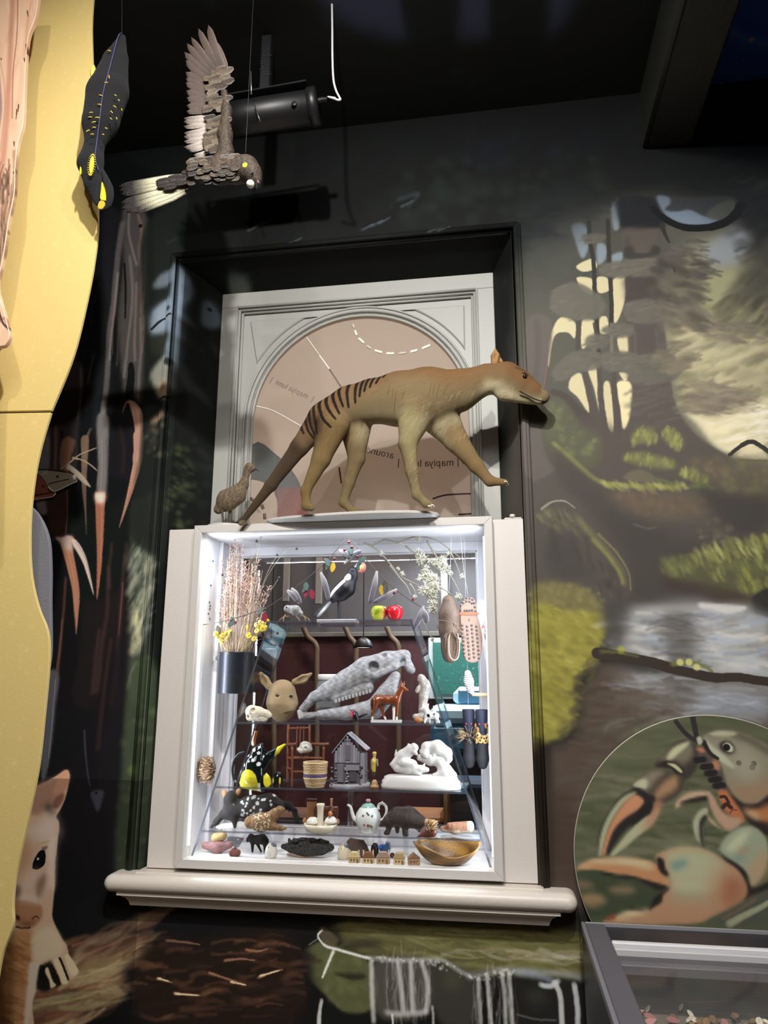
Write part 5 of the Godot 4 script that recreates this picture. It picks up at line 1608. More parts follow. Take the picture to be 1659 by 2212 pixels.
	for q in [[-1.269,.372,-1.257,.387,-1.23,.339,-1.212,.322,-1.235,.311,-1.246,.338], [-1.232,.41,-1.212,.421,-1.16,.342,-1.185,.328,-1.206,.367], [-1.186,.435,-1.164,.437,-1.118,.381,-1.146,.361,-1.171,.396]]:
		P.F(q, "d8c69c", 1.0, 2)
	P.S([-1.207,.425,-1.18,.382,-1.16,.347], 6, "17140f", 0.95, 0.5)
	P.S([-1.242,.396,-1.216,.362,-1.196,.327], 7, "17140f", 0.95, 0.5)
	# left and lower stretches painted brighter to make up for weak lamp light
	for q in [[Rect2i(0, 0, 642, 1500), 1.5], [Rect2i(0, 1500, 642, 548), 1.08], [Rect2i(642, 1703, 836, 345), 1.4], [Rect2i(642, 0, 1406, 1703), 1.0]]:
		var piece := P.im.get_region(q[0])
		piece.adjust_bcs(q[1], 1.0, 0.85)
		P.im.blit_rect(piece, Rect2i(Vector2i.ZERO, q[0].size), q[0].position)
	return P.texture()


func crayfish_picture() -> ImageTexture:
	# painted on the round board: 1.06 m across, centre (1.45, 0.90)
	var P := Painter.new(1024, 1024, 0.92, 1.43, 966.0, "5a5f45")
	P.X([.931,1.454,1.742,1.459,1.67,.819,.895,.788], 160, 20, 50, ["66694d", "4b5338", "72735a", "808069", "3d4730"], 0.4, 0.1, Vector2(110, -4))
	P.X([.919,1.224,1.502,1.235,1.471,.914,.901,.895], 60, 14, 30, ["8d8b74", "3a4430", "787860"], 0.4, 0.1, Vector2(100, -6))
	P.F([.917,.857,1.208,.859,1.264,.803,1.225,.744,1.181,.725,1.066,.696,.934,.682,.92,.747], "394430", 0.9, 10)
	P.F([.929,.756,.975,.777,1.027,.76,1.021,.739,.976,.725,.941,.736], "a58561", 0.85, 6)
	P.F([1.037,.786,1.073,.802,1.134,.802,1.128,.779,1.071,.775], "9b7f62", 0.8, 6)
	P.F([.919,.815,.959,.816,.989,.801,.962,.787,.922,.789], "8c7056", 0.8, 6)
	# far limb and claw
	P.S([1.336,1.406,1.364,1.366,1.397,1.335], 10, "2b2526", 1.0, 0.7, 11)
	P.S([1.4,1.42,1.405,1.375,1.41,1.33], 13, "2b2526", 1.0, 0.7, 11)
	P.F([1.242,1.239,1.277,1.284,1.334,1.329,1.38,1.339,1.404,1.313,1.408,1.264,1.386,1.215,1.349,1.188,1.324,1.205,1.309,1.245,1.264,1.231], "3b3530", 1.0, 3)
	P.F([1.252,1.252,1.301,1.302,1.361,1.33,1.387,1.321,1.387,1.277,1.349,1.245,1.311,1.262], "7d7560", 0.95, 6)
	P.F([1.289,1.266,1.319,1.307,1.379,1.332,1.373,1.317,1.34,1.289,1.306,1.262], "c9c9a2", 0.95, 4)
	P.F([1.246,1.235,1.284,1.257,1.327,1.245,1.347,1.214,1.324,1.205,1.299,1.231,1.264,1.231], "211d1c", 1.0, 3)
	P.F([1.288,1.249,1.319,1.247,1.343,1.223,1.338,1.214,1.309,1.236], "c3c29a", 1.0, 2)
	P.F([1.147,1.158,1.19,1.203,1.246,1.23,1.307,1.214,1.337,1.205,1.348,1.179,1.332,1.144,1.281,1.108,1.236,1.107,1.204,1.15], "4a4036", 1.0, 3)
	P.F([1.156,1.162,1.19,1.198,1.246,1.226,1.281,1.218,1.243,1.186,1.213,1.15], "8d8470", 0.95, 6)
	P.F([1.156,1.167,1.189,1.189,1.211,1.185,1.204,1.154,1.169,1.156], "c4c7a4", 0.9, 5)
	P.F([1.229,1.129,1.269,1.178,1.315,1.205,1.327,1.188,1.311,1.152,1.264,1.125,1.228,1.107], "b08a66", 0.95, 8)
	P.F([1.141,1.144,1.169,1.158,1.212,1.137,1.237,1.12,1.221,1.081,1.187,1.045,1.149,1.01,1.115,.966,1.081,.914,1.058,.909,1.036,.912,1.009,.907,1.018,.984,1.055,1.059,1.104,1.122], "241f1d", 1.0, 3)
	P.F([1.009,.911,1.023,.985,1.059,1.059,1.108,1.117,1.15,1.14,1.167,1.136,1.11,1.087,1.061,1.016,1.034,.942,1.023,.907], "aab08f", 1.0, 4)
	P.F([1.023,.912,1.04,.972,1.071,1.038,1.115,1.096,1.158,1.132,1.188,1.119,1.192,1.102,1.167,1.075,1.116,1.043,1.073,.999,1.047,.942,1.036,.912], "c98f68", 1.0, 5)
	P.F([1.05,.913,1.084,.965,1.118,1.005,1.141,1.018,1.101,.948,1.076,.911], "4d553c", 1.0, 4)
	P.F([1.054,.911,1.092,.957,1.131,1.001,1.188,1.05,1.216,1.068,1.244,1.086,1.247,1.077,1.217,1.025,1.156,.976,1.1,.931,1.072,.91], "b3b492", 1.0, 4)
	P.F([1.195,1.033,1.227,1.098,1.263,1.112,1.247,1.073,1.221,1.029,1.175,.998,1.156,.976], "b97f63", 0.9, 6)
	P.F([1.166,1.062,1.2,1.098,1.223,1.107,1.216,1.068,1.188,1.05,1.151,1.027], "1e1a19", 1.0, 4)
	# head
	P.F([1.428,1.335,1.439,1.358,1.494,1.376,1.567,1.368,1.626,1.342,1.673,1.303,1.664,1.143,1.601,1.112,1.55,1.115,1.512,1.157,1.495,1.208,1.479,1.265,1.447,1.304], "8e8a76", 1.0, 4)
	P.F([1.448,1.358,1.493,1.374,1.567,1.366,1.625,1.34,1.673,1.303,1.671,1.281,1.598,1.328,1.531,1.35,1.469,1.349], "565043", 0.9, 6)
	P.F([1.457,1.362,1.498,1.372,1.558,1.366,1.531,1.352,1.469,1.353], "c3c4a2", 0.9, 4)
	P.F([1.437,1.34,1.466,1.313,1.506,1.279,1.538,1.244,1.528,1.235,1.487,1.261,1.455,1.296], "b9bda0", 1.0, 4)
	P.S([1.432,1.331,1.45,1.291,1.479,1.269], 12, "221d1c", 1.0, 0.5, 8)
	P.F([1.489,1.323,1.516,1.336,1.541,1.319,1.542,1.292,1.516,1.288,1.495,1.301], "2c2725", 1.0, 3)
	P.F([1.501,1.318,1.52,1.33,1.538,1.314,1.536,1.297,1.517,1.296], "c2c4a6", 1.0, 2)
	P.dab([1.515,1.311][0], [1.515,1.311][1], 0.028, "0d0c0c", 1.0, 0.8)
	for q in [[1.554,1.255], [1.608,1.254], [1.602,1.239], [1.599,1.239]]:
		P.dab(q[0], q[1], 0.022, "141210", 1.0, 0.8)
	P.F([1.553,1.31,1.618,1.272,1.629,1.211,1.575,1.184,1.535,1.218,1.544,1.266], "a59f88", 0.8, 16)
	P.F([1.499,1.209,1.539,1.175,1.608,1.176,1.663,1.212,1.664,1.143,1.602,1.116,1.551,1.119,1.516,1.161], "a37e60", 0.85, 14)
	P.F([1.404,1.308,1.43,1.304,1.457,1.269,1.485,1.243,1.493,1.191,1.506,1.148,1.476,1.147,1.447,1.208,1.424,1.242], "54484a", 1.0, 4)
	P.F([1.404,1.308,1.426,1.308,1.433,1.291,1.411,1.295], "c98258", 1.0, 3)
	P.F([1.456,1.26,1.478,1.261,1.484,1.234,1.466,1.225], "bf845f", 0.9, 5)
	for q in [[1.417,1.262], [1.439,1.237], [1.452,1.214], [1.465,1.191], [1.478,1.169]]:
		P.S([q[0] - 0.02, q[1], q[0] + 0.015, q[1] + 0.004], 14, "1d191b", 1.0, 0.5)
	P.F([1.407,1.344,1.421,1.351,1.429,1.331,1.413,1.319], "b6b5a0", 1.0, 2)
	P.F([1.467,1.147,1.494,1.156,1.525,1.123,1.554,1.064,1.543,1.038,1.502,1.062,1.48,1.096], "b8724b", 1.0, 3)
	P.S([1.475,1.13,1.492,1.131,1.503,1.109], 7, "3a221c", 1.0, 0.5)
	P.S([1.479,1.092,1.494,1.105,1.51,1.092], 9, "3a221c", 1.0, 0.5)
	P.S([1.503,1.071,1.513,1.084,1.53,1.084], 4, "8a4d34", 1.0, 0.5)
	P.F([1.506,1.148,1.55,1.11,1.601,1.107,1.664,1.143,1.651,1.024,1.623,.998,1.576,1.031,1.547,1.081], "2a211f", 1.0, 4)
	P.F([1.551,1.081,1.599,1.09,1.66,1.109,1.653,1.041,1.596,1.056], "bd7d4d", 0.95, 8)
	P.F([1.548,1.089,1.582,1.086,1.613,1.065,1.595,1.052], "d2b392", 0.9, 6)
	# small legs
	P.F([1.305,1.087,1.316,1.113,1.354,1.14,1.398,1.15,1.437,1.147,1.431,1.129,1.387,1.124,1.342,1.105,1.318,1.088], "c4a48a", 1.0, 3)
	P.F([1.324,1.105,1.36,1.119,1.427,1.133,1.426,1.116,1.368,1.106,1.333,1.101], "2b2422", 1.0, 3)
	P.F([1.428,1.146,1.449,1.134,1.47,1.087,1.502,1.062,1.544,1.051,1.515,1.016,1.481,1.015,1.45,1.052,1.433,1.103], "b99880", 1.0, 4)
	P.F([1.428,1.09,1.421,1.069,1.444,1.04,1.476,1.015,1.51,1.014,1.48,1.011,1.439,1.031,1.416,1.064], "dab897", 0.9, 4)
	P.F([1.365,1.016,1.372,1.05,1.396,1.081,1.423,1.09,1.421,1.069,1.402,1.043,1.397,.992,1.401,.945,1.386,.962,1.374,.978], "b0b095", 1.0, 3)
	P.F([1.39,1.034,1.412,1.064,1.42,1.056,1.402,1.026,1.4,.983,1.403,.945,1.389,.953], "2a2625", 1.0, 3)
	# near claw
	P.F([1.452,.943,1.478,.986,1.524,1.021,1.58,1.029,1.615,1.002,1.627,.961,1.617,.899,1.586,.844,1.554,.823,1.526,.871,1.479,.915], "9aa389", 1.0, 4)
	P.F([1.474,.944,1.512,.987,1.566,1.022,1.554,.984,1.507,.936], "c5cba8", 0.9, 8)
	P.F([1.516,.941,1.56,.955,1.549,.938,1.515,.93], "b08066", 0.8, 8)
	P.F([1.501,.915,1.54,.929,1.529,.908,1.504,.903], "77918a", 0.8, 10)
	P.F([1.541,.855,1.608,.94,1.627,.973,1.615,.882,1.572,.831], "c2936d", 0.85, 12)
	P.F([1.452,.939,1.467,.918,1.511,.895,1.542,.863,1.553,.814,1.597,.828,1.631,.842,1.628,.817,1.559,.79,1.512,.78,1.469,.893], "1f1b1b", 1.0, 4)
	P.F([.917,.853,.972,.889,1.049,.902,1.133,.903,1.194,.896,1.227,.881,1.26,.853,1.264,.803,1.205,.813,1.137,.836,1.067,.845,.997,.856,.944,.854], "c08a60", 1.0, 4)
	P.F([.926,.861,.99,.889,1.08,.901,1.167,.895,1.21,.88,1.2,.867,1.122,.877,1.025,.882], "d0cba4", 0.95, 6)
	P.F([1.006,.847,1.045,.845,1.076,.837,1.12,.839,1.205,.821,1.26,.807,1.255,.79,1.212,.797,1.145,.827,1.084,.831,1.032,.838], "241d1b", 1.0, 3)
	P.F([1.221,.914,1.244,.928,1.294,.946,1.346,.95,1.409,.941,1.466,.906,1.51,.878,1.535,.834,1.534,.789,1.497,.755,1.409,.711,1.323,.683,1.021,.669,1.057,.695,1.111,.718,1.181,.725,1.199,.743,1.227,.76,1.233,.785,1.265,.807,1.26,.853,1.227,.877], "b58d6c", 1.0, 3)
	P.F([1.248,.915,1.302,.944,1.367,.948,1.429,.925,1.465,.897,1.448,.851,1.394,.82,1.317,.817,1.271,.828,1.266,.87], "b3b896", 0.95, 12)
	P.F([1.276,.891,1.325,.905,1.336,.889,1.296,.866,1.278,.866], "6f8f89", 0.85, 10)
	P.F([1.264,.803,1.317,.822,1.393,.808,1.415,.776,1.354,.757,1.286,.759,1.262,.778], "a3a283", 0.8, 14)
	P.F([1.267,.836,1.335,.831,1.421,.834,1.401,.804,1.315,.797,1.269,.811], "c6cba6", 0.7, 14)
	P.F([1.417,.883,1.483,.869,1.476,.836,1.427,.809,1.402,.817], "bb9a7c", 0.7, 14)
	P.F([1.465,.852,1.53,.83,1.53,.789,1.489,.755,1.446,.745], "9a5f41", 0.7, 14)
	P.F([1.225,.906,1.247,.902,1.253,.869,1.264,.849,1.251,.844,1.23,.864], "211a19", 1.0, 3)
	P.F([1.181,.721,1.201,.759,1.229,.785,1.264,.803,1.237,.777,1.228,.752,1.199,.734], "1e1917", 1.0, 3)
	P.F([1.112,.731,1.155,.733,1.163,.721,1.12,.719], "2b2a20", 0.9, 4)
	P.F([1.057,.695,1.12,.719,1.189,.722,1.136,.703,1.074,.688], "ded2a8", 0.9, 6)
	P.F([1.027,.694,1.058,.704,1.052,.687,1.026,.686], "9a4b30", 0.9, 4)
	P.F([1.409,.703,1.497,.751,1.559,.786,1.628,.813,1.615,.696,1.399,.686], "4f5448", 1.0, 6)
	P.S([1.462,.689,1.519,.72,1.58,.751,1.624,.777], 20, "a9ab8d", 0.9, 0.3, 12)
	P.S([1.442,.705,1.504,.739,1.566,.778], 10, "75604e", 0.8, 0.2)
	return P.texture()



func ceiling_things() -> void:
	var black := paint("131314", 0.45)
	var t := thing("stage_light", "long black cylindrical light fitting hanging from the dark ceiling", "light", Vector3(-0.27, 4.0, 0.58))
	var o := t.position
	part(t, "bracket", span(Vector3(-0.02, 0.06, -0.02), Vector3(0.025, 4.345 - o.y, 0.02), 0.004), paint("1d1d1f", 0.5))
	var mk := part(t, "maker_mark", text_mesh("philips", 0.05, 0.001), paint("2b2b2e", 0.5), Vector3(0.002, 0.2, 0.021))
	mk.rotation_degrees = Vector3(0, 0, 90)
	var body := Build.new()
	var a := Vector3(-.479, 3.94, .58) - o
	var b := Vector3(-.059, 3.954, .58) - o
	body.tube([a, a.lerp(b, 0.3), b], [0.07], 20)
	part(t, "housing", body.mesh(true), black)
	var cap := Build.new()
	cap.tube([b - Vector3(0.005, 0, 0), b + Vector3(0.03, 0.004, 0)], [0.078], 20)
	part(t, "end_cap", cap.mesh(true), paint("1b1b1d", 0.4))
	part(t, "fin_plate", platem(raw([a.x - 0.02, a.y + 0.07, b.x - 0.01, b.y + 0.082, b.x - 0.01, b.y + 0.09, a.x - 0.02, a.y + 0.078]), -0.06, 0.06, 0.002), paint("232326", 0.4))
	part(t, "cable_gland", tubem([b.x + 0.03, b.y + 0.03, 0, b.x + 0.05, b.y + 0.032, 0, b.x + 0.07, b.y + 0.03, 0], [0.012], 8), black)
	var c1 := Vector3(-.307, 4.098, .58) - o
	var c2 := Vector3(-.3, 3.98, .58) - o
	part(t, "clip", tubem([c1.x, c1.y, 0.08, c2.x, c2.y, 0.08], [0.003], 6, 1), paint("a8a8aa", 0.3, {"metallic": 0.8}))
	var c3 := Vector3(-.283, 3.924, .58) - o
	var c4 := Vector3(-.255, 3.841, .58) - o
	part(t, "clip", tubem([c3.x, c3.y, 0.08, c4.x, c4.y, 0.08], [0.0025], 6, 1), paint("7a7a7c", 0.3, {"metallic": 0.8}))
	part(t, "maker_emblem", lathem([0.001, 0.0, 0.012, 0.0, 0.012, 0.002, 0.001, 0.002], 14), paint("2c2c30", 0.3), (Vector3(-.114, 3.92, .58) - o) + Vector3(0, 0, 0.069), Vector3(90, 0, 0))
	var cable := thing("power_cable", "thin white power cable dangling from the ceiling", "cable", Vector3(.056, 4.343, .7))
	var q := cable.position
	part(cable, "cord", tubem([.052,4.358,.7,.056,4.225,.7,.059,4.085,.7,.065,3.97,.7,.077,3.912,.7,.091,3.879,.7,.096,3.865,.7,.084,3.865,.7,.07,3.875,.7], [0.0045], 8), paint("d6d6d4", 0.5), -q)
	part(cable, "plug", tubem([.074,3.873,.7,.059,3.879,.7,.043,3.886,.7], [0.006, 0.005, 0.003], 8), paint("cfcfcd", 0.5), -q)


func felt_panel() -> void:
	var felt := StandardMaterial3D.new()
	var im := Painter.new(512, 512, 0, 1, 512.0, "cdb774")
	im.X([-0.1, -0.1, 1.1, -0.1, 1.1, 1.1, -0.1, 1.1], 260, 20, 60, ["d2b972", "e0ca88", "d8c07a"], 0.3, 0.0)
	im.X([-0.1, -0.1, 1.1, -0.1, 1.1, 1.1, -0.1, 1.1], 420, 2, 3, ["b39a55", "f2dc94", "a98f4c"], 0.35, 0.3)
	felt.albedo_texture = im.texture()
	felt.roughness = 0.95
	felt.uv1_triplanar = true
	felt.uv1_scale = Vector3.ONE * 3.0
	felt.normal_enabled = false
	felt.heightmap_enabled = true
	felt.heightmap_texture = M.felt
	felt.heightmap_scale = 0.02
	var t := thing("felt_screen", "tall yellow felt screen with a wavy cut edge beside the window", "screen", Vector3(-1.2, 0, 1.06))
	var up := [-.803,4.147,-.796,3.99,-.767,3.755,-.723,3.429,-.69,3.14,-.688,2.994,-.701,2.835,-.731,2.63,-.79,2.437]
	var dn := [-.791,2.43,-.816,2.297,-.825,2.163,-.819,2.023,-.798,1.888,-.762,1.784,-.721,1.705,-.706,1.613,-.704,1.448,-.706,1.301,-.723,1.158,-.742,1.019,-.743,.933,-.736,.873,-.758,.8,-.766,.717,-.771,.59]
	var u := curve(up, 6)
	var cut := u[u.size() - 1]
	u.append(Vector2(-2.4, cut.y + 0.06)); u.append(Vector2(-2.4, 4.2)); u.append(Vector2(u[0].x - 0.02, 4.2))
	var d := curve(dn, 6)
	d.append(Vector2(d[d.size() - 1].x, 0.0)); d.append(Vector2(-2.4, 0.0)); d.append(Vector2(-2.4, cut.y + 0.055))
	part(t, "upper_sheet", platem(u, -0.006, 0.006, 0.0015), felt, Vector3(1.2, 0, 0))
	part(t, "lower_sheet", platem(d, -0.006, 0.006, 0.0015), felt, Vector3(1.2, 0, 0))
	var g := thing("grey_board", "mid grey board with a rounded corner behind the yellow felt panel", "board", Vector3(-0.95, 0, 0.96))
	var go := curve([-.986,2.178,-.901,2.138,-.855,2.093,-.817,2.02,-.798,1.917,-.787,1.81,-.769,1.66,-.769,1.601], 5)
	go.append(Vector2(-1.6, go[go.size() - 1].y)); go.append(Vector2(-1.6, go[0].y))
	part(g, "sheet", platem(go, -0.008, 0.008, 0.002), grainy("6d6d74", 0.8, 0.05, 6.0), Vector3(0.95, 0, 0))
	# cut-out gum trunk, printed board
	var tk := thing("trunk_cutout", "cut-out board printed with a peeling pink gum trunk", "cutout", Vector3(-0.9, 0, 1.2))
	var P := Painter.new(512, 2048, -1.12, 4.1, 1024.0, "d9b394")
	P.X([-1.12, 2.2, -0.6, 2.2, -0.6, 4.1, -1.12, 4.1], 160, 6, 26, ["e4c3a6", "cfa283", "e9cdb5", "c4957c"], 0.5, 0.2, Vector2(-6, 130))
	P.S([-1.032,4.029,-1.018,3.881,-1.002,3.698,-.989,3.54,-.979,3.349,-.979,3.183], 16, "b0755f", 0.75, 0.1, 20)
	P.S([-1.007,4.003,-.99,3.836,-.985,3.675,-.964,3.479], 4, "8f5546", 0.7, 0.3)
	P.S([-1.09,3.976,-1.074,3.829,-1.042,3.664,-1.016,3.524,-1.016,3.409], 10, "6a5560", 0.7, 0.1, 14)
	P.S([-1.048,3.744,-1.017,3.641,-.998,3.521,-.994,3.35], 5, "a77a6a", 0.5, 0.2)
	P.S([-.951,3.973,-.954,3.871,-.945,3.769], 5, "c98f6c", 0.7, 0.2)
	for m in [[-.962,3.938,-.955,3.912], [-.948,3.789,-.943,3.752], [-.95,3.515,-.949,3.473], [-.945,3.382,-.942,3.363], [-.946,3.534,-.945,3.503], [-.948,3.729,-.944,3.713], [-1.041,3.743,-1.038,3.735], [-.931,3.26,-.932,3.251]]:
		P.S(m, 3, "3b2620", 0.95, 0.5, 2)
	P.S([-.94,3.344,-.925,3.25,-.924,3.159,-.933,3.071,-.929,2.931], 12, "8f6a52", 0.7, 0.1, 8)
	P.S([-.964,3.254,-.942,3.197,-.946,3.09,-.944,2.967], 10, "5d4338", 0.7, 0.1)
	P.X([-.989,3.257,-.92,3.213,-.931,3,-.937,2.863], 40, 3, 10, ["6f5142", "3f2d26", "a88468"], 0.6, 0.2, Vector2(-4, 50))
	P.S([-.915,2.693,-.894,2.708,-.875,2.665], 10, "9a5f4e", 0.7, 0.1)
	P.S([-.922,2.743,-.899,2.692,-.876,2.67], 5, "3a2520", 0.9, 0.4)
	var to := curve([-.925,4.031,-.925,3.911,-.944,3.821,-.939,3.688,-.93,3.58,-.92,3.454,-.93,3.38,-.929,3.287,-.919,3.177,-.926,3.07,-.929,2.931,-.937,2.837,-.92,2.78,-.9,2.732,-.881,2.682,-.869,2.644,-.882,2.612,-.909,2.591,-.9,2.45,-.859,2.069], 5)
	to.append(Vector2(-1.12, to[to.size() - 1].y)); to.append(Vector2(-1.12, 4.05))
	for i in to.size():
		to[i].y = minf(to[i].y, 4.05)
	var tb := Build.new()
	tb.plate(to, -0.009, 0.009, 0.002, Transform2D(Vector2(2.0, 0), Vector2(0, -0.5), Vector2(2.24, 2.05)))
	part(tk, "printed_board", tb.mesh(), paint("ffffff", 0.6, {"albedo_texture": P.texture()}), Vector3(0.9, 0, 0))
	part(tk, "post", span(Vector3(-0.21, 0.0, -0.05), Vector3(-0.15, 2.6, -0.012), 0.003), paint("5a4a3c", 0.7))
	felt_cockatoo()
	stuffed_cockatoo()
	moth()


func felt_cockatoo() -> void:
	var t := thing("felt_cockatoo", "navy felt cockatoo toy hanging head down with yellow stitches", "toy bird", Vector3(-.6644, 3.4808, 1.15))
	var navy := StandardMaterial3D.new()
	navy.albedo_color = Color.html("101014")
	navy.roughness = 1.0
	navy.rim_enabled = true
	navy.rim = 0.15
	navy.heightmap_enabled = true
	navy.heightmap_texture = M.felt
	navy.heightmap_scale = 0.25
	navy.uv1_triplanar = true
	navy.uv1_scale = Vector3.ONE * 9.0
	part(t, "body", blob([.051,.3418,0,.0149,.0348,.2487,0,.046, .0348,.2487,0,.046,.0161,.1149,0,.0761, .0161,.1149,0,.0761,.0008,-.0084,0,.0655, .0008,-.0084,0,.0655,-.0135,-.0968,0,.0354, -.0135,-.0968,0,.0354,-.0217,-.1687,0,.046, -.0217,-.1687,0,.046,-.002,-.2549,0,.0319, -.002,-.2549,0,.0319,.0176,-.3357,0,.0064], 0.005, 0.008, null, [], 0.75), navy)
	part(t, "lower_beak", tubem([.0307,-.207,.0071,.0521,-.2572,.0106,.0662,-.2902,.0106,.0713,-.326,.0106,.0645,-.3525,.0071,.0487,-.3605,.0035], [0.004, 0.012, 0.014, 0.014, 0.011, 0.006], 10, 4, 0.5), navy)
	part(t, "tongue", platem(curve([.0322,-.2549,.0468,-.2802,.0583,-.3246,.0495,-.3294,.0322,-.3217,.0314,-.2863], 4, true), 0.0, 0.006, 0.001), paint("d8c02f", 0.9))
	part(t, "tongue", platem(curve([.0325,-.3256,.048,-.3332,.0465,-.3563,.0301,-.3585,.0243,-.3442], 4, true), -0.002, 0.004, 0.001), paint("b59d2a", 0.9))
	# purple seam over the back, following the round of the body
	part(t, "seam", tubem([.0516,.357,.0071,.0565,.3191,.0319,.0524,.246,.0418,.0471,.1527,.0531,.035,.0535,.0559,.0262,-.0364,.046,.0129,-.1164,.029,.0152,-.1812,.0312,.0266,-.2225,.0212], [0.0014], 6, 6), paint("4a4878", 0.8))
	var yellow := paint("d9bd3c", 0.9)
	part(t, "cheek_patch", ball(Vector3(.007, -.209, .0354), Vector3(0.009, 0.036, 0.006)), yellow)
	part(t, "cheek_patch", ball(Vector3(-.0406, -.2126, .0212), Vector3(0.004, 0.02, 0.005)), yellow)
	part(t, "wing_patch", ball(Vector3(-.034, .1879, .0212), Vector3(0.009, 0.03, 0.012)), paint("c9b25a", 0.9), Vector3.ZERO)
	for i in 26:
		var a := TAU * i / 26.0
		var p: Vector3 = Vector3(.007, -.209, .0347) + Vector3(cos(a) * 0.01, sin(a) * 0.038, 0.003)
		var e := p + Vector3(cos(a) * 0.006, sin(a) * 0.006, -0.002)
		part(t, "stitch", tubem([p.x, p.y, p.z, e.x, e.y, e.z], [0.0013], 5, 1), yellow)
	var k := 0.000354
	var ky := 0.0004292
	var s := [1048,562,35,8, 990,775,40,14, 1085,830,6,40, 1055,882,40,2, 965,905,36,-10, 1015,1000,45,18, 910,970,32,0, 905,1042,34,-8, 1010,1085,40,10, 930,1150,50,2, 920,1192,40,0, 1002,1208,48,8, 968,1248,42,-8, 978,1298,36,2, 915,1322,36,-22, 965,1360,36,-4, 1165,1010,22,10, 1200,1052,16,20, 1165,1112,34,26, 1140,1162,28,26, 1138,1222,22,24, 1100,1312,28,14, 1075,1368,22,6, 1228,1130,8,24, 1188,1215,6,24, 830,1200,8,20, 845,1098,16,4, 900,1085,28,-6]
	for i in range(0, s.size(), 4):
		var x: float = (s[i] - 1000.0) * k
		var y: float = (1200.0 - s[i + 1]) * ky
		# the skin's height over the middle line
		var mid := (y / ky * 0.26 + 8.0) * k
		var half := 200.0 * k
		var z := 152.0 * k * sqrt(maxf(0.05, 1.0 - pow((x - mid) / half, 2)))
		var dx: float = s[i + 2] * k * 0.5
		var dy: float = -s[i + 3] * k * 0.5
		x += z * 0.4
		y -= z * 0.65
		part(t, "stitch", tubem([x - dx, y - dy, z, x, y, z + 0.003, x + dx, y + dy, z], [0.0016], 5, 2), yellow)
	part(t, "hanging_loop", tubem([.0502,.3507,0,.0483,.3774,0,.0361,.5176,0], [0.0008], 5, 1), paint("2a2a30", 0.8))


func feather(root: Vector3, tip: Vector3, width: float, cols: Array, camber := 0.006, curl := 0.0, blunt := 0.6) -> ArrayMesh:
	# a vane with a raised middle, closed at the back; cols run from root to tip, last one is the edge tone
	var b := Build.new()
	var d := tip - root
	var len_ := d.length()
	d /= len_
	var side := Vector3(-d.y, d.x, 0).normalized()
	var n := 10
	var edge: Color = cols[cols.size() - 1]
	var rows := []
	for i in n + 1:
		var t := float(i) / n
		var w := width * 0.5 * minf(1.0, 0.35 + t * 2.2) * pow(maxf(0.0, 1.0 - pow(t, 6.0)), blunt)
		var mid := root + d * len_ * t + side * curl * sin(t * PI)
		var q := t * (cols.size() - 2)
		var col: Color = cols[int(q)].lerp(cols[mini(int(q) + 1, cols.size() - 2)], q - int(q))
		var row := []
		for j in 5:
			var s := (j - 2) / 2.0
			b.ink = col if absf(s) < 0.9 else col.lerp(edge, 0.75)
			row.append(b.at(mid + side * w * s + Vector3(0, 0, camber * (1.0 - s * s) + 0.0006)))
		b.ink = col
		row.append(b.at(mid + side * w + Vector3(0, 0, -0.0006)))
		row.append(b.at(mid - side * w + Vector3(0, 0, -0.0006)))
		rows.append(row)
	for i in n:
		for j in 7:
			var j2 := (j + 1) % 7
			b.quad(rows[i][j], rows[i][j2], rows[i + 1][j2], rows[i + 1][j])
	return b.mesh(true)


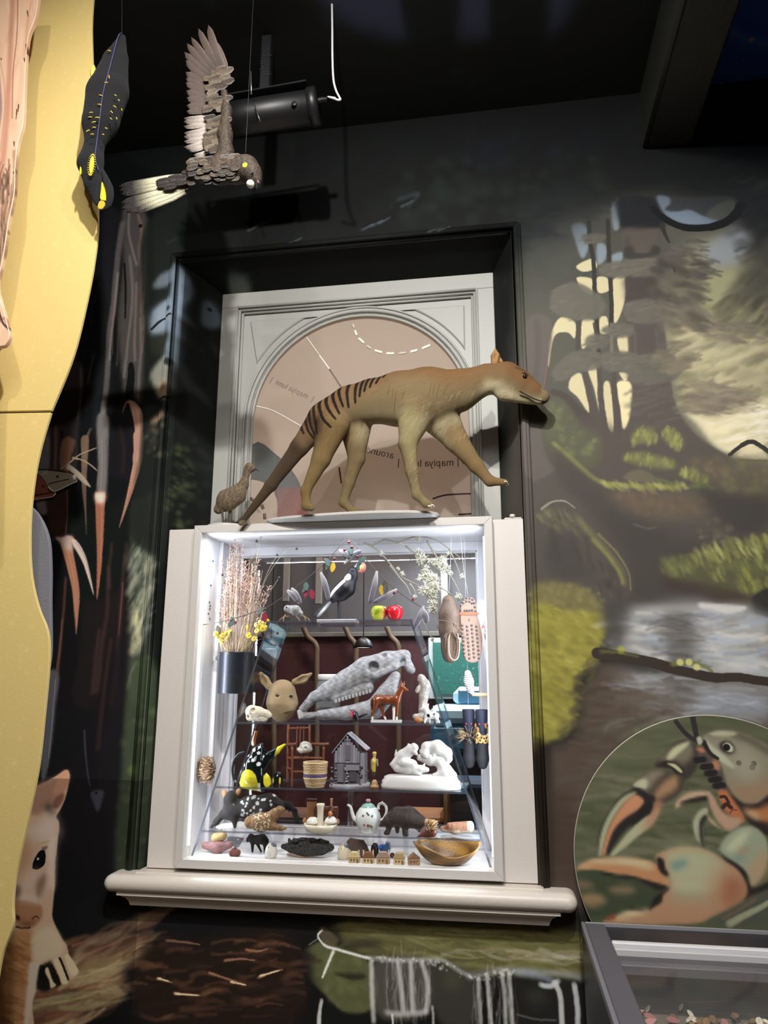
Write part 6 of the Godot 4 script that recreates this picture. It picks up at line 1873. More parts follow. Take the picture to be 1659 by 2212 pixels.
func stuffed_cockatoo() -> void:
	var t := thing("stuffed_cockatoo", "stuffed black cockatoo in flight with one wing raised and cream tail panels", "bird", Vector3(-.3001, 3.3902, .95))
	var br := mottle("211a15", "57493a", 330.0)
	var k := 0.00036
	var ky := 0.0004361
	var feath := tinted(0.6, 0.25, 16.0)
	part(t, "body", blob([-.1328,-.0009,0,.0126,-.0716,-.0039,0,.0306, -.0716,-.0039,0,.0306,.0002,-.0042,0,.0449, .0002,-.0042,0,.0449,.0644,-.0118,0,.0414, .0643,-.0097,0,.0439,.1052,-.0063,0,.0439, .1052,-.0063,0,.0439,.1286,-.0316,0,.0345, .1286,-.0316,0,.0324,.1482,-.0584,0,.0165, -.0009,.0167,.0036,.0288,.0268,.0632,.0072,.027, .0268,.0632,.0072,.027,.0189,.144,.0072,.0252, .0189,.144,.0072,.0252,.0191,.2505,.0054,.0173, .0191,.2505,.0054,.0173,-.0033,.3842,.0036,.0101], 0.004, 0.02, br), feath)
	part(t, "cheek_spot", ball(Vector3(.1152, -.0227, .0403), Vector3(0.0115, 0.013, 0.006)), paint("e8c832", 0.7))
	part(t, "upper_beak", blob([.1479,-.0502,0,.0151,.1544,-.0753,0,.0108, .1544,-.0753,0,.0108,.1478,-.0928,0,.0043], 0.0025, 0.004), paint("2a2320", 0.35))
	part(t, "lower_beak", ball(Vector3(.1285, -.0813, .0108), Vector3(0.015, 0.0145, 0.016)), paint("e6dfcf", 0.4))
	part(t, "eye", ball(Vector3(.1421, -.0536, .0316), Vector3(0.0035, 0.0035, 0.0025)), paint("0a0808", 0.1))
	var dk := lin("38302c"); var dk2 := lin("5a4e47"); var ed := lin("857668")
	# primaries and secondaries of the raised wing: root x y, tip x y, width
	var fl := [1185,690,925,75,95, 1170,680,812,98,85, 1150,690,735,180,80, 1130,700,690,240,85, 1110,710,668,330,90, 1090,740,690,420,95, 1180,640,1010,250,70, 1120,800,698,545,120, 1110,830,705,610,105, 1100,850,705,655,110, 1100,880,718,740,120, 1090,920,730,810,120, 1090,950,735,890,110, 1080,980,738,950,100]
	var dep := 0.0
	for i in range(0, fl.size(), 5):
		dep -= 0.0006
		part(t, "flight_feather", feather(Vector3((fl[i] - 1150) * k, (1600 - fl[i + 1]) * ky, dep), Vector3((fl[i + 2] - 1150) * k, (1600 - fl[i + 3]) * ky, dep - 0.006), fl[i + 4] * k, [dk, dk2, dk2, ed], 0.004, 0.006 if i < 30 else -0.004, 0.5), feath)
	var pale := lin("8f857e"); var pale2 := lin("b5aaa3")
	for q in [[1070, 1040, 722, 1030], [1060, 1075, 722, 1062], [1060, 1115, 725, 1112], [1050, 1160, 733, 1180], [1040, 1200, 733, 1215], [1030, 1245, 738, 1262], [1010, 1290, 745, 1320], [1010, 1330, 790, 1350], [1020, 1390, 855, 1410]]:
		dep -= 0.0004
		part(t, "secondary_feather", feather(Vector3((q[0] - 1150) * k, (1600 - q[1]) * ky, dep + 0.006), Vector3((q[2] - 1150) * k, (1600 - q[3]) * ky, dep), 62 * k, [lin("3a302c"), pale2, pale, lin("4a403a"), lin("e2dad4")], 0.005, 0.004, 0.45), feath)
	rng.seed = 5
	for i in 64:
		var u := rng.randf()
		var v := rng.randf()
		var x: float = lerpf(1010, 1240, u)
		var y: float = lerpf(600, 1440, v)
		var tone: Color = lin("3a3029").lerp(lin("94836c"), rng.randf() * 0.6)
		part(t, "covert_feather", feather(Vector3((x + 50 - 1150) * k, (1600 - y + 10) * ky, 0.012 + u * 0.008), Vector3((x - 90 - 1150) * k, (1600 - y - rng.randf_range(-30, 20)) * ky, 0.009 + u * 0.006), rng.randf_range(62, 92) * k, [tone.darkened(0.5), tone, tone.lightened(0.25)], 0.003, 0.0, 0.4), feath)
	# tail: dark roots and tips with cream panels between
	var cr := lin("cfcbaa"); var bk := lin("211b1b"); var eg := lin("55504e")
	var j := 0
	for q in [[55, 1655, 1], [62, 1690, 1], [80, 1725, 1], [85, 1810, 1], [95, 1865, 1], [160, 1900, 1], [235, 1905, 1]]:
		j += 1
		var r0 := Vector3((830 - 1150) * k, (1600 - (1590 + j * 22)) * ky, -0.002 * j)
		part(t, "tail_feather", feather(r0, Vector3((q[0] - 1150) * k, (1600 - q[1]) * ky, -0.002 * j), 92 * k, [bk, cr, cr, bk, bk, eg], 0.003, 0.0, 0.3), feath)
	for q in [[480, 1660], [490, 1700], [600, 1640], [610, 1690], [690, 1650], [690, 1700], [560, 1730]]:
		part(t, "tail_covert", feather(Vector3((q[0] + 160 - 1150) * k, (1600 - q[1] + 10) * ky, 0.008), Vector3((q[0] - 1150) * k, (1600 - q[1]) * ky, 0.006), 62 * k, [bk, bk, lin("7a6f66")], 0.003, 0.0, 0.4), feath)
	for i in 70:
		var x := rng.randf_range(900, 1400)
		var a := rng.randf_range(-1.3, 1.3)
		var cy := 1620.0 - sin(a) * 120.0
		var tone: Color = lin("261e19").lerp(lin("5f503c"), rng.randf())
		var z := cos(a) * 122.0 * k
		part(t, "body_feather", feather(Vector3((x + 30 - 1150) * k, (1600 - cy) * ky, z), Vector3((x - 70 - 1150) * k, (1600 - cy - 8) * ky, z + 0.002), 64 * k, [tone.darkened(0.5), tone, tone.lightened(0.25)], 0.002, 0.0, 0.4), feath)
	part(t, "hanging_wire", tubem([0.1, 0.06, 0.0, 0.1, 0.2, 0.0, 0.1, 4.345 - t.position.y, 0.0], [0.0008], 5), paint("3a3a3a", 0.5))
	part(t, "foot", ball(Vector3(-.121, -.0643, -.0108), Vector3(0.012, 0.008, 0.01)), paint("1a1818", 0.6))


func moth() -> void:
	var t := thing("painted_moth", "flat cut-out moth with eye-spotted rust and grey wings on the mural", "moth", Vector3(-1.5187, 2.4938, .012))
	part(t, "fore_wing", platem(curve([-.0527,.0695,.0144,.0687,.0896,.0583,.1575,.0427,.1868,.0064,.1483,-.0095,.1064,-.0288,.0708,-.0393,.0387,-.0156,.0042,.0281,-.0327,.058], 4, true), 0.0, 0.004, 0.001), paint("968a78", 0.6))
	part(t, "hind_wing", platem(curve([-.059,.0591,-.014,.0572,.0215,.0062,.0788,-.0452,.0664,-.0657,.0229,-.071,-.0358,-.0744], 4, true), -0.004, 0.0, 0.001), paint("8a4a38", 0.6))
	part(t, "wing_margin", tubem([.1869,.005,.0061,.1484,-.0109,.0061,.1065,-.0302,.0061,.0709,-.04,.0061,.0389,-.017,.0061], [0.0035], 6), paint("d9cfc6", 0.6))
	part(t, "wing_margin", tubem([.079,-.0466,.0027,.0664,-.0657,.0027,.0229,-.071,.0027,-.0358,-.0744,.0027], [0.003], 6), paint("d3c5b8", 0.6))
	part(t, "wing_vein", tubem([.0372,-.0015,.0061,.0876,.0091,.0061,.1453,.0186,.0061], [0.002], 6), paint("3a2a26", 0.6))
	part(t, "wing_vein", tubem([-.0012,.0424,.0061,.016,.0544,.0061,.0258,.0661,.0061], [0.002], 6), paint("e4dad0", 0.6))
	part(t, "wing_vein", tubem([-.0381,-.0547,.0027,.0131,-.0497,.0027,.0674,-.0413,.0027], [0.0025], 6), paint("3f201c", 0.6))
	for q in [Vector3(.0833, .0353, .0061), Vector3(.0122, -.0096, .002)]:
		part(t, "eye_spot", lathem([0.001, 0.001, 0.007, 0.001, 0.007, -0.001, 0.001, -0.001], 14), paint("5d4a38", 0.6), q, Vector3(90, 0, 0))
		part(t, "eye_spot_pupil", lathem([0.001, 0.002, 0.003, 0.002, 0.003, -0.001, 0.001, -0.001], 12), paint("221815", 0.6), q, Vector3(90, 0, 0))
	part(t, "wing_tip", ball(Vector3(.1701, .0267, .0054), Vector3(0.009, 0.013, 0.002)), paint("e6dcd8", 0.6))
	part(t, "wing_tip_band", ball(Vector3(.1799, .0095, .0054), Vector3(0.006, 0.003, 0.003)), paint("a8324a", 0.6))
	part(t, "shadow_line_strip", tubem([-.0532,.0731,.0054,.014,.0723,.0054,.0892,.0619,.0054,.1268,.0546,.0054], [0.003], 6), paint("241c1a", 0.7))  # dark strip stands for the shadow line along the wing top


func round_board() -> void:
	var t := thing("round_board", "round board painted with a large green and orange crayfish", "painted board", Vector3(1.45, 0.90, 0.035))
	var poly := PackedVector2Array()
	for i in 96:
		var a := TAU * i / 96.0
		poly.append(Vector2(cos(a), sin(a)) * 0.53)
	var b := Build.new()
	b.plate(poly, -0.02, 0.007, 0.002, Transform2D(Vector2(1.0 / 1.06, 0), Vector2(0, -1.0 / 1.06), Vector2(0.5, 0.5)))
	part(t, "painted_face", b.mesh(), paint("ffffff", 0.55, {"albedo_texture": crayfish_picture()}))
	var rim := Build.new()
	var pts := []
	for i in 97:
		var a := TAU * i / 96.0
		pts.append(Vector3(cos(a) * 0.529, sin(a) * 0.529, 0.003))
	rim.tube(pts, [0.003], 6)
	part(t, "pale_rim", rim.mesh(true), paint("bdb8ab", 0.5))


func vitrine() -> void:
	# glass-topped display table below the round board; its top runs out from the wall
	var t := thing("display_table", "grey metal framed glass-topped display table against the mural wall", "display table", Vector3(0.926, 0, 0.1))
	var slate := grainy("56555c", 0.45, 0.03, 20.0)
	var dark := paint("24242a", 0.4)
	var W := 1.5
	var D := 0.95
	var H := 0.69
	part(t, "side_rail", span(Vector3(0.0, H - 0.03, 0.0), Vector3(0.014, H, D), 0.003), paint("74737a", 0.4))
	part(t, "side_rail", span(Vector3(0.015, H - 0.03, 0.006), Vector3(0.085, H - 0.004, D), 0.003), slate)
	part(t, "side_rail", span(Vector3(W - 0.12, H - 0.03, 0.0), Vector3(W, H, D), 0.003), slate)
	part(t, "back_rail", span(Vector3(0.015, H - 0.03, 0.0), Vector3(W - 0.12, H, 0.005), 0.002), paint("8d8c92", 0.35))
	part(t, "back_rail", span(Vector3(0.085, H - 0.05, 0.006), Vector3(W - 0.12, H - 0.012, 0.177), 0.002), dark)
	part(t, "chrome_rail", span(Vector3(0.085, H - 0.03, 0.178), Vector3(W - 0.12, H - 0.004, 0.204), 0.004), paint("dcdce0", 0.25))  # pale grey paint on both rails imitates highlights on chrome
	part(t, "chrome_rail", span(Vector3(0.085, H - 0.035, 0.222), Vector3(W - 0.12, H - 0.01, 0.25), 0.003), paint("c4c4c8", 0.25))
	part(t, "inner_rail", span(Vector3(0.085, H - 0.05, 0.28), Vector3(W - 0.12, H - 0.02, 0.365), 0.003), slate)
	part(t, "front_rail", span(Vector3(0.0, H - 0.03, D - 0.08), Vector3(W, H, D), 0.003), slate)
	part(t, "glass_top", span(Vector3(0.085, H - 0.012, 0.366), Vector3(W - 0.12, H - 0.008, D - 0.08)), paint(Color(1, 1, 1, 0.02), 0.0, {"transparency": BaseMaterial3D.TRANSPARENCY_ALPHA, "metallic_specular": 0.2}))
	part(t, "side_panel", span(Vector3(0.002, 0.02, 0.0), Vector3(0.02, H - 0.03, D), 0.003), dark)
	part(t, "side_panel", span(Vector3(W - 0.02, 0.02, 0.0), Vector3(W, H - 0.03, D), 0.003), dark)
	part(t, "front_panel", span(Vector3(0.02, 0.02, D - 0.02), Vector3(W - 0.02, H - 0.03, D), 0.003), dark)
	part(t, "tray", span(Vector3(0.02, H - 0.2, 0.2), Vector3(W - 0.02, H - 0.188, D - 0.02)), paint("6a6055", 0.8))
	for x in [0.0, W - 0.04]:
		for z in [0.0, D - 0.04]:
			part(t, "foot", span(Vector3(x, 0, z), Vector3(x + 0.04, 0.03, z + 0.04), 0.004), dark)
	# grey print of weathered logs along the back of the tray
	var P := Painter.new(512, 128, 0.0, 0.25, 512.0, "5d5c5e")
	for i in 46:
		var y := P.r.randf_range(0.0, 0.25)
		var x := P.r.randf_range(-0.1, 0.9)
		P.S([x, y, x + 0.15, y + P.r.randf_range(-0.015, 0.02), x + 0.36, y + P.r.randf_range(-0.03, 0.03)], P.r.randf_range(1, 5), ["3a393b", "8b8a8c", "a5a4a5", "4a494b"][i % 4], 0.6, 0.2, 1)
	var b := Build.new()
	b.quad(b.at(Vector3(0.02, H - 0.188, 0.25), Vector2(0, 1)), b.at(Vector3(0.02, H - 0.03, 0.24), Vector2(0, 0)), b.at(Vector3(W - 0.03, H - 0.03, 0.24), Vector2(1.4, 0)), b.at(Vector3(W - 0.03, H - 0.188, 0.25), Vector2(1.4, 1)))
	part(t, "log_print", b.mesh(), paint("ffffff", 0.7, {"albedo_texture": P.texture()}))
	# dried flowers and leaves strewn in the tray
	rng.seed = 21
	var petals := lathem([0.001, 0.0, 0.010, 0.004, 0.014, 0.002, 0.001, -0.001], 8)
	var leaf := platem(curve([-0.02, 0, -0.008, 0.011, 0.008, 0.009, 0.022, 0, 0.006, -0.009, -0.01, -0.009], 3, true), -0.0006, 0.0006)
	for i in 90:
		var p := Vector3(0.92 + rng.randf_range(0.06, 0.85), H - 0.18 + rng.randf_range(0.0, 0.012), 0.1 + rng.randf_range(0.26, 0.5))
		var kind := i % 3
		var f := thing("dried_flower" if kind else "dried_leaf", ["dried pink leaf strewn in the display table tray", "small dried white daisy strewn in the display table tray", "crisp brown seed head strewn in the display table tray"][kind], "flower" if kind else "leaf", p, rng.randf() * TAU, ["pink leaves in the display table", "white daisies in the display table", "brown seed heads in the display table"][kind])
		part(f, "blade" if kind == 0 else "petals", leaf if kind == 0 else petals, paint([["b07a74", "94605c"][i % 2], "d8d2bc", ["8a6a44", "6f5436"][i % 2]][kind], 0.8), Vector3.ZERO, Vector3(rng.randf_range(-70, -20) if kind == 0 else rng.randf_range(10, 60), 0, rng.randf_range(-30, 30)))


func objects() -> void:
	thylacine()
	emu_chick()
	showcase_things()


func thylacine() -> void:
	var t := thing("thylacine", "life-size striped thylacine model striding on a white oval base", "animal model", Vector3(-.0234, 2.2656, .1))
	# painted coat, laid on from the side
	var P := Painter.new(1024, 620, [-.5234,.8553][0], [-.5234,.8553][1], 720.0, "72603f")
	P.F([-.1517,.4106,-.0302,.5869,.1145,.654,.4415,.6972,.6905,.6907,.8549,.6475,.9344,.496,.755,.5696,.6576,.5758,.5386,.541,.3597,.5948,.1563,.543,.0135,.4443,-.0878,.3435], "6f5030", 0.9, 18)
	P.F([.3402,.6933,.4818,.6999,.6905,.6907,.6588,.6182,.5593,.5821,.42,.591], "74502c", 0.8, 18)
	P.F([.0455,.3578,.1162,.4227,.2075,.4547,.3182,.4275,.4175,.4011,.5366,.4466,.6561,.5233,.752,.4862,.9419,.4543,.9389,.3931,.6516,.3678,.5523,.2706,.2578,.347,.1169,.3332], "988b66", 0.95, 16)
	P.F([.6573,.5653,.7539,.5382,.8288,.4816,.9145,.4765,.9121,.4253,.673,.4389], "b8ac84", 0.9, 8)
	P.F([.258,.4308,.3584,.4462,.397,.3399,.3658,.1776,.3171,.2409], "8a7d50", 0.8, 16)
	P.F([-.2109,-.0435,.0157,.2964,.1174,.2707,.0803,-.0525], "6b5938", 0.85, 20)
	P.F([-.0892,.4072,.0552,.3995,-.0031,.1934,-.0815,.0533,-.1708,-.0246,-.1851,.1185,-.1061,.2394], "70572f", 0.85, 16)
	P.F([-.4782,-.0555,-.4603,.0052,-.3219,.1862,-.183,.4122,-.0901,.45,-.0469,.3626,-.1685,.2632,-.3172,.0618,-.4162,-.0472], "382a1f", 0.95, 16)
	P.F([-.2034,.3919,-.1313,.4309,-.0882,.3647,-.1489,.3043], "7a5c3a", 0.7, 14)
	P.F([.476,.3565,.5746,.3926,.6475,.2256,.7586,.1409,.738,.0924,.6443,.1159,.5325,.2512], "785d36", 0.8, 14)
	P.F([.3162,.099,.4423,.0741,.4412,.0049,.3254,.0089], "786a44", 0.8, 8)
	# fur touches
	P.X([-.1517,.4106,-.0302,.5869,.2585,.688,.6905,.6907,.854,.6264,.7505,.4448,.5546,.373,.3576,.3626,.1166,.3752,-.0457,.2994], 700, 2, 4, ["8d693d", "664928", "9a7848", "6f532d", "80623c"], 0.3, 0.2, Vector2(-12, -4))
	P.X([.0556,.3679,.3584,.4462,.6564,.5338,.8475,.4702,.6032,.3704,.4044,.1356,.316,.0589,.2778,.346], 420, 2, 4, ["c0b58c", "94875a", "cabf9a", "80744a"], 0.35, 0.2, Vector2(-8, -14))
	P.X([-.1615,.0054,-.0473,.3838,.1571,.3941,.1391,.0253], 260, 2, 4, ["84703f", "5d4a28", "8f7a4c"], 0.3, 0.2, Vector2(-3, -16))
	for q in [[-.0818,.5488,-.0751,.4814,-.0479,.4157,-.0111,.3734], [-.051,.5773,-.0443,.5011,-.0174,.446,.0089,.4105], [-.0199,.5939,-.0135,.5209,.0218,.4396], [.0163,.6112,.012,.5518,.0357,.4772], [.0577,.6271,.0514,.5494,.0605,.4737], [.099,.6441,.0894,.5687,.0901,.4912], [.13,.6552,.1151,.5779,.1093,.519], [.1609,.664,.1407,.5979,.1307,.5403], [.1918,.6729,.1663,.6071,.1552,.5582], [.2278,.6792,.1971,.6214,.1818,.5759], [.2688,.6873,.2278,.6411,.2114,.6086], [.3147,.6885,.2687,.6601,.2533,.6427]]:
		P.S(q, 13, "241a14", 1.0, 0.55, 6)
	for q in [[-.1127,.5267,-.1005,.4506,-.0777,.3536], [-.1326,.4847,-.1183,.4088,-.092,.349], [-.1529,.4589,-.1303,.3881,-.1087,.3551], [-.175,.4225,-.1507,.3732]]:
		P.S(q, 11, "2a1e17", 1.0, 0.5, 6)
	for q in [[.2461,.5537,.2379,.5061], [.2633,.5366,.2581,.4943], [.2785,.5303,.2631,.4389], [.3138,.5229,.2985,.4866], [.4314,.5497,.4187,.4902], [.4444,.5468,.4366,.4944], [.4673,.5475,.4505,.4883], [.5011,.5455,.4784,.4972], [.3636,.4754,.3883,.4529], [.3737,.4822,.3935,.4653], [.5212,.6616,.5101,.6012]]:
		P.S(q, 3, "6a4526", 0.75, 0.3, 2)
	# face
	P.F([.7584,.6647,.8444,.627,.9354,.5166,.8679,.5,.7933,.5567,.737,.613], "6e4a28", 0.9, 8)
	P.S([.7574,.6382,.8055,.6243,.8523,.5844], 4, "6b4a2a", 0.7, 0.2)
	P.S([.7957,.6197,.8338,.6045], 12, "4a3524", 0.7, 0.1)
	P.X([.8496,.5219,.9254,.5068,.914,.4662,.8479,.4805], 26, 1, 2, ["4a3a2a", "7a6a4a"], 0.7, 0.4)
	P.im.adjust_bcs(1.12, 1.0, 0.76)
	var coat := paint("ffffff", 0.75, {"albedo_texture": P.texture(), "metallic_specular": 0.2})
	var box := Rect2(P.left, P.top - 620.0 / 720.0, 1024.0 / 720.0, 620.0 / 720.0)
	part(t, "body", blob([-.0486,.4531,0,.0901,.0539,.5062,0,.096, .0539,.5062,0,.096,.1564,.5259,0,.1019, .1564,.5259,0,.1019,.2785,.5292,0,.1254, .2785,.5292,0,.1254,.4092,.5299,0,.1371, .4092,.5299,0,.1371,.5388,.5516,.0049,.096, .5388,.5516,.0049,.096,.668,.5963,.0118,.0646, .668,.5963,.0118,.0666,.7507,.5857,.0196,.0764, .7507,.5857,.0196,.0764,.8031,.5603,.0196,.0646, .8031,.5603,.0196,.0646,.8545,.5237,.0196,.047, .8545,.5237,.0196,.047,.9039,.4957,.0196,.0313, .7438,.5284,.0196,.0431,.8907,.4779,.0196,.0196, -.0797,.4494,0,.0686,-.1807,.327,-.0049,.0411, -.1807,.327,-.0049,.0411,-.3103,.1545,-.0098,.0264, -.3103,.1545,-.0098,.0264,-.4435,-.0179,-.0098,.0118, -.0167,.4034,.0607,.0744,-.0652,.248,.0646,.0411, -.0652,.248,.0646,.0411,-.1315,.1062,.0646,.0215, -.1315,.1062,.0646,.0215,-.1278,.0387,.0646,.0196, -.1278,.0367,.0646,.0196,-.1032,.0257,.0705,.0147, .0703,.4199,-.0392,.0744,.0749,.2727,-.0548,.0372, .0749,.2727,-.0548,.0372,.0399,.1608,-.0588,.0255, .0399,.1608,-.0588,.0255,.0169,.072,-.0588,.0196, .0169,.072,-.0588,.0196,.0595,.0301,-.0568,.0157, .0595,.0301,-.0568,.0157,.149,.019,-.0539,.0108, .3585,.4567,.049,.0901,.3194,.3024,.0607,.0392, .3194,.3024,.0607,.0392,.3363,.1738,.0607,.0255, .3363,.1738,.0607,.0255,.3579,.0693,.0607,.0196, .3579,.0693,.0607,.0196,.3982,.0281,.0627,.0166, .3982,.0281,.0646,.0166,.4165,.0235,.0646,.0127, .4479,.4517,-.0294,.093,.5245,.3334,-.0411,.0529, .5245,.3334,-.0411,.0529,.6107,.2122,-.0441,.0313, .6107,.2122,-.0441,.0313,.6659,.1408,-.0441,.0215, .6659,.1408,-.0441,.0215,.73,.1322,-.0441,.0147], 0.0055, 0.016, null, [], 0.8, box), coat)
	# ears, eyes, nose, claws
	var ear := func(dz: float, s: float) -> ArrayMesh:
		return blob([0.0, -0.016, dz, 0.017, 0.004 * s, 0.018, dz, 0.019, 0.004, 0.018, dz, 0.019, 0.005, 0.05, dz, 0.005], 0.003, 0.008, null, [0.006, 0.0, dz + 0.022, 0.01, 0.01, 0.03, dz + 0.02, 0.008])
	part(t, "ear", ear.call(0.0, 1.0), paint("9a7448", 0.8), Vector3(.7047, .6705, .0392))
	part(t, "ear", ear.call(0.0, 1.0), paint("9a7448", 0.8), Vector3(.7193, .6674, -.0245))
	part(t, "eye", ball(Vector3(.8306, .5732, .0646), Vector3(0.01, 0.0095, 0.007)), paint("120d0a", 0.08))
	part(t, "eyelid", tubem([.8055,.5748,.0607,.8197,.5907,.0627,.8371,.5896,.0607,.8479,.5721,.0509], [0.003], 6), paint("3a281c", 0.7))
	part(t, "nose", blob([.9139,.5055,.0157,.0166,.921,.4947,.0157,.0147], 0.003, 0.006), paint("15110f", 0.3))
	part(t, "mouth_line", tubem([.8058,.5079,.0646,.8369,.4915,.0548,.8687,.4751,.047,.9007,.467,.0372,.9236,.4698,.0215], [0.003], 6), paint("1d1410", 0.6))
	for q in [Vector3(.4261, .0182, .0764), Vector3(.4222, .0164, .0607), Vector3(.4144, .0127, .0862), Vector3(.7392, .1259, -.0392), Vector3(.7356, .1319, -.0294), Vector3(.7315, .1222, -.047)]:
		part(t, "claw", tubem([q.x - 0.008, q.y, q.z * 0.8, q.x, q.y + 0.001, q.z * 0.8, q.x + 0.008, q.y - 0.006, q.z * 0.8], [0.004, 0.0035, 0.001], 6), paint("e0d8c4", 0.5))
	for q in [Vector3(-.096, .0214, .0686), Vector3(-.101, .0195, .0832), Vector3(.1589, .0146, -.049), Vector3(.1559, .0127, -.0607)]:
		part(t, "claw", tubem([q.x - 0.006, q.y, q.z * 0.8, q.x + 0.004, q.y - 0.003, q.z * 0.8], [0.0035, 0.001], 6), paint("5a4a36", 0.5))
	# base
	var bs := thing("oval_base", "white surfboard-shaped base under the thylacine model", "base", Vector3(0.0, 2.254, 0.04))
	var pl := PackedVector2Array()
	for i in 48:
		var a := TAU * i / 48.0
		pl.append(Vector2(0.03 + cos(a) * 0.395, sin(a) * (0.1 + 0.03 * cos(a))))
	var bb := Build.new()
	bb.plate(pl, 0.0, 0.022, 0.009)
	for i in bb.v.size():
		bb.v[i] = Vector3(bb.v[i].x, bb.v[i].z, -bb.v[i].y)
	part(bs, "board", bb.mesh(), paint("bfbdb9", 0.4))


func emu_chick() -> void:
	var t := thing("emu_chick", "downy brown emu chick standing on a round white plinth", "stuffed bird", Vector3(-.5957, 2.254, -.07))
	part(t, "plinth", lathem([0.001, 0.0, 0.092, 0.0, 0.097, 0.004, 0.096, 0.012, 0.088, 0.018, 0.001, 0.02], 40), paint("c4c1bc", 0.4))
	var down := mottle("584a3b", "9a8870", 260.0)
	var fur := tinted(0.95, 0.5, 18.0)
	part(t, "body", blob([-.0443,.1028,0,.0232,-.0019,.1452,0,.0507, -.0019,.1452,0,.0507,.0414,.171,0,.0444, .0414,.171,0,.0444,.0747,.2194,0,.0232, .0747,.2194,0,.0211,.0876,.28,0,.0148, .0876,.28,0,.0148,.1,.3018,0,.0211, .1,.3018,0,.0211,.1158,.2989,0,.0158], 0.0035, 0.014, down), fur)
	part(t, "beak", tubem([.12,.3032,0,.136,.2935,0,.1499,.2795,0], [0.006, 0.005, 0.001], 8), paint("3a332e", 0.5))
	part(t, "eye", ball(Vector3(.1088, .3059, .0169), Vector3(0.003, 0.003, 0.003)), paint("0a0808", 0.1))
	part(t, "leg", tubem([-.0217,.0965,.0148,-.0149,.0526,.0148,-.0107,.0144,.0148], [0.007, 0.005, 0.005], 8), paint("4a4038", 0.7))
	part(t, "leg", tubem([.0093,.1008,-.0148,.007,.0573,-.0127,.018,.0156,-.0106], [0.007, 0.005, 0.005], 8), paint("4a4038", 0.7))
	for q in [Vector3(-.0106, .0133, .0148), Vector3(.018, .0146, -.0106)]:
		for a in [-0.5, 0.0, 0.5]:
			part(t, "toe", tubem([q.x, q.y, q.z, q.x + 0.018 * cos(a), q.y - 0.002, q.z + 0.018 * sin(a) + 0.004], [0.004, 0.002], 6, 1), paint("4a4038", 0.7))
	# loose down
	rng.seed = 31
	var b := Build.new()
	for i in 420:
		var a := rng.randf_range(-0.4, 1.0)
		var c := Vector3(lerpf(Vector3(-.0499, .103, 0).x, Vector3(.0677, .2031, 0).x, (a + 0.4) / 1.4), lerpf(Vector3(-.0499, .103, 0).y, Vector3(.0677, .2031, 0).y, (a + 0.4) / 1.4), 0)
		var r := 0.022 * (1.0 - absf(a - 0.2) * 0.5)
		var th := rng.randf() * TAU
		var p := c + Vector3(-sin(0.7) * cos(th), cos(0.7) * cos(th), sin(th)) * r
		var e := p + (p - c) * 0.3 + Vector3(-0.010, -0.010, 0) * rng.randf()
		b.ink = lin("6b5a46").lerp(lin("b8a588"), rng.randf())
		b.tube([p, e], [0.0007, 0.0002], 3)
	var d := part(t, "loose_down", b.mesh(true), tinted(0.95))
	d.set_meta("kind", "stuff")



func mottle(a, b, scale := 200.0, hard := 1.0) -> Callable:
	# two tones of one hide or stone, mixed in small patches
	var ca := lin(a)
	var cb := lin(b)
	return func(p: Vector3) -> Color:
		var s := sin(p.x * scale + sin(p.y * scale * 0.9) * 1.7) * sin(p.y * scale * 1.1 + sin(p.z * scale) * 1.5) * 0.5 + 0.5
		return ca.lerp(cb, clampf((s * 0.7 + jitter(floorf(p.x * 400), floorf(p.y * 400), floorf(p.z * 400)) * 0.45 - 0.1) * hard, 0.0, 1.0))


func spots(base: Callable, at: Array, tone) -> Callable:
	# round marks x, y, radius on top of a hide
	var ct := lin(tone)
	return func(p: Vector3) -> Color:
		for i in range(0, at.size(), 3):
			if Vector2(p.x - at[i], p.y - at[i + 1]).length() < at[i + 2]:
				return ct
		return base.call(p)


func bar(t: Node, called: String, flat: Array, r: Array, m: Material, seg := 8) -> MeshInstance3D:
	return part(t, called, tubem(flat, r, seg, 3), m)


func showcase_things() -> void:
	top_things()
	upper_shelf()
	middle_shelf()
	lower_shelf()
	case_floor()
	hung_things()


